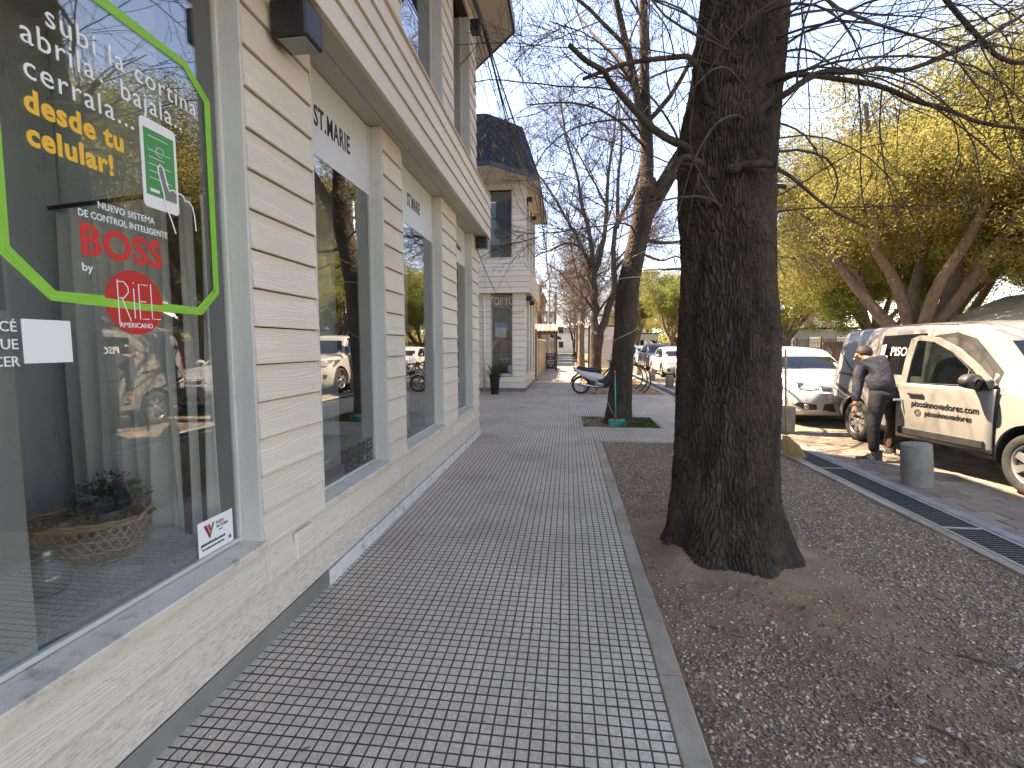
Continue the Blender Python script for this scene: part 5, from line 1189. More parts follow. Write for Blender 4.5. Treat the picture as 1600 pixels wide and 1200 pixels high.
def park_tree(label, seed, H, Rad, mat, loc, rz=0, stems=5, per=80, fork=1.3, group='leafy park trees across the street', lo=.42, leaf=(.05, .085), tr=.42, ntop=6):
    t = thing('park_tree', label, 'tree', loc, rz, group); s = Skel(seed); r = s.r
    bark_tube('trunk', [(0, 0, -.2), (0, 0, .3), (.08, 0, fork * .6), (.05, 0, fork), (.1, .05, fork + .5)], [tr * 1.2, tr * 1.05, tr, tr * 1.1, tr * .6], 48, 60, .03, .16, .3, BARKP, t, seed, flare=.15, roots=5)
    Ls = []
    for k in range(stems):
        a = 2 * math.pi * (k + r.uniform(-.25, .25)) / stems; reach = Rad * r.uniform(.45, .8); zt = H * r.uniform(.62, .86)
        pts = [(0, 0, fork * .8)]; m = 4
        for i in range(1, m + 1):
            f = i / m; pts.append((math.cos(a + .25 * math.sin(3 * f + k)) * reach * f ** .9 + r.normal(0, .22), math.sin(a + .25 * math.sin(3 * f + k)) * reach * f ** .9 + r.normal(0, .22), fork + (zt - fork) * f ** 1.05 + r.normal(0, .2)))
        P, Rr = smooth_path(pts, np.linspace(tr * .55, tr * .16, len(pts)), 14); s.add(P, Rr, 9); Ls.append((P, Rr))
    sp = [dict(n=ntop, L=(Rad * .32, Rad * .62), rf=.5, rend=.03, ang=(.5, 1.2), K=7, w=.12, g=.15, sides=6), dict(n=5, L=(Rad * .16, Rad * .36), rf=.5, rend=.014, ang=(.45, 1.2), K=5, w=.13, g=-.1, sides=4), dict(n=4, L=(Rad * .08, Rad * .2), rf=.6, rend=.007, ang=(.4, 1.2), K=4, w=.12, g=-.1, sides=3)]
    for P, Rr in Ls: s.sprout(P, Rr, 0, sp, .42)
    s.meshes(t, BARKP, 'branches'); s.tips = [q for q in s.tips if q[0][2] > H * lo * .75]
    leaf_cloud(s, per, Rad * .062, leaf, mat, t, seed, 'leaves'); return t
pa = park_tree('broad yellow green park tree with low forked trunk above the parked van', 61, 11.6, 6.6, LEAF_O, (13.2, 19.5, 0), 0, 7, 270, 1.6, ntop=8, leaf=(.040, .070))
pb_ = park_tree('yellow olive park tree reaching out of the picture top right behind the van', 67, 13.0, 7.5, LEAF_O, (18.6, 17.0, 0), 1.0, 7, 260, 2.0, ntop=8, leaf=(.040, .070))
pc = park_tree('small fresh green park tree behind the white car beside the big trunk', 71, 7.6, 3.6, LEAF_G, (12.4, 30.0, 0), .4, 4, 90, 2.0, tr=.2, ntop=5)
PK = [(pa, 'tall olive park tree standing behind the broad yellow green one', (21.5, 30, 0), 2.2, 1.05), (pb_, 'olive park tree at the right of the picture beyond the kiosk roof', (27, 24, 0), 4.0, .9), (pb_, 'wide park tree deep in the park behind the small green tree', (19, 44, 0), 5.1, 1.0),
      (pc, 'green park tree over the parked cars left of the big trunk', (9.6, 45, 0), 2.0, 1.15), (pc, 'yellow green tree further left over the far white car', (8.4, 58, 0), 3.4, 1.3), (pa, 'large park tree far off right of the vanishing point', (14.5, 62, 0), .7, .95), (pa, 'distant olive tree between the lamp arm and the big trunk', (12.8, 50, 0), 3.7, .72), (pc, 'small park tree behind the railing near the mural', (15.2, 25.5, 0), 5.5, .9),
      (pb_, 'park tree opposite the near shop window, right of the van', (17.5, 6.5, 0), 2.8, .85), (pa, 'park tree behind the camera side across the street', (16, -6, 0), 1.4, .9), (pc, 'slim park tree at the right end of the park railing', (20, 20.0, 0), 1.2, 1.1), (pb_, 'far park tree closing the view behind the mural wall', (30, 50, 0), 1.9, 1.1), (pa, 'far olive tree to the right of the mural wall', (36, 38, 0), 5.0, 1.1)]
for src, lab, loc, rz, sc_ in PK: copy_at(src, lab, loc, rz, sc_)
mb = MB()   # a far line of scrub closing the park
tagged = None
r = np.random.default_rng(77); n = 60000; x = r.uniform(14, 95, n); y = 80 + r.normal(0, 5, n) + (x - 14) * -.35; z = np.abs(r.normal(0, 2.4, n)) * (1 + .5 * vnoise(np.stack([x * .15, y * .1, x * 0], 1), 3)); a = r.normal(0, 1, (n, 3)); a /= np.linalg.norm(a, axis=1)[:, None]; b = np.cross(a, r.normal(0, 1, (n, 3))); b /= np.linalg.norm(b, axis=1)[:, None]
p = np.stack([x, y, z], 1); s_ = r.uniform(.15, .32, n)[:, None]
o = np_mesh('far_woodland', np.stack([p - a * s_, p + b * s_ * .5, p + a * s_, p - b * s_ * .5], 1).reshape(-1, 3), np.arange(4 * n).reshape(n, 4), LEAF_O); tag(o, 'olive woodland closing the far side of the park', None, None, 'stuff')
# --- palm and climbers beyond the corner shop
pl = thing('palm_tree', 'palm with brown hanging fronds above the terracotta porch', 'tree', (-2.1, 33.5, 0))
bark_tube('trunk', [(0, 0, -.1), (0, 0, 2.5), (.05, 0, 5.6)], [.22, .18, .17], 24, 40, .03, .12, .12, BARKP, pl, 3)
r3 = random.Random(5)
def frond(mb, base, az, el, L, drop, wd):
    pts = []; q = Vector(base); d = Vector((math.cos(az) * math.cos(el), math.sin(az) * math.cos(el), math.sin(el)))
    for i in range(8): pts.append(q.copy()); d.z -= drop; d.normalize(); q += d * L / 7
    mb.tube(pts, [.015 - .0015 * i for i in range(8)], 3)
    for i in range(1, 8):
        for k in range(4):
            f = (k + r3.random()) / 4; p = pts[i - 1].lerp(pts[i], f); t = (pts[i] - pts[i - 1]).normalized(); sd = t.cross(Vector((0, 0, 1))).normalized()
            for s in (-1, 1):
                e = p + (sd * s * .8 + t * .6 + Vector((0, 0, -.35))).normalized() * wd * r3.uniform(.7, 1.1); o_ = t * .02; mb.add([p - o_, p + o_, e], [(0, 1, 2)])
mb = MB()
for k in range(22): frond(mb, (.05, 0, 5.6), r3.uniform(0, 6.28), r3.uniform(.0, 1.2), r3.uniform(1.4, 2.0), .16, .32)
mb.build('green_frond', LG if False else leaf_mat('palm_green', ((.06, .09, .02), (.10, .13, .03), (.16, .15, .05)), .3, 1), pl)
mb = MB()
for k in range(38): frond(mb, (.05, 0, 5.5 - r3.random() * .5), r3.uniform(0, 6.28), r3.uniform(-1.3, -.5), r3.uniform(1.0, 2.0), .12, .22)
mb.build('dry_frond', leaf_mat('palm_dry', ((.26, .19, .11), (.34, .25, .15), (.18, .13, .08)), .3, 1), pl)
# ---------------------------------------------------------------- vehicles
from mathutils.geometry import tessellate_polygon
def paint(name, c, metal=0.0, rough=.32, dust=(.35, .31, .25)):
    m = M(name, c, tuple(x * .93 for x in c), scale=1.2, rough=rough, metal=metal, coat=.6, dirt=dust, dscale=2.2, dlo=.62, dhi=.95, space='obj', rvar=.05)
    return m
P_SAND = paint('paint_champagne', (.31, .295, .265), .25, .36); P_WHITE = paint('paint_white', (.46, .47, .47)); P_CREAMY = paint('paint_pearl', (.42, .41, .385)); P_DARK = paint('paint_graphite', (.028, .034, .045), .3, .25)
M_cglass = glass_mat('car_glass', (.42, .47, .45), .06, dark=.0); M_cglassd = glass_mat('car_glass_dark', (.10, .11, .11), .07, dark=.5, body=(.008, .01, .011))
M_tyre = M('tyre_rubber', (.018, .018, .018), (.03, .028, .026), scale=30, rough=.85, bump=.3, bscale=120, space='obj')
M_alloy = M('wheel_silver', (.45, .45, .44), (.36, .36, .35), scale=8, rough=.35, metal=.7, space='obj'); M_rimdark = M('wheel_dark', (.03, .03, .032), rough=.5)
M_trimk = M('car_black_trim', (.022, .022, .023), (.03, .03, .03), scale=12, rough=.55, space='obj'); M_chrome = M('chrome', (.6, .6, .6), rough=.12, metal=1.0)
M_lamp = M('lamp_glass', (.50, .52, .53), (.22, .23, .24), scale=26, rough=.12, space='obj', spec=.8, coat=1, metal=.3); M_red = M('tail_red', (.50, .012, .015), rough=.2, coat=.8); M_seam = M('panel_gap', (.015, .014, .013), rough=.8)
M_plate = M('plate_white', (.6, .6, .58), rough=.4); M_cab = M('car_interior', (.04, .04, .042), (.06, .06, .06), scale=6, rough=.8)

def chaikin(P, it=2):
    for _ in range(it):
        Q = [P[0]]
        for a, b in zip(P[:-1], P[1:]): Q += [tuple(.75 * x + .25 * y for x, y in zip(a, b)), tuple(.25 * x + .75 * y for x, y in zip(a, b))]
        Q[1] = P[0]; Q = Q[:1] + Q[2:-1] + [P[-1]]; P = Q
    return P
def interp(keys, xs):
    """monotone cubic through (x, v) keys"""
    K = sorted(keys); X = np.array([k[0] for k in K]); Y = np.array([k[1] for k in K]); h = np.diff(X); d = np.diff(Y) / h; m = np.zeros(len(X)); m[0] = d[0]; m[-1] = d[-1]
    for i in range(1, len(X) - 1): m[i] = 0 if d[i - 1] * d[i] <= 0 else 2 * d[i - 1] * d[i] / (d[i - 1] + d[i])
    out = []
    for x in xs:
        x = min(max(x, X[0]), X[-1]); i = min(np.searchsorted(X, x, 'right') - 1, len(X) - 2); i = max(i, 0); t = (x - X[i]) / h[i]
        out.append((2 * t ** 3 - 3 * t * t + 1) * Y[i] + (t ** 3 - 2 * t * t + t) * h[i] * m[i] + (-2 * t ** 3 + 3 * t * t) * Y[i + 1] + (t ** 3 - t * t) * h[i] * m[i + 1])
    return out
def shell(stations, xs, ctrl, it=2):
    """stations: dict of key lists; ctrl(values) -> half section control polygon (y,z) bottom centre to top centre"""
    names = list(stations); vals = {n: interp(stations[n], xs) for n in names}; rows = []
    for i, x in enumerate(xs):
        H = chaikin(ctrl({n: vals[n][i] for n in names}), it); full = [(x, -y, z) for y, z in H] + [(x, y, z) for y, z in H[::-1][1:-1]]; rows.append(full)
    mb = MB(); mb.grid(rows, True, True); n = len(rows[0]); k = len(mb.v)
    mb.f.append(tuple(range(n))[::-1]); mb.s.append(False); mb.f.append(tuple(k - n + i for i in range(n))); mb.s.append(False)
    return mb
def boolean_cut(me, cutters):
    o = bpy.data.objects.new('tmp', me); COL.objects.link(o); tmp = []
    for cm in cutters:
        c = bpy.data.objects.new('cut', cm); COL.objects.link(c); tmp.append(c); md = o.modifiers.new('b', 'BOOLEAN'); md.object = c; md.operation = 'DIFFERENCE'; md.solver = 'EXACT'
    dg = bpy.context.evaluated_depsgraph_get(); out = bpy.data.meshes.new_from_object(o.evaluated_get(dg))
    for q in tmp + [o]: bpy.data.objects.remove(q)
    return out
class Proj:
    def __init__(s, *mbs):
        v = []; f = []
        for m in mbs:
            k = len(v); v += [Vector(a) for a in m.v]; f += [[i + k for i in q] for q in m.f]
        s.t = BVHTree.FromPolygons(v, f)
    def hit(s, p, d, off):
        d = Vector(d).normalized(); p = Vector(p); h = s.t.ray_cast(p - d * 6, d)
        if h[0] is None: h = s.t.find_nearest(p)
        n = h[1]
        if n.dot(d) > 0: n = -n
        return h[0] + n * off
    def patch(s, pts, d, off, mat, name, parent, cuts=4, thick=.0):
        pts = [Vector(p) for p in pts]; tris = tessellate_polygon([pts]); bm = bmesh.new(); vs = [bm.verts.new(p) for p in pts]
        for t in tris:
            try: bm.faces.new([vs[i] for i in t])
            except ValueError: pass
        bmesh.ops.subdivide_edges(bm, edges=bm.edges[:], cuts=cuts, use_grid_fill=True)
        for v in bm.verts: v.co = s.hit(v.co, d, off)
        if thick:
            r_ = bmesh.ops.extrude_face_region(bm, geom=bm.faces[:]); dv = Vector(d).normalized() * thick
            for g_ in r_['geom']:
                if isinstance(g_, bmesh.types.BMVert): g_.co -= dv
        bmesh.ops.recalc_face_normals(bm, faces=bm.faces[:])
        me = bpy.data.meshes.new(name); bm.to_mesh(me); bm.free(); me.polygons.foreach_set('use_smooth', [True] * len(me.polygons)); me.materials.append(mat)
        return link(bpy.data.objects.new(name, me), parent)
    def line(s, pts, d, r, mat, name, parent, off=0.0, step=.06, close=False):
        P = []; pts = [Vector(p) for p in pts]
        if close: pts.append(pts[0])
        for a, b in zip(pts[:-1], pts[1:]):
            n = max(1, int((b - a).length / step)); P += [a.lerp(b, i / n) for i in range(n)]
        P.append(pts[-1]); mb = MB(); mb.tube([s.hit(p, d, off) for p in P], r, 5); return mb.build(name, mat, parent)
def side(pts, s=-1): return [(x, 0, z) for x, z in pts], (0, -s, 0)
def wheel(parent, x, y, r, wd, spokes=7, mat=M_alloy, s=-1, style='blade', rimr=.66):
    w_ = bpy.data.objects.new('wheel', None); link(w_, parent, (x, y, r)); o = s
    Rm = Matrix.Rotation(R(90) * (1 if s < 0 else -1), 4, 'X')       # local +z of the lathe points outboard
    q = r * rimr; mb = MB()
    mb.lathe([(q, -wd / 2), (r * .93, -wd / 2), (r * .985, -wd * .36), (r, -wd * .2), (r, wd * .2), (r * .985, wd * .36), (r * .94, wd * .47), (r * .84, wd * .52), (q * 1.04, wd * .46), (q, wd * .40)], 40, Rm)
    mb.build('tyre', M_tyre, w_)
    mb = MB(); mb.lathe([(q, -wd * .4), (q, wd * .40), (q * .955, wd * .42), (q * .93, wd * .34), (q * .90, wd * .1)], 36, Rm)
    n = spokes
    for k in range(n):
        a = 2 * math.pi * k / n
        for e in ((-1, 1) if style == 'twin' else (0,)):
            a2 = a + e * .13; hw = q * (.10 if style == 'twin' else .155); mm = Rm @ Matrix.Rotation(a2, 4, 'Z')
            z0, z1 = wd * .36, wd * .25
            vs = [(q * .16, -hw * .8, z0), (q * .16, hw * .8, z0), (q * .94, hw * 1.15, z0 - .004), (q * .94, -hw * 1.15, z0 - .004), (q * .16, -hw, z1), (q * .16, hw, z1), (q * .94, hw * 1.3, z1 - .01), (q * .94, -hw * 1.3, z1 - .01)]
            mb.add([mm @ Vector(v) for v in vs], [(0, 1, 2, 3), (0, 4, 5, 1), (1, 5, 6, 2), (3, 2, 6, 7), (0, 3, 7, 4)])
    mb.lathe([(q * .24, wd * .3), (q * .22, wd * .39), (q * .12, wd * .42), (0, wd * .42)], 20, Rm); mb.build('rim', mat, w_)
    mb = MB(); mb.lathe([(q * .93, wd * .16), (0, wd * .14)], 30, Rm); mb.build('brake_shade', M_rimdark, w_)
    return w_
def arch_cut(x, r, W, z=None):
    m = MB(); m.lathe([(0, -.30), (r, -.30), (r, .30), (0, .30)], 32, Matrix.Translation((x, 0, z if z else r * .86)) @ Matrix.Rotation(R(90), 4, 'X') , smooth=False); return m
def well_cutters(x, r, W, z):
    out = []
    for s in (-1, 1):
        m = MB(); P = [(r * math.cos(a), r * math.sin(a)) for a in [2 * math.pi * k / 32 for k in range(32)]]
        m.prism(P, 0, .55, Matrix(((1, 0, 0, x), (0, 0, 1, (W - .27) if s > 0 else (-W - .28)), (0, 1, 0, z), (0, 0, 0, 1))))
        bm = bmesh.new(); me = m.mesh('c'); bm.from_mesh(me); bmesh.ops.recalc_face_normals(bm, faces=bm.faces[:]); bm.to_mesh(me); bm.free(); out.append(me)
    return out
def liner(parent, x, r, W, z):
    for s in (-1, 1):
        mb = MB(); Mx = Matrix(((1, 0, 0, x), (0, 0, 1, (W - .275) if s > 0 else (-W + .02)), (0, 1, 0, z), (0, 0, 0, 1)))
        mb.lathe([(r - .006, .0), (r - .006, .255)], 30, Mx, a0=R(-20), a1=R(200)); mb.lathe([(r - .008, .005 if s > 0 else .25), (0, .005 if s > 0 else .25)], 30, Mx)
        mb.build('wheel_arch', M_trimk, parent)
def mirror_part(parent, pos, s, mat, size=(.10, .11, .075)):
    o = bpy.data.objects.new('side_mirror', None); link(o, parent, pos); mb = MB(); P = []
    a, b, c = size
    for i in range(9):
        u = i / 8; sc = (.35, .72, .93, 1, 1, 1, .98, .95, .9)[i]; P.append([(a * (1 - u) - .03, b * sc * math.cos(t), c * sc * math.sin(t)) for t in [2 * math.pi * k / 16 for k in range(16)]])
    mb.grid(P, True, True); k = len(mb.v); mb.f.append(tuple(k - 16 + i for i in range(16))); mb.s.append(False); mb.f.append(tuple(k - 144 + i for i in range(16))[::-1]); mb.s.append(True)
    mb.build('shell', mat, o); mb = MB(); mb.tube([(0, 0, -.03), (.0, -s * size[1] * 1.15, -.075)], [.035, .045], 8); mb.build('arm', M_trimk, o); return o
CB = lambda v: [(0, v['zb']), (v['ws'] * .8, v['zb']), (v['ws'], v['zb'] + .03), (v['wm'] * .995, v['zb'] + (v['zm'] - v['zb']) * .45), (v['wm'], v['zm']), (v['wt'], v['zt']), (v['wt'] * .93, v['zt'] + (v['zc'] - v['zt']) * .5), (v['wt'] * .55, v['zc'] - .012), (0, v['zc'])]
CG = lambda v: [(0, v['z0']), (v['wb'], v['z0']), (v['wb'], v['z0'] + .02), (v['wb'] * .5 + v['wr'] * .5, v['z0'] * .5 + v['zr'] * .5), (v['wr'], v['zr'] - .07), (v['wr'] * .90, v['zr'] - .005), (v['wr'] * .5, v['zr'] + v['cr'] * .75), (0, v['zr'] + v['cr'])]
def make_body(t, mat, low, cab, xs_low, xs_cab, wheels, rwell, W, zwell, cuts_extra=()):
    ml = shell(low, xs_low, CB); mc = shell(cab, xs_cab, CG) if cab else None
    me = ml.mesh('body'); bm = bmesh.new(); bm.from_mesh(me); bmesh.ops.recalc_face_normals(bm, faces=bm.faces[:]); bm.to_mesh(me); bm.free()
    cuts = []
    for x in wheels: cuts += well_cutters(x, rwell, W, zwell)
    me2 = boolean_cut(me, cuts); me2.materials.clear(); me2.materials.append(mat); me2.polygons.foreach_set('use_smooth', [True] * len(me2.polygons))
    me2.set_sharp_from_angle(angle=R(38)); o = link(bpy.data.objects.new('body', me2), t)
    if mc: co = mc.build('cabin', mat, t); co.data.set_sharp_from_angle(angle=R(50))
    for x in wheels: liner(t, x, rwell, W, zwell)
    return ml, mc, Proj(*( [ml] + ([mc] if mc else []))), Proj(ml)
def X(a, b, n): return [a + (b - a) * i / (n - 1) for i in range(n)]
def cap_xs(a, b, n, e=.10): return [a, a + e * .12, a + e * .35, a + e * .7] + X(a + e, b - e, n) + [b - e * .7, b - e * .35, b - e * .12, b]

# --- delivery van ------------------------------------------------------------
van = thing('delivery_van', 'champagne delivery van with dark side graphics, its near side front door standing open', 'van', (5.385, 6.50, 0), R(-90))
low = dict(zb=[(-2.17, .42), (-2.0, .30), (-1.5, .24), (1.6, .24), (2.0, .27), (2.2, .36)], ws=[(-2.17, .70), (-2.05, .80), (-1.5, .83), (1.5, .83), (1.95, .78), (2.2, .58)], wm=[(-2.17, .74), (-2.08, .845), (-1.7, .872), (1.4, .875), (1.85, .84), (2.1, .72), (2.2, .60)], zm=[(-2.17, .68), (1.5, .66), (2.2, .56)],
           wt=[(-2.17, .72), (-2.08, .83), (-1.7, .862), (1.0, .862), (1.5, .83), (1.9, .74), (2.1, .62), (2.2, .50)], zt=[(-2.17, .98), (.9, 1.0), (1.3, 1.0), (1.8, .90), (2.1, .78), (2.2, .70)], zc=[(-2.17, 1.04), (.9, 1.06), (1.25, 1.10), (1.7, 1.02), (2.05, .90), (2.2, .76)])
cab = dict(z0=[(-2.16, .9), (1.5, .98)], wb=[(-2.16, .78), (-2.05, .85), (-1.6, .864), (.9, .864), (1.25, .84), (1.5, .78)], wr=[(-2.16, .66), (-2.0, .74), (-1.4, .76), (.4, .755), (.75, .74), (1.1, .74), (1.5, .74)], zr=[(-2.16, 1.58), (-2.08, 1.70), (-1.8, 1.765), (-.6, 1.79), (.35, 1.765), (.60, 1.70), (.95, 1.44), (1.25, 1.19), (1.5, 1.06)], cr=[(-2.16, .01), (-1.5, .03), (.3, .035), (1.5, .02)])
ml, mc, pj, pl_ = make_body(van, P_SAND, low, cab, cap_xs(-2.17, 2.2, 44, .12), cap_xs(-2.16, 1.5, 44, .10), (-1.405, 1.405), .375, .87, .34)
sd = lambda pts: [(x, 0, z) for x, z in pts]
RT = (0, 1, 0); LF = (0, -1, 0)
for s_, D in ((-1, RT), (1, LF)):
    pj.patch(sd([(-1.02, 1.10), (-.98, 1.64), (-.16, 1.66), (-.10, 1.10)]), D, .004, M_cglassd, 'side_window', van)
    pj.patch(sd([(-2.16, .36), (-2.14, .66), (-1.98, .60), (-1.86, .40), (-1.80, .27), (-2.05, .28)]), D, .006, M_trimk, 'bumper_corner', van)
    pj.patch(sd([(-1.0, .26), (-1.0, .36), (1.0, .36), (1.0, .26)]), D, .008, M_trimk, 'sill_trim', van)
    pj.patch(sd([(-2.14, .74), (-2.165, 1.28), (-2.06, 1.28), (-2.06, .78)]), D, .008, M_red, 'tail_light', van)
    for L_ in ([(-1.10, .40), (-1.08, 1.0), (-1.06, 1.70)], [(-.10, .40), (-.06, 1.05), (-.08, 1.70)], [(1.02, .42), (1.05, 1.05)], [(-2.05, 1.33), (-1.2, 1.36)], [(-1.78, .95), (-.1, .97)]):
        pj.line(sd(L_), D, .0035, M_seam, 'panel_gap', van)
    wheel(van, -1.405, s_ * .765, .315, .185, 7, s=s_); wheel(van, 1.405, s_ * .765, .315, .185, 7, s=s_)
    pj.patch(sd([(1.42, .72), (1.42, .75), (1.50, .75), (1.50, .72)]), D, .006, M_lamp, 'side_repeater', van, 1)
# dark wrap on the rear quarter: stripes, comb and dot pattern, the word on the sliding door glass
M_wrapk = M('wrap_black', (.015, .015, .017), rough=.35); M_wrapg = M('wrap_grey', (.20, .21, .23), (.25, .26, .28), scale=3, rough=.35, space='obj'); M_wrapw = M('wrap_white', (.62, .62, .60), rough=.4)
pj.patch(sd([(-2.145, .68), (-2.13, 1.42), (-2.03, 1.50), (-1.58, 1.58), (-1.62, 1.0), (-1.38, .92), (-1.75, .76), (-2.0, .66)]), RT, .005, M_wrapg, 'rear_wrap', van)
pj.patch(sd([(-2.13, 1.075), (-2.13, 1.035), (-1.12, .99), (-1.12, 1.03)]), RT, .010, M_wrapk, 'stripe', van)
pj.patch(sd([(-2.13, .93), (-2.13, .88), (-1.62, .70), (-1.42, .715)]), RT, .010, M_wrapk, 'stripe', van)
pj.patch(sd([(-2.13, .87), (-2.13, .84), (-1.68, .68), (-1.60, .70)]), RT, .012, M_wrapw, 'stripe', van)
pj.patch(sd([(-2.13, .83), (-2.14, .46), (-1.88, .42), (-1.78, .60), (-1.64, .66)]), RT, .0105, M_wrapk, 'dark_corner', van)
for k in range(8):
    x = -2.09 + k * .058; pj.patch(sd([(x, .79 - k * .016), (x + .03, .78 - k * .016), (x + .045, .66 - k * .004), (x + .018, .655 - k * .004)]), RT, .016, M_wrapw, 'comb_tooth', van, 1)
pj.line(sd([(-2.02, 1.40), (-1.62, 1.12), (-1.35, 1.05)]), RT, .012, M_wrapk, 'stripe', van, .004)
mb = MB()
for i in range(9):
    for j in range(7):
        if (i + j) < 12: c_ = pj.hit((-2.04 + i * .045, 0, 1.13 + j * .04 - i * .006), RT, .008); mb.lathe([(0, 0), (.006, 0)], 8, Matrix.Translation(c_) @ Matrix.Rotation(R(90), 4, 'X'))
mb.build('dots', M_wrapw, van)
def ptext(s, size, x, z, mat, parent, pjx, off=.009, sx=.9, bold=.002, name='lettering'):
    o = text(s, size, mat, (0, 0, 0), (0, 0, 0), parent, sx=sx, bold=bold); me = o.data
    for v in me.vertices: v.co = pjx.hit((x + v.co.x, 0, z + v.co.y), RT, off + max(0, v.co.z))
    return o
ptext('PISOS', .17, -.76, 1.36, M_wrapw, van, pj, .009, .95, .003)
pj.patch(sd([(-.96, 1.22), (-.97, 1.50), (-.87, 1.52), (-.88, 1.36), (-.80, 1.35), (-.81, 1.24)]), RT, .012, M_wrapw, 'logo_block', van, 1)
ptext('SOLUCIONES', .035, -2.0, 1.445, M_wrapk, van, pj, .011, .8, 0)
# front opening (door stands open): dark patches on the closed body stand in for the shaded cab
pj.patch(sd([(-.03, .42), (-.05, 1.62), (.30, 1.66), (.58, 1.58), (.98, 1.22), (1.00, .42)]), RT, .004, M_trimk, 'door_opening', van)
pj.patch(sd([(.02, .48), (.0, 1.58), (.28, 1.60), (.54, 1.52), (.90, 1.20), (.94, .48)]), RT, .008, M('cabin_dark', (.03, .028, .026), (.06, .055, .05), scale=4, rough=.9), 'door_shade_patch', van)
pj.patch(sd([(.06, 1.04), (.02, 1.56), (.28, 1.60), (.58, 1.50), (.98, 1.14), (1.0, 1.06)]), LF, .005, M_cglassd, 'front_window', van)
# windscreen, bonnet gap, nose
fr = lambda pts: [(2.5, y, z) for y, z in pts]
wsd = (-1, 0, -.28)
pj.patch([(1.32 - .05, y, z) for y, z in ((-.70, 1.12), (-.60, 1.68), (.60, 1.68), (.70, 1.12))], wsd, .005, M_cglassd, 'windscreen', van, 6)
pj.line([(1.3, -.72, 1.10), (1.3, 0, 1.13), (1.3, .72, 1.10)], (-.5, 0, -1), .010, M_trimk, 'wiper_cowl', van, .0)
for s in (-1, 1): pj.line([(1.30, s * .76, 1.06), (1.75, s * .66, .96), (2.05, s * .5, .88)], (0, 0, -1), .0035, M_seam, 'panel_gap', van)
pj.patch(fr([(-.72, .72), (-.62, .88), (-.42, .84), (-.40, .72)]), (-1, 0, 0), .006, M_lamp, 'headlight', van); pj.patch(fr([(.72, .72), (.62, .88), (.42, .84), (.40, .72)]), (-1, 0, 0), .006, M_lamp, 'headlight', van)
pj.patch(fr([(-.38, .72), (-.36, .80), (.36, .80), (.38, .72)]), (-1, 0, 0), .005, M_trimk, 'grille', van); pj.patch(fr([(-.45, .36), (-.48, .50), (.48, .50), (.45, .36)]), (-1, 0, 0), .005, M_trimk, 'lower_grille', van)
pj.line([(1.45, s_ * 0 - .5, 1.09), (1.20, -.1, 1.25)], wsd, .006, M_trimk, 'wiper', van, .012); pj.line([(1.45, .1, 1.09), (1.20, .5, 1.25)], wsd, .006, M_trimk, 'wiper', van, .012)
for k in (-1, 1): pj.line([(-1.9, k * .68, 2), (.2, k * .68, 2)], (0, 0, -1), .010, M_trimk, 'roof_strip', van)
mb = MB(); mb.lathe([(0, 0), (.045, 0), (.045, .002), (0, .002)], 20, Matrix.Diagonal((1.6, .8, 1, 1))); 
pj.patch([(1.3, y, z) for y, z in ((-.46, 1.55), (-.46, 1.61), (-.32, 1.61), (-.32, 1.55))], wsd, .008, M('sticker_green', (.32, .42, .38), rough=.5), 'windscreen_sticker', van, 1)
# the open front door: own hinge, shaped skin, window, handle, mirror, print
dh = bpy.data.objects.new('front_door', None); link(dh, van, (1.03, -.868, 0), (0, 0, R(14.5)))
def dsk(x, z): return -.018 - .026 * (1 - min(1, abs((z - .74) / .42)) ** 2) * (1 - .15 * abs(x + .5))
XS = X(-1.085, -.005, 16)
def ztop(x): return 1.04 + .012 * math.sin(x)
P = []
for x in XS:
    zb_ = .345; row = []
    for j in range(17):
        z = zb_ + (ztop(x) - zb_) * j / 16; row.append((x, dsk(x, z), z))
    P.append(row)
mb = MB(); mb.grid(P); sk_ = mb.build('outer_skin', P_SAND, dh); md = sk_.modifiers.new('t', 'SOLIDIFY'); md.thickness = .012; md.offset = -1 if True else 1
mb = MB(); mb.bbox(-1.07, -.02, .0, .045, .36, 1.03, .01); mb.build('inner_trim', M_trimk, dh)
# window frame as bent bars
fo = [(-1.065, 1.03), (-1.045, 1.30), (-1.0, 1.585), (-.90, 1.625), (-.70, 1.60), (-.45, 1.47), (-.22, 1.28), (-.03, 1.08)]
mb = MB()
for a, b, w_ in ((0, 1, .05), (1, 2, .05), (2, 3, .042), (3, 4, .042), (4, 5, .04), (5, 6, .038), (6, 7, .036)):
    p, q = Vector(fo[a]), Vector(fo[b]); d = (q - p).normalized(); n_ = Vector((-d.y, d.x)); 
    if n_.dot(Vector((-.55, 1.2)) - p) < 0: n_ = -n_
    w0 = w_ if a < 2 else .036
    lean = lambda z: .02 + (z - 1.03) * .10
    vs = []
    for (u, v) in (p, q, q + n_ * w0 * 1.6, p + n_ * w0 * 1.6):
        vs.append((u, -.030 + lean(v) - .02, v))
    for (u, v) in (p, q, q + n_ * w0 * 1.6, p + n_ * w0 * 1.6):
        vs.append((u, .02 + lean(v) - .02, v))
    mb.add(vs, [(0, 1, 2, 3), (7, 6, 5, 4), (0, 4, 5, 1), (3, 2, 6, 7), (0, 3, 7, 4), (1, 5, 6, 2)])
mb.build('window_frame', P_SAND, dh)
mb = MB(); lean = lambda z: (z - 1.03) * .10
gp = [(-1.0, 1.03), (-.97, 1.50), (-.90, 1.565), (-.72, 1.545), (-.50, 1.42), (-.28, 1.22), (-.12, 1.06)]
mb.add([(u, -.012 + lean(v), v) for u, v in gp] + [(u, -.007 + lean(v), v) for u, v in gp], [tuple(range(7)), tuple(range(7, 14))[::-1]]); mb.build('window', M_cglass, dh)
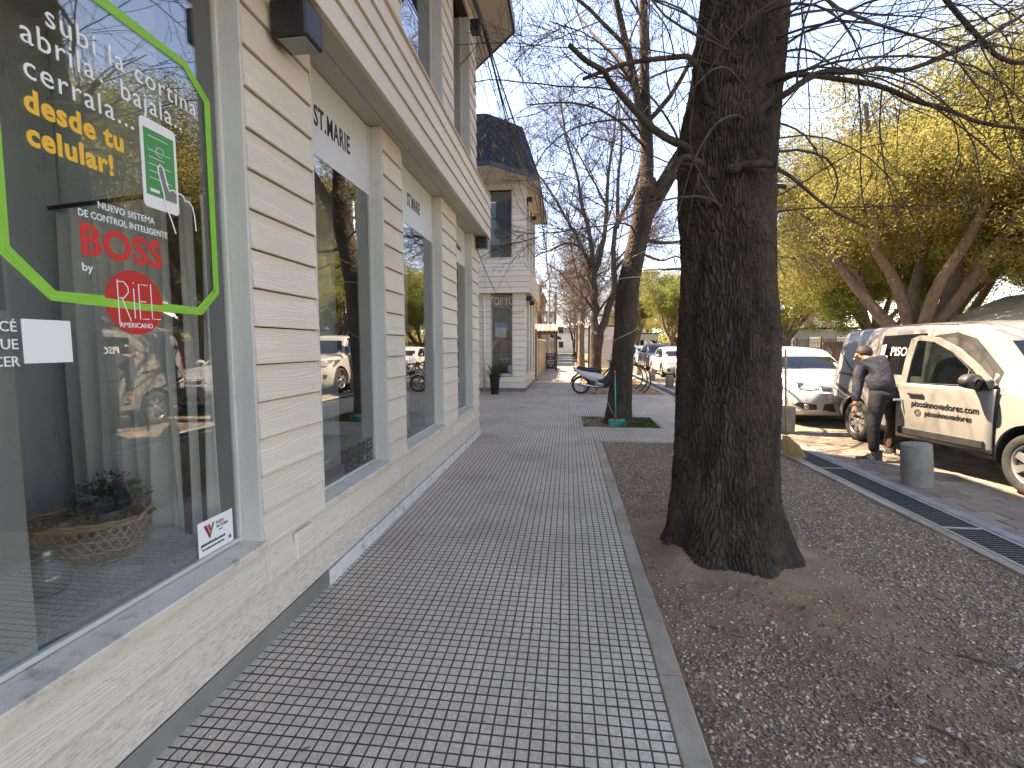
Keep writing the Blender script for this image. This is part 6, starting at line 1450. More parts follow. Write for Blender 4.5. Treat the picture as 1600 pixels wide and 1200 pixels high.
mb = MB(); mb.tube([(u, -.016 + lean(v), v) for u, v in gp + [gp[0]]], .008, 6); mb.tube([(-.30, -.018 + .01, 1.04), (-.30, -.016 + .02, 1.235)], .008, 6); mb.build('window_seal', M_trimk, dh)
mb = MB(); mb.bbox(-.93, -.74, -.075, -.045, .885, .92, .01); mb.build('handle', M_trimk, dh)
mb = MB(); mb.bbox(-1.04, -.07, -.056, -.036, .385, .475, .008); mb.build('rub_strip', M_trimk, dh)
mir = mirror_part(dh, (-.16, -.17, 1.115), -1, M_trimk, (.12, .125, .085)); mir.rotation_euler = (0, 0, R(4))
mb = MB(); mb.bbox(-.13, -.035, -.07, .0, 1.03, 1.14, .015); mb.build('mirror_base', M_trimk, dh)
def dtext(s, size, x, z, sx, bold):
    o = text(s, size, M_wrapk, (0, 0, 0), (0, 0, 0), dh, sx=sx, bold=bold)
    for v in o.data.vertices: xx = x + v.co.x; zz = z + v.co.y; v.co = Vector((xx, dsk(xx, zz) - .0045 - max(0, v.co.z), zz))
    return o
dtext('pisosinnovadores.com', .105, -.885, .755, .80, .0025); dtext('pisosinnovadores', .090, -.715, .655, .82, .002)
mb = MB()
for k in range(14):
    a, b = 2 * math.pi * k / 14, 2 * math.pi * (k + 1) / 14; mb.tube([(-.80 + .038 * math.cos(a), dsk(-.8, .68) - .006, .683 + .038 * math.sin(a)), (-.80 + .038 * math.cos(b), dsk(-.8, .68) - .006, .683 + .038 * math.sin(b))], .003, 4)
for a, b in (((-.818, .665), (-.782, .665)), ((-.782, .665), (-.782, .701)), ((-.782, .701), (-.818, .701)), ((-.818, .701), (-.818, .665))): mb.tube([(a[0], dsk(-.8, .68) - .006, a[1]), (b[0], dsk(-.8, .68) - .006, b[1])], .0025, 4)
mb.build('camera_emblem', M_wrapk, dh)
mir2 = mirror_part(van, (.93, .98, 1.13), 1, M_trimk, (.12, .125, .085))

# --- generic passenger cars ----------------------------------------------------
def car(name, label, loc, spec, mat, rz=R(-90)):
    t = thing(name, label, spec.get('cat', 'car'), loc, rz); S = spec; L0, L1 = S['x']; W = S['W']; hw = W / 2; zr = S['zr']; zb = S['belt']; hz = S['hood']; nose = S['nose']
    wb = S['wb'] / 2; r = S['r']; n_ = S.get('nb', .25)
    low = dict(zb=[(L0, .40), (L0 + .2, .26), (-wb, .20), (wb, .20), (L1 - .25, .19), (L1, .30)], ws=[(L0, hw * .72), (L0 + .15, hw * .92), (-wb, hw * .95), (wb, hw * .95), (L1 - .2, hw * .84), (L1, hw * .50)], wm=[(L0, hw * .74), (L0 + .12, hw * .94), (L0 + .5, hw), (wb, hw), (L1 - .45, hw * .97), (L1 - .18, hw * .86), (L1 - .05, hw * .70), (L1, hw * .56)],
               zm=[(L0, .66), (wb, .62), (L1, S.get('zmn', .50))], wt=[(L0, hw * .70), (L0 + .12, hw * .88), (L0 + .5, hw * .94), (wb - .3, hw * .94), (wb + .1, hw * .90), (L1 - .3, hw * .78), (L1 - .08, hw * .60), (L1, hw * .46)],
               zt=[(L0, zb - .08), (L0 + .4, zb - .02), (0, zb - .04), (wb, hz - .06), (L1 - .25, nose + .02), (L1, nose - .10)], zc=[(L0, zb - .02), (L0 + .4, zb + .03), (S['cowl'], hz + .06), (wb, hz + .02), (L1 - .35, nose + .10), (L1 - .08, nose), (L1, nose - .08)])
    cw, hd, rr0, re = S['cowl'], S['head'], S['rroof'], S['rear']
    cab = dict(z0=[(re, zb - .12), (cw, zb - .1)], wb=[(re, hw * .80), (re + .3, hw * .92), (cw - .6, hw * .93), (cw + .05, hw * .86)], wr=[(re, hw * .66), (rr0, hw * .74), (hd - .3, hw * .76), (hd + .2, hw * .76), (cw, hw * .80)],
               zr=[(re, S.get('rz', zb + .03)), ((re + rr0) / 2, (S.get('rz', zb + .03) + zr) / 2 + .07), (rr0, zr - .05), ((rr0 + hd) / 2, zr - .015), (hd, zr - .05), ((hd + cw) / 2, (zr + hz) / 2 + .035), (cw, hz + .05), (cw + .08, hz)], cr=[(re, .01), (rr0, .03), (hd, .03), (cw, .02)])
    ml, mc, pj, pl2 = make_body(t, mat, low, cab, cap_xs(L0, L1, 40, .16), cap_xs(re, cw + .08, 36, .08), (-wb, wb), r + .055, hw, r + .01)
    D2 = ((-1, RT), (1, LF)); b = zb + .005; h = zr - .085
    for s_, D in D2:
        mid = (hd + rr0) / 2 + .05; sl = (cw - hd)
        pj.patch(sd([(mid + .03, b + .01), (mid + .03, h), (hd - .02, h - .01), (hd + sl * .45, (b + h) / 2 - .02), (cw - .22, b + .015)]), D, .004, M_cglassd, 'front_window', t)
        pj.patch(sd([(re + S.get('q', .35), b + .03), (rr0 + .02, h - .01), (mid - .03, h), (mid - .03, b + .01)]), D, .004, M_cglassd, 'rear_window', t)
        pj.line(sd([(mid, .32), (mid, h)]), D, .0035, M_seam, 'panel_gap', t); pj.line(sd([(cw - .10, .34), (cw - .08, zb - .02)]), D, .0035, M_seam, 'panel_gap', t)
        pj.line(sd([(mid - .85, .36), (mid - .8, zb)]), D, .0035, M_seam, 'panel_gap', t)
        for xh in (mid + .10, mid - .72): pj.line(sd([(xh, zb - .12), (xh + .18, zb - .12)]), D, .014, M_trimk if S.get('dark') else mat, 'door_handle', t, .012)
        pj.patch(sd([(-wb + r + .1, .20), (-wb + r + .1, .27), (wb - r - .1, .27), (wb - r - .1, .20)]), D, .006, M_trimk, 'sill_trim', t)
        wheel(t, -wb, s_ * (hw - .10), r, .2, S.get('sp', 5), s=s_, style='twin' if S.get('twin') else 'blade'); wheel(t, wb, s_ * (hw - .10), r, .2, S.get('sp', 5), s=s_, style='twin' if S.get('twin') else 'blade')
        mirror_part(t, (cw - .38, s_ * (hw + .07), zb + .09), s_, mat)
        pj.patch(sd([(L0 + .02, zb - .25), (L0 + .02, zb - .06), (L0 + .30, zb - .07), (L0 + .2, zb - .22)]), D, .006, M_red, 'tail_light', t)
    zc_ = hz + .055
    pj.patch([(cw, y, z) for y, z in ((-hw * .76, zc_ + .02), (-hw * .64, zr - .07), (hw * .64, zr - .07), (hw * .76, zc_ + .02))], (-1, 0, -.35), .005, M_cglassd, 'windscreen', t, 6)
    pj.line([(cw, -hw * .76, zc_), (cw, 0, zc_), (cw, hw * .76, zc_)], (-.6, 0, -1), .012, M_trimk, 'wiper_cowl', t)
    for s in (-1, 1): pj.line([(cw + .0, s * hw * .80, 3), (wb, s * hw * .74, 3), (L1 - .25, s * hw * .58, 3)], (0, 0, -1), .0035, M_seam, 'panel_gap', t)
    F_ = lambda pts: [(L1 + .4, y * hw, z) for y, z in pts]; FD = (-1, 0, 0)
    for nm, pts, m_, off in S['front']:
        for s in (-1, 1) if nm.endswith('*') else (1,):
            q = [(y * s, z) for y, z in pts]; pj.patch(F_(q), FD, off, m_, nm.rstrip('*'), t, 3)
    for nm, pts, rad, m_ in S.get('lines', ()):
        for s in (-1, 1) if nm.endswith('*') else (1,): pj.line(F_([(y * s, z) for y, z in pts]), FD, rad, m_, nm.rstrip('*'), t, .006)
    mb = MB(); mb.bbox(L0 + .3, L1 - .3, -hw * .8, hw * .8, .17, .26, .02); mb.build('underbody', M_trimk, t)
    return t, pj
c4 = dict(x=(-2.05, 2.28), W=1.79, wb=2.61, zr=1.47, belt=.98, hood=.97, nose=.72, cowl=1.05, head=.28, rroof=-1.2, rear=-2.0, r=.315, q=.3, zmn=.52, rz=1.05,
          front=[('headlight*', [(.44, .700), (.56, .775), (.80, .835), (.955, .835), (.93, .74), (.80, .70), (.60, .675)], M_lamp, .006),
                 ('grille', [(-.40, .668), (-.36, .735), (.36, .735), (.40, .668)], M_trimk, .006), ('lower_grille', [(-.40, .30), (-.36, .44), (.36, .44), (.40, .30)], M_trimk, .006), ('fog_recess*', [(.50, .33), (.52, .43), (.80, .455), (.86, .40), (.70, .325)], M_trimk, .008),
                 ('number_plate', [(-.29, .475), (-.29, .60), (.29, .60), (.29, .475)], M_plate, .014)],
          lines=[('chrome_bar', [(-.42, .745), (0, .765), (.42, .745)], .009, M_chrome), ('chrome_bar', [(-.40, .70), (-.14, .715), (0, .75), (.14, .715), (.40, .70)], .008, M_chrome), ('lamp_edge*', [(.44, .70), (.60, .672), (.82, .698), (.93, .74)], .006, M_trimk), ('lip*', [(.0, .26), (.5, .262), (.84, .31)], .010, P_WHITE)])
cc, pjc = car('parked_car', 'white hatchback facing the camera, parked right behind the delivery van', (4.96, 11.30, 0), c4, P_WHITE)
for s in (-1, 1):
    c_ = pjc.hit((2.6, s * .60, .385), (-1, 0, 0), .012); mb = MB(); mb.lathe([(0, .012), (.035, .010), (.045, 0), (.05, -.01)], 18, Matrix.Translation(c_) @ Matrix.Rotation(R(90), 4, 'Y')); mb.build('fog_lamp', M_lamp, cc)
    c_ = pjc.hit((2.6, s * .64, .755), (-1, 0, 0), .006)
    mb = MB(); mb.lathe([(0, .016), (.045, .012), (.058, 0)], 20, Matrix.Translation(c_) @ Matrix.Rotation(R(70), 4, 'Y')); mb.build('projector', M('projector_glass', (.12, .13, .14), rough=.08, coat=1), cc)
cor = dict(x=(-2.25, 2.3), W=1.78, wb=2.70, zr=1.44, belt=.92, hood=.92, nose=.70, cowl=1.12, head=.35, rroof=-.95, rear=-1.85, r=.32, q=.42, sp=5, twin=True, rz=1.0,
           front=[('headlight*', [(.42, .66), (.52, .73), (.95, .80), (.90, .69), (.66, .645)], M_lamp, .006), ('grille', [(-.38, .64), (-.34, .68), (.34, .68), (.38, .64)], M_trimk, .006), ('lower_grille', [(-.62, .26), (-.46, .50), (.46, .50), (.62, .26)], M_trimk, .006), ('side_vent*', [(.70, .30), (.74, .46), (.88, .44), (.84, .32)], M_trimk, .006), ('number_plate', [(-.29, .40), (-.29, .52), (.29, .52), (.29, .40)], M_plate, .014)])
car('parked_car', 'pearl white saloon facing the camera between the pickup and the dark car', (5.30, 24.3, 0), cor, P_CREAMY)
suv = dict(x=(-2.2, 2.2), W=1.82, wb=2.64, zr=1.62, belt=1.08, hood=1.06, nose=.92, cowl=.98, head=.38, rroof=-1.5, rear=-2.08, r=.35, q=.25, rz=1.3, dark=True,
           front=[('headlight*', [(.50, .80), (.52, .92), (.92, .93), (.92, .80)], M_lamp, .006), ('grille', [(-.44, .80), (-.44, .90), (.44, .90), (.44, .80)], M_chrome, .006), ('lower_grille', [(-.70, .34), (-.66, .52), (.66, .52), (.70, .34)], M_trimk, .006), ('number_plate', [(-.29, .56), (-.29, .68), (.29, .68), (.29, .56)], M_plate, .014)], lines=[('chrome_bar', [(-.78, .40), (0, .38), (.78, .40)], .02, M_chrome)])
car('parked_car', 'dark graphite sport utility car beyond the pearl white saloon', (5.55, 30.3, 0), suv, P_DARK)
wh = dict(cor); wh['zr'] = 1.5
car('parked_car', 'far white car, last in the visible row of parked cars', (5.75, 36.6, 0), wh, P_WHITE)
# pickup
pk = dict(x=(-2.45, 2.6), W=1.98, wb=3.25, zr=1.84, belt=1.22, hood=1.18, nose=1.02, cowl=1.18, head=.72, rroof=-.62, rear=-.95, r=.40, q=.15, zmn=.78, rz=1.66, cat='pickup truck', dark=True,
          front=[('headlight*', [(.60, .84), (.60, 1.04), (.93, 1.05), (.93, .84)], M_trimk, .008), ('headlight_lens*', [(.64, .88), (.64, 1.0), (.86, 1.0), (.86, .88)], M_lamp, .018), ('grille', [(-.58, .74), (-.58, 1.04), (.58, 1.04), (.58, .74)], M_trimk, .006), ('lower_grille', [(-.54, .40), (-.50, .54), (.50, .54), (.54, .40)], M_trimk, .006), ('fog_recess*', [(.62, .50), (.62, .62), (.90, .62), (.88, .50)], M_chrome, .008)],
          lines=[('grille_bar', [(-.56, .82), (0, .82), (.56, .82)], .016, M_chrome), ('grille_bar', [(-.56, .90), (0, .90), (.56, .90)], .016, M_chrome), ('grille_bar', [(-.56, .98), (0, .98), (.56, .98)], .016, M_chrome)])
tp_, pjp = car('pickup_truck', 'white double cab pickup truck whose rear wheel shows left of the massive trunk', (4.90, 15.6, 0), pk, P_CREAMY)
mb = MB(); mb.bbox(-2.40, -1.02, -.86, .86, 1.245, 1.262, .004); mb.build('bed_cover', M_trimk, tp_)
mb = MB()
for s in (-1, 1):
    for x in (-1.625, 1.625): mb.lathe([(.455, -.01), (.52, -.012), (.50, .02), (.455, .02)], 26, Matrix.Translation((x, s * .985, .41)) @ Matrix.Rotation(R(90), 4, 'X'), a0=0, a1=math.pi) if False else None
# ---------------------------------------------------------------- street objects
M_bolc = M('bollard_concrete', (.27, .25, .215), (.19, .175, .15), scale=6, rough=.85, bump=.6, bscale=60, dirt=(.13, .12, .11), dscale=6, dlo=.58, dhi=.76, space='obj')
def bollard(loc, label, rx=0, ry=0, h=.45, r=.138):
    t = tag(MB().lathe([(0, -.03), (r * .98, -.03), (r, 0), (r * 1.005, h * .5), (r * .985, h - .015), (r * .95, h - .003), (r * .9, h), (0, h + .002)], 36).build('bollard', M_bolc, None, loc, (R(rx), R(ry), 0)), label, 'bollard', 'concrete bollards along the street edge')
bollard((3.765, 5.42, 0), 'leaning concrete bollard beside the open van door', -2, -4.0)
bollard((3.76, 8.5, 0), 'concrete bollard behind the straw broom, in front of the white hatchback')
bollard((3.72, 11.4, 0), 'concrete bollard hidden behind the massive trunk', 1, 0)
bollard((3.66, 14.3, 0), 'concrete bollard just left of the massive trunk base, by the pickup', 0, 1)
bollard((3.60, 17.1, 0), 'larger looking of the two bollards near the pickup rear wheel')
bollard((3.56, 20.4, 0), 'bollard between the bike hoops and the pearl white saloon', 0, 1)
bollard((3.52, 24.0, 0), 'far concrete bollard by the dark sport utility car')
# broom
M_straw = M('broom_straw', (.46, .32, .13), (.62, .46, .22), scale=60, rough=.85, stretch=(1, 1, .2)); M_wood = M('broom_stick', (.36, .23, .11), (.46, .31, .16), scale=12, rough=.6)
br = thing('broom', 'straw broom with a wooden stick leaning on the back of the massive trunk', 'broom', (2.90, 6.50, 0))
d0 = Vector((-.175, -.25, 1.32)).normalized(); p0 = Vector((-.03, -.03, .33))
mb = MB(); mb.tube([p0, p0 + d0 * .5, p0 + d0 * 1.15], [.012, .0125, .012], 10); mb.build('stick', M_wood, br)
mb = MB(); rb = random.Random(9); ux = Vector((.85, -.5, 0)).normalized(); top_ = p0 - d0 * -.03
for k in range(340):
    a = rb.uniform(-1, 1); b = rb.uniform(-1, 1) * .35; e = Vector((.045, -.02, .0)) + ux * (a * .135) + Vector((0.5, .85, 0)) * b * .09 + Vector((.05, 0, 0)); e.z = .005 + .03 * abs(a) + rb.uniform(0, .02); s0 = p0 + ux * a * .028 + Vector((0, 0, -.02))
    m_ = s0.lerp(e, .45) + ux * a * .035; mb.tube([s0, m_, e], [.0024, .0024, .0016], 3, caps=False)
o = mb.build('bristles', M_straw, br); o['kind'] = 'stuff'
mb = MB()
for k, t_ in enumerate((.0, .035, .085)): c = p0 - Vector((0, 0, 1)) * (t_ + .0) ; mb.tube([c + ux * (.034 + t_ * .5) * math.cos(a) + Vector((.5, .85, 0)) * .026 * math.sin(a) for a in [i * .45 for i in range(15)]], .004, 5)
mb.build('binding', M('broom_cord', (.45, .12, .06), rough=.6), br)
# dustpan
M_gp = M('dustpan_green', (.03, .34, .25), (.04, .40, .29), scale=12, rough=.45); M_rp = M('dustpan_red', (.5, .05, .06), rough=.45)
dp = thing('dustpan', 'green long handled dustpan with red collar leaning on the roped tree', 'dustpan', (.93, 8.82, .004))
mb = MB(); mb.bbox(-.15, .15, -.10, .09, 0, .006, .002); mb.prism([(-.15, .09), (.15, .09), (.12, .105), (-.12, .105)], 0, .11); mb.prism([(-.155, -.09), (-.145, -.10), (-.14, .10), (-.155, .10)], .0, .08); mb.prism([(.145, -.10), (.155, -.09), (.155, .10), (.14, .10)], .0, .08); mb.prism([(-.145, .03), (.145, .03), (.12, .09), (-.12, .09)], .07, .078); mb.build('pan', M_gp, dp)
mb = MB(); mb.tube([(-.03, .05, .16), (-.05, .10, .93)], .0125, 10); mb.build('handle', M_gp, dp)
mb = MB(); mb.tube([(-.026, .045, .09), (-.03, .05, .17)], [.02, .016], 10); mb.tube([(-.05, .10, .90), (-.054, .106, 1.0)], .0145, 10); mb.build('collar', M_rp, dp)
mb = MB(); mb.tube([(-.054, .106, 1.0), (-.056, .11, 1.03)], [.010, .006], 8); mb.build('tip', M_wl, dp)
# black rubbish bag behind the trunk
P = []; rb = random.Random(2)
for i in range(17):
    v = i / 16; r_ = .24 * math.sin(math.pi * min(1, .12 + v * .86)) ** .6 * (1 - .15 * v); row = []
    for k in range(28):
        a = 2 * math.pi * k / 28; w_ = 1 + .10 * math.sin(5 * a + 7 * v) * (.4 + v) + .06 * math.sin(11 * a - 9 * v); row.append((r_ * w_ * math.cos(a), r_ * w_ * math.sin(a), v * .36 + .012 * math.sin(7 * a + 3 * v)))
    P.append(row)
bagm = M('bag_black', (.012, .012, .014), rough=.28, bump=.5, bscale=24, space='obj')
bgt = thing('rubbish_bag', 'shiny black rubbish bag on the pavement edge behind the massive trunk', 'rubbish bag', (1.87, 7.0, 0)); mb = MB(); mb.grid(P, True, True); mb.build('bag', bagm, bgt)
mb = MB(); mb.tube([(0, 0, .34), (.01, 0, .39), (.04, .02, .46)], [.04, .018, .05], 9); mb.build('knot', bagm, bgt)
mb = MB()
for k in range(3): mb.tube([(-.20 + .02 * k, -.14, .15 + .035 * k), (-.10, -.215, .17 + .035 * k), (-.02, -.235, .15 + .035 * k)], .004, 4)
mb.build('print', M_wl, bgt)
# planter
pot = thing('planter', 'tall black planter with a dry spiky plant beside the corner shop window', 'planter', (-2.25, 14.2, 0))
mb = MB(); mb.lathe([(0, 0), (.115, 0), (.12, .01), (.155, .50), (.175, .52), (.175, .55), (.155, .55), (.15, .50), (0, .49)], 30); mb.build('pot', M('pot_black', (.02, .022, .024), rough=.4), pot)
mb = MB(); rb = random.Random(4); mb2 = MB()
for k in range(120):
    a = rb.uniform(0, 6.28); el = rb.uniform(.4, 1.4); L = rb.uniform(.25, .72); d = Vector((math.cos(a) * math.cos(el), math.sin(a) * math.cos(el), math.sin(el))); p = Vector((rb.uniform(-.06, .06), rb.uniform(-.06, .06), .5)); s_ = d.cross(Vector((0, 0, 1))).normalized() * rb.uniform(.008, .018); q = p + d * L * .6 + Vector((0, 0, -.02)); e = p + d * L + Vector((0, 0, -L * .16))
    (mb2 if k % 3 == 0 else mb).add([p - s_ * .5, p + s_ * .5, q + s_, q - s_, e], [(0, 1, 2, 3), (3, 2, 4)])
mb.build('leaves', leaf_mat('dry_spike', ((.10, .07, .04), (.16, .11, .06), (.07, .08, .03)), .2, 3), pot)
for k in range(60):
    a = rb.uniform(0, 6.28); p = Vector((math.cos(a) * .12, math.sin(a) * .12, .54)); e = p + Vector((math.cos(a), math.sin(a), rb.uniform(-.6, .8))) * rb.uniform(.06, .14); s_ = Vector((-math.sin(a), math.cos(a), 0)) * .015; mb2.add([p, (p + e) / 2 + s_, e, (p + e) / 2 - s_], [(0, 1, 2, 3)])
mb2.build('green_leaves', leaf_mat('pot_green', ((.06, .11, .03), (.10, .15, .04), (.12, .12, .05)), .3, 3), pot)
# motorbike, seen from its right side, nose behind the leaning tree
M_bw = M('moto_white', (.55, .56, .57), (.62, .62, .63), scale=4, rough=.3, coat=.5); M_bk = M('moto_black', (.018, .018, .02), rough=.4)
mo = thing('motorbike', 'white and black underbone motorbike parked across the pavement behind the leaning tree', 'motorbike', (.40, 14.6, 0), 0)
def mwheel(x):
    w_ = bpy.data.objects.new('wheel', None); link(w_, mo, (x, 0, .285)); Rm = Matrix.Rotation(R(90), 4, 'X')
    mb = MB(); mb.lathe([(.220, -.034), (.258, -.046), (.285, -.026), (.285, .026), (.258, .046), (.220, .034)], 36, Rm); mb.build('tyre', M_tyre, w_)
    mb = MB(); mb.lathe([(.222, -.03), (.20, -.026), (.20, .026), (.222, .03)], 36, Rm); mb.lathe([(.0, -.05), (.045, -.05), (.05, 0), (.045, .05), (0, .05)], 16, Rm)
    mb.build('rim', M_alloy, w_); mb = MB()
    for k in range(18): a = k * math.pi / 9; mb.tube([(.04 * math.cos(a + .4), .03 * (-1) ** k, .04 * math.sin(a + .4)), (.224 * math.cos(a), 0, .224 * math.sin(a))], .0022, 4)
    mb.build('spokes', M_chrome, w_)
mwheel(0); mwheel(1.22)
YZ = lambda y0, y1: (Matrix(((1, 0, 0, 0), (0, 0, 1, 0), (0, 1, 0, 0), (0, 0, 0, 1))), y0, y1)
def mplate(poly, hw, mat, name, bev=.02):
    mb = MB(); m_ = Matrix(((1, 0, 0, 0), (0, 0, 1, 0), (0, 1, 0, 0), (0, 0, 0, 1))); cx = sum(p[0] for p in poly) / len(poly); cz = sum(p[1] for p in poly) / len(poly)
    inn = [(cx + (x - cx) * .86, cz + (z - cz) * .86) for x, z in poly]; n = len(poly); vs = []
    for y, pp in ((-hw, inn), (-hw + bev, poly), (hw - bev, poly), (hw, inn)): vs += [(x, y, z) for x, z in pp]
    fs = [tuple(range(n)), tuple(range(3 * n, 4 * n))[::-1]]
    for r_ in range(3): fs += [(r_ * n + i, (r_ + 1) * n + i, (r_ + 1) * n + (i + 1) % n, r_ * n + (i + 1) % n) for i in range(n)]
    mb.add(vs, fs, True); return mb.build(name, mat, mo)
mplate([(-.27, .83), (-.18, .68), (.0, .58), (.20, .47), (.40, .40), (.62, .42), (.76, .50), (.62, .62), (.40, .71), (.0, .78)], .11, M_bw, 'tail_fairing')
mplate([(-.14, .80), (.0, .73), (.35, .68), (.60, .66), (.64, .76), (.48, .83), (.2, .82), (.0, .86), (-.10, .87)], .125, M_bk, 'seat')
mplate([(.50, .34), (.86, .28), (.98, .52), (1.0, .80), (.92, .86), (.80, .62), (.62, .46), (.48, .44)], .12, M_bk, 'leg_shield')
mplate([(.88, .80), (1.0, .78), (1.04, .98), (.95, 1.06), (.86, .98)], .10, M_bk, 'head_cowl')
mplate([(-.34, .34), (-.28, .52), (-.10, .66), (-.06, .62), (-.22, .48), (-.30, .33)], .04, M_bk, 'rear_mudguard', .01)
mplate([(-.23, .72), (-.21, .78), (-.15, .78), (-.14, .70)], .06, M_red, 'tail_lamp', .01)
mplate([(.22, .54), (.45, .46), (.82, .50), (.95, .32), (.80, .20), (.42, .20), (.24, .30)], .085, M_bk, 'frame_cover')
mplate([(.42, .28), (.44, .42), (.66, .44), (.72, .34), (.66, .22), (.48, .22)], .115, M_alloy, 'engine')
mb = MB(); mb.tube([(-.12, -.13, .30), (.08, -.13, .30), (.14, -.13, .29), (.46, -.12, .24), (.62, -.08, .24)], [.036, .04, .03, .018, .016], 12); mb.build('exhaust', M_chrome, mo)
mb = MB(); mb.tube([(0, -.06, .285), (.45, -.06, .33)], .016, 8); mb.tube([(0, .06, .285), (.45, .06, .33)], .016, 8); mb.tube([(.42, 0, .36), (.60, 0, .5), (.88, 0, .82)], .022, 8); mb.build('swing_arm', M_bk, mo)
mb = MB()
for s in (-1, 1): mb.tube([(-.02, s * .085, .30), (.06, s * .085, .60)], .014, 8)
mb.build('shock_absorber', M_chrome, mo)
mb = MB()
for s in (-1, 1): mb.tube([(1.22, s * .07, .285), (1.02, s * .06, .84)], .015, 8)
mb.build('fork', M_chrome, mo)
mb = MB(); mb.tube([(.82, -.33, 1.02), (.92, -.2, 1.05), (.97, 0, .98), (.92, .2, 1.05), (.82, .33, 1.02)], .012, 8); mb.build('handlebar', M_bk, mo)
for s in (-1, 1):
    mb = MB(); mb.tube([(.90, s * .24, 1.05), (.93, s * .30, 1.17)], .006, 6); mb.lathe([(0, 0), (.05, .002), (.045, .02), (0, .028)], 14, Matrix.Translation((.93, s * .31, 1.2)) @ Matrix.Rotation(R(90), 4, 'Y')); mb.build('mirror', M_bk, mo)
mb = MB(); mb.tube([(.5, -.08, .22), (.42, -.16, .02), (.38, -.17, .008)], .012, 6); mb.tube([(.6, -.14, .26), (.6, -.2, .26)], .012, 6); mb.build('side_stand', M_bk, mo)
mb = MB(); mb.lathe([(.28, -.045), (.30, -.05), (.31, 0), (.30, .05), (.28, .045)], 20, Matrix.Translation((1.22, 0, .285)) @ Matrix.Rotation(R(90), 4, 'X'), a0=R(20), a1=R(150)); mb.build('front_mudguard', M_bw, mo)
# bike hoops
for k, (x, y) in enumerate(((2.13, 15.25), (2.10, 15.75), (2.08, 16.6))):
    mb = MB(); mb.tube([(.50 * math.cos(a), 0, .42 + .48 * math.sin(a)) for a in [R(-58 + 296 * i / 30) for i in range(31)]], .022, 10)
    tag(mb.build('bike_hoop', M_bk, None, (x, y, -.02)), ('nearest', 'middle', 'furthest')[k] + ' of the three black steel bike hoops right of the leaning tree', 'bike rack', 'black steel bike hoops')
# chalkboard, wall, porch, poles, board
cb_ = thing('chalkboard', 'black folding chalkboard with white handwriting on the pavement by the beige wall', 'chalkboard', (-1.02, 27.5, 0))
mb = MB(); mb.bbox(-.27, .27, -.01, .02, .12, 1.05, .004, Matrix.Rotation(R(-8), 4, 'X')); mb.build('board', M('chalk_slate', (.03, .033, .035), rough=.7), cb_)
mb = MB()
for x in (-.29, .26):
    mb.bbox(x, x + .03, -.02, .03, 0, 1.1, .004, Matrix.Rotation(R(-8), 4, 'X')); mb.bbox(x, x + .03, .30, .34, 0, 1.08, .004, Matrix.Rotation(R(8), 4, 'X'))
mb.build('frame', M_bk, cb_)
for i, (s_, z) in enumerate((('PROMO', .88), ('cafe y', .72), ('medialunas', .58), ('de la casa', .44), ('hoy', .30))): text(s_, .13, M_vw, (0, -.015 + z * .14 - .012, z), FACE_NY, cb_, sx=.75, align='CENTER')
M_beige = M('wall_beige', (.52, .43, .29), (.46, .38, .26), scale=2, rough=.85, bump=.2, bscale=40, dirt=(.33, .27, .2), dscale=3, dlo=.6, dhi=.8)
wl_ = thing('garden_wall', 'low beige garden wall with capped pillars beyond the corner shop', 'wall', (0, 0, 0))
mb = MB(); mb.bbox(-1.62, -1.44, 19.6, 30.5, 0, 1.15, .01); mb.build('panel', M_beige, wl_)
for y in (20.2, 22.4, 24.7, 27.0, 29.4):
    mb = MB(); mb.bbox(-1.66, -1.34, y, y + .42, 0, 1.72, .01); p_ = mb.build('pillar', M_beige, wl_); mb = MB(); mb.bbox(-1.70, -1.30, y - .04, y + .46, 1.722, 1.80, .015); mb.build('cap', M_beige, p_)
for a, b in ((20.65, 22.38), (22.85, 24.68), (25.15, 26.98), (27.45, 29.38)):
    mb = MB()
    n = 12
    for k in range(n): y = a + (b - a) * (k + .5) / n; mb.box(-1.54, -1.52, y - .012, y + .012, 1.15, 1.66)
    mb.box(-1.55, -1.51, a, b, 1.62, 1.65); o = mb.build('railing', M_bk, wl_)
mb = MB(); mb.bbox(-1.50, -1.32, 19.62, 20.0, 0, 2.2, .01); tag(mb.build('gate_post', M('post_brown', (.20, .15, .10), rough=.8)), 'brown gate post in the corner behind the side wall of the corner shop', 'post')
M_terra = M('terracotta', (.26, .10, .065), (.36, .17, .11), scale=7, rough=.8, rnd=.25); M_terraw = M('terracotta_pale', (.50, .36, .28), (.58, .46, .38), scale=7, rough=.8)
po_ = thing('tiled_porch', 'small porch roof with striped terracotta barrel tiles beyond the beige wall', 'porch', (0, 0, 0))
n = 11
for k in range(n):
    x = -2.05 + k * .135
    mb = MB(); mb.lathe([(.072, -.75), (.078, -.40), (.072, -.38), (.078, 0), (.072, .02), (.078, .40), (.072, .42), (.078, .75)], 8, Matrix.Translation((x, 28.2, 2.56)) @ Matrix.Rotation(R(-73), 4, 'X'), a0=0 - math.pi / 2 - 1.5, a1=math.pi / 2 + 1.5 - math.pi * 0) if False else None
    P = []
    for i in range(9):
        v = i / 8; yy_ = 27.55 + 1.1 * v; zz_ = 2.34 + .42 * v - .015 * ((i + 0) % 2); P.append([(x + .068 * math.cos(t), yy_ - .02 * math.sin(t), zz_ + .06 * math.sin(t)) for t in [math.pi * q / 6 for q in range(7)]])
    mb = MB(); mb.grid(P); mb.build('roof_tile', M_terra if k % 2 else M_terraw, po_)
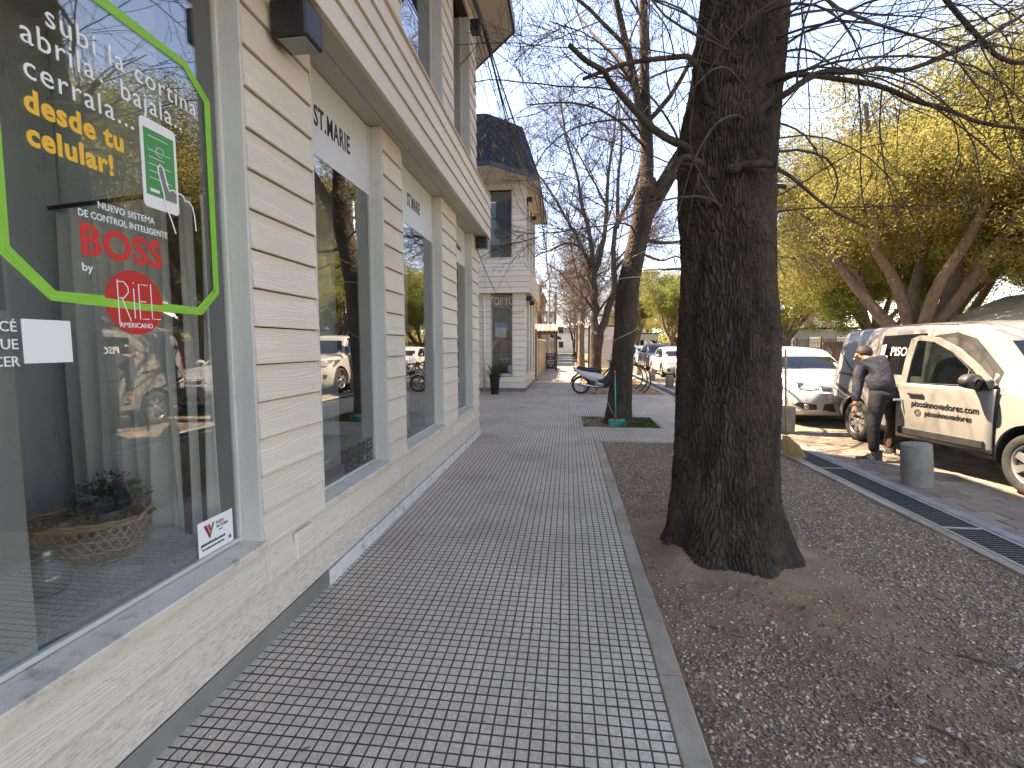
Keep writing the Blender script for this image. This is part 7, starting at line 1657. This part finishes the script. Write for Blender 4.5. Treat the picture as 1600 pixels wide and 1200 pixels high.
mb = MB(); mb.prism([(27.5, 2.27), (28.7, 2.72), (28.7, 2.76), (27.5, 2.33)], -2.12, -.62, Matrix(((0, 0, 1, 0), (1, 0, 0, 0), (0, 1, 0, 0), (0, 0, 0, 1)))); mb.bbox(-2.1, -.66, 27.56, 27.64, 2.16, 2.27, .01); mb.build('roof_board', M('porch_wood', (.10, .055, .035), rough=.7), po_)
mb = MB(); mb.bbox(-.76, -.66, 28.4, 28.5, 0, 2.6, .01); mb.bbox(-2.05, -1.95, 28.4, 28.5, 0, 2.6, .01); mb.build('porch_post', MATS['porch_wood'], po_)
M_render = [M('render_white', (.55, .54, .51), (.48, .47, .44), scale=1.5, rough=.85), M('render_grey', (.30, .31, .32), (.26, .27, .28), scale=1.5, rough=.85), M('render_ochre', (.48, .38, .24), (.42, .33, .2), scale=1.5, rough=.85), M('render_brick', (.30, .14, .10), (.36, .2, .15), scale=3, rough=.85)]
M_win = glass_mat('far_window', (.1, .12, .13), .12, dark=.6)
def house(label, x0, x1, y0, y1, h, m, wins=3, roof=M_slate, door=True, face='x'):
    t = thing('house', label, 'house', (0, 0, 0)); mb = MB(); mb.box(x0, x1, y0, y1, 0, h); mb.build('wall', m, t)
    mb = MB(); mb.bbox(x0 - .15, x1 + .2, y0 - .15, y1 + .15, h + .002, h + .16, .02); mb.build('roof', roof, t)
    L = (y1 - y0) if face == 'x' else (x1 - x0)
    for k in range(wins):
        c = (y0 if face == 'x' else x0) + L * (k + .5) / wins
        for z in ([1.1] if h < 4.2 else [1.1, 4.0]):
            mb = MB()
            if face == 'x': mb.bbox(x1 + .002, x1 + .05, c - .55, c + .55, z - .08, z + 1.3, .01)
            else: mb.bbox(c - .55, c + .55, y0 - .05, y0 - .002, z - .08, z + 1.3, .01)
            f = mb.build('window', M_trim, t); mb = MB()
            if face == 'x': mb.box(x1 + .051, x1 + .056, c - .47, c + .47, z, z + 1.2)
            else: mb.box(c - .47, c + .47, y0 - .056, y0 - .051, z, z + 1.2)
            mb.build('pane', M_win, f)
    return t
house('grey terracotta porch house set back behind the beige wall', -12, -3.2, 21.5, 32, 3.6, M_render[2], 3, M_terra)
house('pale flat roofed house further along the left of the pavement', -11, -2.7, 35, 42, 4.4, M_render[0], 3)
house('grey two storey house in the far left row', -11, -2.5, 43, 52, 6.2, M_render[1], 3)
h4 = house('far shop house with a dark blue awning over the pavement', -11, -2.4, 53, 61, 5.2, M_render[1], 3)
mb = MB(); mb.prism([(0, 2.9), (1.5, 2.5), (1.5, 2.2), (0, 2.6)], 53.2, 60.8, Matrix(((1, 0, 0, -2.4), (0, 0, 1, 0), (0, 1, 0, 0), (0, 0, 0, 1)))); mb.build('awning', M('awning_blue', (.02, .035, .07), rough=.7), h4)
house('ochre house near the far end of the left row', -11, -2.6, 62, 72, 4.6, M_render[2], 3); house('white two storey house closing the left row', -11, -2.4, 73, 90, 6.6, M_render[0], 5)
house('low pale building closing the end of the pavement', -6, 6, 96, 104, 5.0, M_render[0], 4, face='y')
house('pale park pavilion behind the railing and the small green tree', 19, 26, 46, 50, 3.0, M_render[0], 3, face='y'); house('cream block far behind the park, over the parked cars', 6.5, 16, 92, 102, 7.5, M_render[0], 6, face='y'); house('red brick building far behind the mural', 24, 38, 70, 80, 6.4, M_render[3], 6, face='y')
house('white low shed across the street behind the far white car', 10.2, 13.0, 70, 76, 3.2, M_render[0], 2, face='y')
mb = MB(); mb.tube([(-1.28, 30.9, -.02), (-1.28, 30.9, 6.8)], [.09, .07], 12); tag(mb.build('utility_pole', M('pole_pale', (.38, .36, .33), (.46, .44, .40), scale=3, rough=.8)), 'pale concrete utility pole beside the terracotta porch', 'utility pole')
mb = MB(); mb.tube([(-.95, 33.5, -.02), (-.93, 33.5, 5.2)], [.11, .09], 12); tag(mb.build('utility_pole', M('pole_wood', (.12, .09, .065), (.18, .13, .095), scale=3, rough=.9)), 'dark wooden utility pole just beyond the pale one', 'utility pole')
nb = thing('notice_board', 'white printed notice board with a black frame behind the forked tree', 'notice board', (1.15, 27.0, -.02))
mb = MB(); mb.bbox(.06, 2.1, -.02, .02, .25, 2.58, .004); mb.build('panel', M('board_white', (.55, .56, .56), (.48, .49, .50), scale=2, rough=.5), nb)
mb = MB()
for x in (0, 2.1): mb.bbox(x - .03, x + .06, -.04, .04, 0, 2.68, .006)
mb.bbox(.061, 2.069, -.035, .035, 2.581, 2.66, .004); mb.build('frame', M_bk, nb)
mb = MB(); rb = random.Random(8)
for k in range(17): mb.box(.2, .2 + rb.uniform(1.2, 1.75), -.026, -.022, .45 + k * .085, .47 + k * .085)
o = mb.build('printed_lines', M('print_grey', (.2, .21, .22), rough=.6), nb); o['kind'] = 'stuff'
text('ULTIMOS', .2, M_ink, (.35, -.024, 2.0), FACE_NY, nb, sx=.8)
mb = MB(); mb.tube([(2.52, 19.5, -.02), (2.52, 19.5, 1.62)], .035, 10); mb.bbox(2.48, 2.56, 19.46, 19.54, 1.621, 1.66, .01); tag(mb.build('sign_post', M('post_grey', (.35, .36, .35), rough=.6, metal=.3)), 'thin grey post standing behind the leaning tree by the street edge', 'post')
st_ = thing('string_lights', 'small white round bulbs strung round the pale lit tree', 'string lights', (.86, 31, 3.0))
mb = MB()
pts = [(.30 * math.cos(a) , .30 * math.sin(a), .08 * math.cos(3 * a)) for a in [i * .39 for i in range(17)]]; mb.tube(pts, .008, 5); mb.build('wire', M_bk, st_)
mb = MB()
for p in pts[::1]:
    mb.lathe([(0, -.045), (.03, -.035), (.042, 0), (.03, .035), (0, .045)], 8, Matrix.Translation((p[0] * 1.1, p[1] * 1.1, p[2] - .04)))
o = mb.build('bulbs', M('bulb_white', (.8, .8, .76), rough=.3), st_); o['kind'] = 'stuff'
# street lamp with a long street arm and a short pavement arm (its pole hidden behind the trunk)
M_gal = M('lamp_grey', (.30, .31, .32), (.24, .25, .26), scale=4, rough=.5, metal=.3)
sl_ = thing('street_lamp', 'grey street lamp whose two arms stick out on either side of the massive trunk', 'street lamp', (3.74, 14.7, 0))
mb = MB(); mb.tube([(0, 0, 0), (0, 0, 3.2), (0, 0, 6.12)], [.09, .075, .055], 14); mb.build('pole', M_gal, sl_)
mb = MB(); mb.tube([(0, 0, 6.05), (.8, 0, 6.12), (2.15, 0, 6.12)], [.04, .035, .03], 10); mb.build('street_arm', M_gal, sl_); mb = MB(); mb.tube([(0, 0, 3.76), (-.5, 0, 3.80), (-.98, 0, 3.79)], [.045, .045, .05], 10); mb.build('pavement_arm', M('arm_dark', (.06, .065, .07), rough=.5), sl_)
def head(x, z, s): 
    P = []
    for i in range(8):
        u = i / 7; w_ = .14 * (math.sin(math.pi * min(1, .12 + u * .9)) ** .5); P.append([(x + s * u * .62, w_ * math.cos(t), z + .045 * max(math.sin(t), -.35) * (1.2 - u * .5) + s * 0) for t in [2 * math.pi * q / 12 for q in range(12)]])
    mb = MB(); mb.grid(P, True, True); return mb.build('lamp_head', M('lamp_alu', (.42, .43, .44), rough=.45, metal=.3), sl_)
head(2.12, 6.12, 1); head(-.95, 3.79, -1)
# railing of the park, mural, kiosk
fe = thing('park_railing', 'dark iron park railing with red posts behind the white hatchback', 'fence', (0, 0, 0))
mb = MB(); y = 12.0; 
for z in (.28, 1.62, 1.78): mb.box(12.28, 12.32, 12, 62, z, z + .035)
mb.build('rail', M_bk, fe)
mb = MB(); y = 12.0
while y < 62: mb.box(12.29, 12.31, y, y + .018, .30, 1.80); y += .14
o = mb.build('bars', M_bk, fe); o['kind'] = 'stuff'
M_rpost = M('post_dark_red', (.10, .025, .02), rough=.6)
for k in range(20): mb = MB(); mb.bbox(12.26, 12.34, 12 + k * 2.5, 12.08 + k * 2.5, .08, 1.9, .006); mb.build('post', M_rpost, fe)
mu = thing('mural_wall', 'low wall painted red, pink and white behind the park railing', 'wall', (15.2, 30, 0))
mb = MB(); mb.box(0, 9, 0, .2, 0, 1.75); mb.build('wall', M('mural_red', (.30, .12, .10), (.42, .22, .20), scale=1.3, rough=.7), mu)
rb = random.Random(12); cols_ = [M('mural_white', (.6, .58, .55), rough=.7), M('mural_pink', (.55, .22, .24), rough=.7), M('mural_blue', (.12, .2, .45), rough=.7)]
for k in range(16):
    x = .3 + k * .54; pts = [(x + rb.uniform(.1, .28) * math.cos(a), 1.0 + rb.uniform(.2, .6) * math.sin(a)) for a in [q * 2 * math.pi / 9 for q in range(9)]]
    mb = MB(); mb.prism(pts, -.006 - .0007 * k, -.001, Matrix(((1, 0, 0, 0), (0, 0, 1, 0), (0, 1, 0, 0), (0, 0, 0, 1)))); mb.build('painted_shape', cols_[k % 3], mu)
ki = thing('park_kiosk', 'beige roofed kiosk at the right edge behind the van roof', 'kiosk', (13.9, 16.4, 0))
mb = MB(); mb.box(.5, 4.5, .2, 3, 0, 2.2); mb.build('wall', M_beige, ki)
mb = MB(); mb.prism([(-.3, 2.18), (2.4, 3.35), (5.1, 2.18), (5.1, 2.06), (2.4, 3.2), (-.3, 2.06)], -.3, 3.4, Matrix(((1, 0, 0, 0), (0, 0, 1, 0), (0, 1, 0, 0), (0, 0, 0, 1)))); mb.build('roof', M('kiosk_roof', (.50, .42, .31), (.44, .37, .27), scale=3, rough=.8), ki)
fl_ = thing('floodlight', 'black floodlight pair on a thin pole by the kiosk roof', 'floodlight', (13.9, 15.7, 0))
mb = MB(); mb.tube([(0, 0, 0), (0, 0, 3.0)], .03, 8); mb.tube([(-.35, 0, 2.95), (.35, 0, 2.95)], .02, 8); mb.build('pole', M_bk, fl_)
for x in (-.3, .3): mb = MB(); mb.bbox(x - .14, x + .14, -.1, .02, 2.86, 3.06, .02, Matrix.Rotation(0, 4, 'X')); mb.build('lamp', M_bk, fl_)
# cables along the fronts
cbx = tag(MB().bbox(-1.40, -1.27, 6.72, 6.86, 5.86, 6.02, .012).build('junction_box', M_black), 'black cable junction box high on the near building corner', 'junction box')
cab_ = thing('cable_bundle', 'bundle of black telephone cables strung from the near building to the corner shop eave', 'cable', (0, 0, 0))
rb = random.Random(6)
def cat(a, b, sag, n=26): a = Vector(a); b = Vector(b); return [a.lerp(b, i / n) + Vector((0, 0, -4 * sag * (i / n) * (1 - i / n))) for i in range(n + 1)]
mb = MB()
for k in range(9):
    j = lambda s: Vector((rb.uniform(-s, s), rb.uniform(-s, s), rb.uniform(-s, s))); m1 = Vector((-1.27, 6.8, 5.95)) + j(.10); m2 = Vector((-.90, 15.0, 6.30)) + j(.22)
    mb.tube(cat(Vector((-1.40, -3, 5.2 + k * .05)), m1, .1 + rb.random() * .15, 16), .005 + .004 * (k % 4 == 0), 5); mb.tube(cat(m1, m2, .15 + rb.random() * .6), .006 + .007 * (k % 4 == 0), 5); mb.tube(cat(m2, Vector((-.95, 20.0, 5.5 - .05 * k)), .1 + rb.random() * .3, 12), .009, 5); mb.tube(cat((-.95, 20.0, 5.5 - .05 * k), (-1.2, 30.9, 6.2), .4 + rb.random() * .3, 14), .010, 4)
o = mb.build('cables', M_black, cab_); o['kind'] = 'stuff'
for k, (a, b, s, r_) in enumerate((((-1.47, 7.5, 3.04), (-1.25, 15.2, 3.05), .75, .006), ((-1.3, 7.0, 5.9), (3.7, 14.7, 6.6), .3, .006), ((-1.35, 7.2, 5.6), (-1.0, 14.9, 5.3), .7, .005), ((-1.3, 6.8, 6.0), (-.95, 14.9, 4.6), .2, .005))):
    tag(MB().tube(cat(a, b, s), r_, 5).build('loose_cable', M_black), ('thin sagging cable from the far corner wall light to the corner shop', 'single cable crossing the sky from the near eave to the street lamp', 'slack cable hanging below the main bundle between the shops', 'tight thin cable slanting down to the corner shop upper window')[k], 'cable', 'loose cables between the buildings')

# ---------------------------------------------------------------- the man by the van
def skin(name, V, E, rad, mat, parent, sub=2, root=0, loc=None):
    me = bpy.data.meshes.new(name); me.from_pydata([Vector(v) for v in V], E, []); o = bpy.data.objects.new(name, me); COL.objects.link(o)
    md = o.modifiers.new('s', 'SKIN'); md.use_smooth_shade = True; o.modifiers.new('d', 'SUBSURF').levels = sub
    for i, r_ in enumerate(rad):
        sv = me.skin_vertices[0].data[i]; sv.radius = r_ if isinstance(r_, tuple) else (r_, r_); sv.use_root = (i == root)
    dg = bpy.context.evaluated_depsgraph_get(); m2 = bpy.data.meshes.new_from_object(o.evaluated_get(dg)); bpy.data.objects.remove(o)
    m2.materials.clear(); m2.materials.append(mat); m2.polygons.foreach_set('use_smooth', [True] * len(m2.polygons)); return link(bpy.data.objects.new(name, m2), parent, loc)
M_skin = M('skin', (.42, .22, .14), (.47, .26, .17), scale=9, rough=.5, space='obj'); M_sweat = M('sweater', (.020, .023, .032), (.034, .038, .050), scale=7, rough=.9, bump=.9, bscale=16, bdist=.03, space='obj')
M_trou = M('trousers', (.005, .005, .006), (.010, .010, .011), scale=9, rough=.85, bump=.7, bscale=18, bdist=.02, space='obj'); M_hair = M('hair', (.022, .014, .010), (.05, .032, .02), scale=40, rough=.6, space='obj', bump=.6, bscale=90); M_shoe = M('trainer_black', (.02, .02, .02), (.05, .05, .05), scale=20, rough=.7, space='obj')
mn_ = thing('person', 'man in a dark grey sweater and black trousers bending beside the open van door', 'person', (0, 0, 0))
# joints (metres, world)
hip = (4.12, 6.60, .90); hL = (4.03, 6.57, .84); hR = (4.21, 6.66, .86); wst = (4.09, 6.64, 1.02); chs = (4.08, 6.78, 1.20); nk = (4.065, 6.90, 1.315); sL = (3.945, 6.84, 1.235); sR = (4.22, 6.90, 1.30)
eL = (3.875, 6.76, .94); wL = (3.80, 6.66, .70); eR = (4.36, 7.0, 1.08); wR = (4.45, 7.12, .95); kL = (3.955, 6.52, .49); aL = (3.965, 6.49, .09); kR = (4.34, 6.76, .50); aR = (4.43, 6.96, .09); hd = (4.03, 6.985, 1.375)
V = [hip, wst, chs, nk, sL, eL, wL, sR, eR, wR, hL, kL, aL, hR, kR, aR]
E_ = [(0, 1), (1, 2), (2, 3), (2, 4), (4, 5), (5, 6), (2, 7), (7, 8), (8, 9), (0, 10), (10, 11), (11, 12), (0, 13), (13, 14), (14, 15)]
Vb = V + [hd, (3.975, 7.02, 1.335)]; Eb = E_ + [(3, 16), (16, 17)]
skin('body', Vb, Eb, [.09, .085, .10, .055, .05, .042, .028, .05, .042, .028, .075, .055, .036, .075, .055, .036, .092, .064], M_skin, mn_)
skin('sweater', [(4.12, 6.60, .86), wst, chs, (4.068, 6.87, 1.30), sL, eL, (3.812, 6.675, .735), sR, eR, (4.44, 7.11, .965)], [(0, 1), (1, 2), (2, 3), (2, 4), (4, 5), (5, 6), (2, 7), (7, 8), (8, 9)], [(.168, .155), (.165, .155), (.172, .16), .085, .092, .066, .050, .092, .066, .050], M_sweat, mn_)
skin('trousers', [(4.12, 6.60, .95), hL, kL, (3.962, 6.49, .18), (3.964, 6.49, .11), hR, kR, (4.43, 6.95, .17), (4.43, 6.96, .095)], [(0, 1), (1, 2), (2, 3), (3, 4), (0, 5), (5, 6), (6, 7), (7, 8)], [(.15, .135), .115, .078, .062, .054, .115, .078, .062, .054], M_trou, mn_)
# hair, ears, nose
def blob(c, rx, ry, rz_, mat, name, cut=None, jit=0, n=20, rot=None):
    mb = MB(); rb = random.Random(3); P = []
    for i in range(n // 2 + 1):
        th = math.pi * i / (n // 2); row = []
        for k in range(n):
            a = 2 * math.pi * k / n; q = Vector((rx * math.sin(th) * math.cos(a), ry * math.sin(th) * math.sin(a), rz_ * math.cos(th))) * (1 + jit * rb.uniform(-1, 1))
            if rot: q = rot @ q
            row.append(Vector(c) + q)
        P.append(row)
    mb.grid(P, True, True); return mb.build(name, mat, mn_)
hrot = Matrix.Rotation(R(35), 3, 'X')
blob((4.052, 6.965, 1.415), .096, .104, .085, M_hair, 'hair', jit=.02, rot=hrot); blob((3.951, 6.97, 1.365), .012, .022, .034, M_skin, 'ear', rot=hrot); blob((4.118, 6.985, 1.37), .012, .022, .034, M_skin, 'ear', rot=hrot)
blob((3.985, 7.06, 1.31), .014, .018, .016, M_skin, 'nose')
# left hand, relaxed round a small dark tool
hand_o = Vector((3.79, 6.645, .665)); mbh_ = []
Vh = [hand_o + Vector((.006, .01, .03)), hand_o + Vector((-.002, -.004, -.02)), hand_o + Vector((-.006, -.012, -.055))]; Eh = [(0, 1), (1, 2)]; rad = [(.024, .018), (.036, .020), (.036, .018)]
skin('palm', Vh, Eh, rad, M_skin, mn_, 2)
for k, (dx, ln) in enumerate(((-.026, .030), (-.009, .036), (.009, .034), (.025, .027))):
    b = hand_o + Vector((-.006 + dx * .75, -.012 + dx * .6, -.055)); skin('finger', [b, b + Vector((-.004, -.006, -ln)), b + Vector((.004, .010, -ln * 1.7)), b + Vector((.012, .026, -ln * 1.75))], [(0, 1), (1, 2), (2, 3)], [.0095, .009, .008, .0065], M_skin, mn_, 1)
b = hand_o + Vector((-.026, -.022, -.01)); skin('thumb', [b, b + Vector((-.010, -.006, -.03)), b + Vector((.0, .008, -.055))], [(0, 1), (1, 2)], [.012, .0105, .008], M_skin, mn_, 1)
tl_ = tag(MB().tube([(3.785, 6.66, .575), (3.82, 6.62, .56), (3.85, 6.60, .55)], [.016, .02, .012], 8).build('hand_tool', M_black), 'small dark tool held in the lowered hand of the bending man', 'tool')
def trainer(x, y, z, rz, nm='shoe'):
    o = bpy.data.objects.new(nm, None); link(o, mn_, (x, y, z), (0, 0, rz)); P = []
    for i in range(15):
        u = i / 14; xx = -.09 + .285 * u; wd = (.036 + .012 * math.sin(math.pi * min(1, u * 1.25))) * (1 if .03 < u < .97 else .6); hh = .028 + .075 * max(0, 1 - u * 1.5) ** .7 + .03 * max(0, 1 - u); P.append([(xx, wd * math.cos(t), .02 + hh * max(0, math.sin(t))) for t in [math.pi * q / 10 for q in range(11)]])
    mb = MB(); mb.grid(P); mb.build('upper', M_shoe, o)
    ol = [(-.095, -.034), (0, -.040), (.10, -.052), (.17, -.040), (.20, 0), (.17, .040), (.10, .052), (0, .040), (-.095, .034)]; mb = MB(); mb.prism(ol, 0, .022); mb.build('sole', M('sole_grey', (.25, .24, .23), rough=.8), o)
    mb = MB()
    for s in (-1, 1): mb.tube([(.0, s * .046, .03), (.03, s * .043, .06), (.05, s * .03, .075)], .005, 4); mb.tube([(.03, s * .048, .03), (.06, s * .044, .05), (.08, s * .028, .065)], .005, 4)
    mb.build('stripe', M_white, o)
trainer(3.965, 6.49, .0, R(168)); trainer(4.43, 6.96, .0, R(120))
for k, (a, b) in enumerate((((3.93, 6.435, .56), (3.90, 6.45, .50)), ((3.95, 6.43, .50), (3.92, 6.43, .46)))):
    pass
mb = MB(); mb.bbox(4.12, 4.23, 6.425, 6.437, .80, .825, .003); mb.build('shirt_hem', M('hem_pale', (.4, .45, .55), rough=.8), mn_)
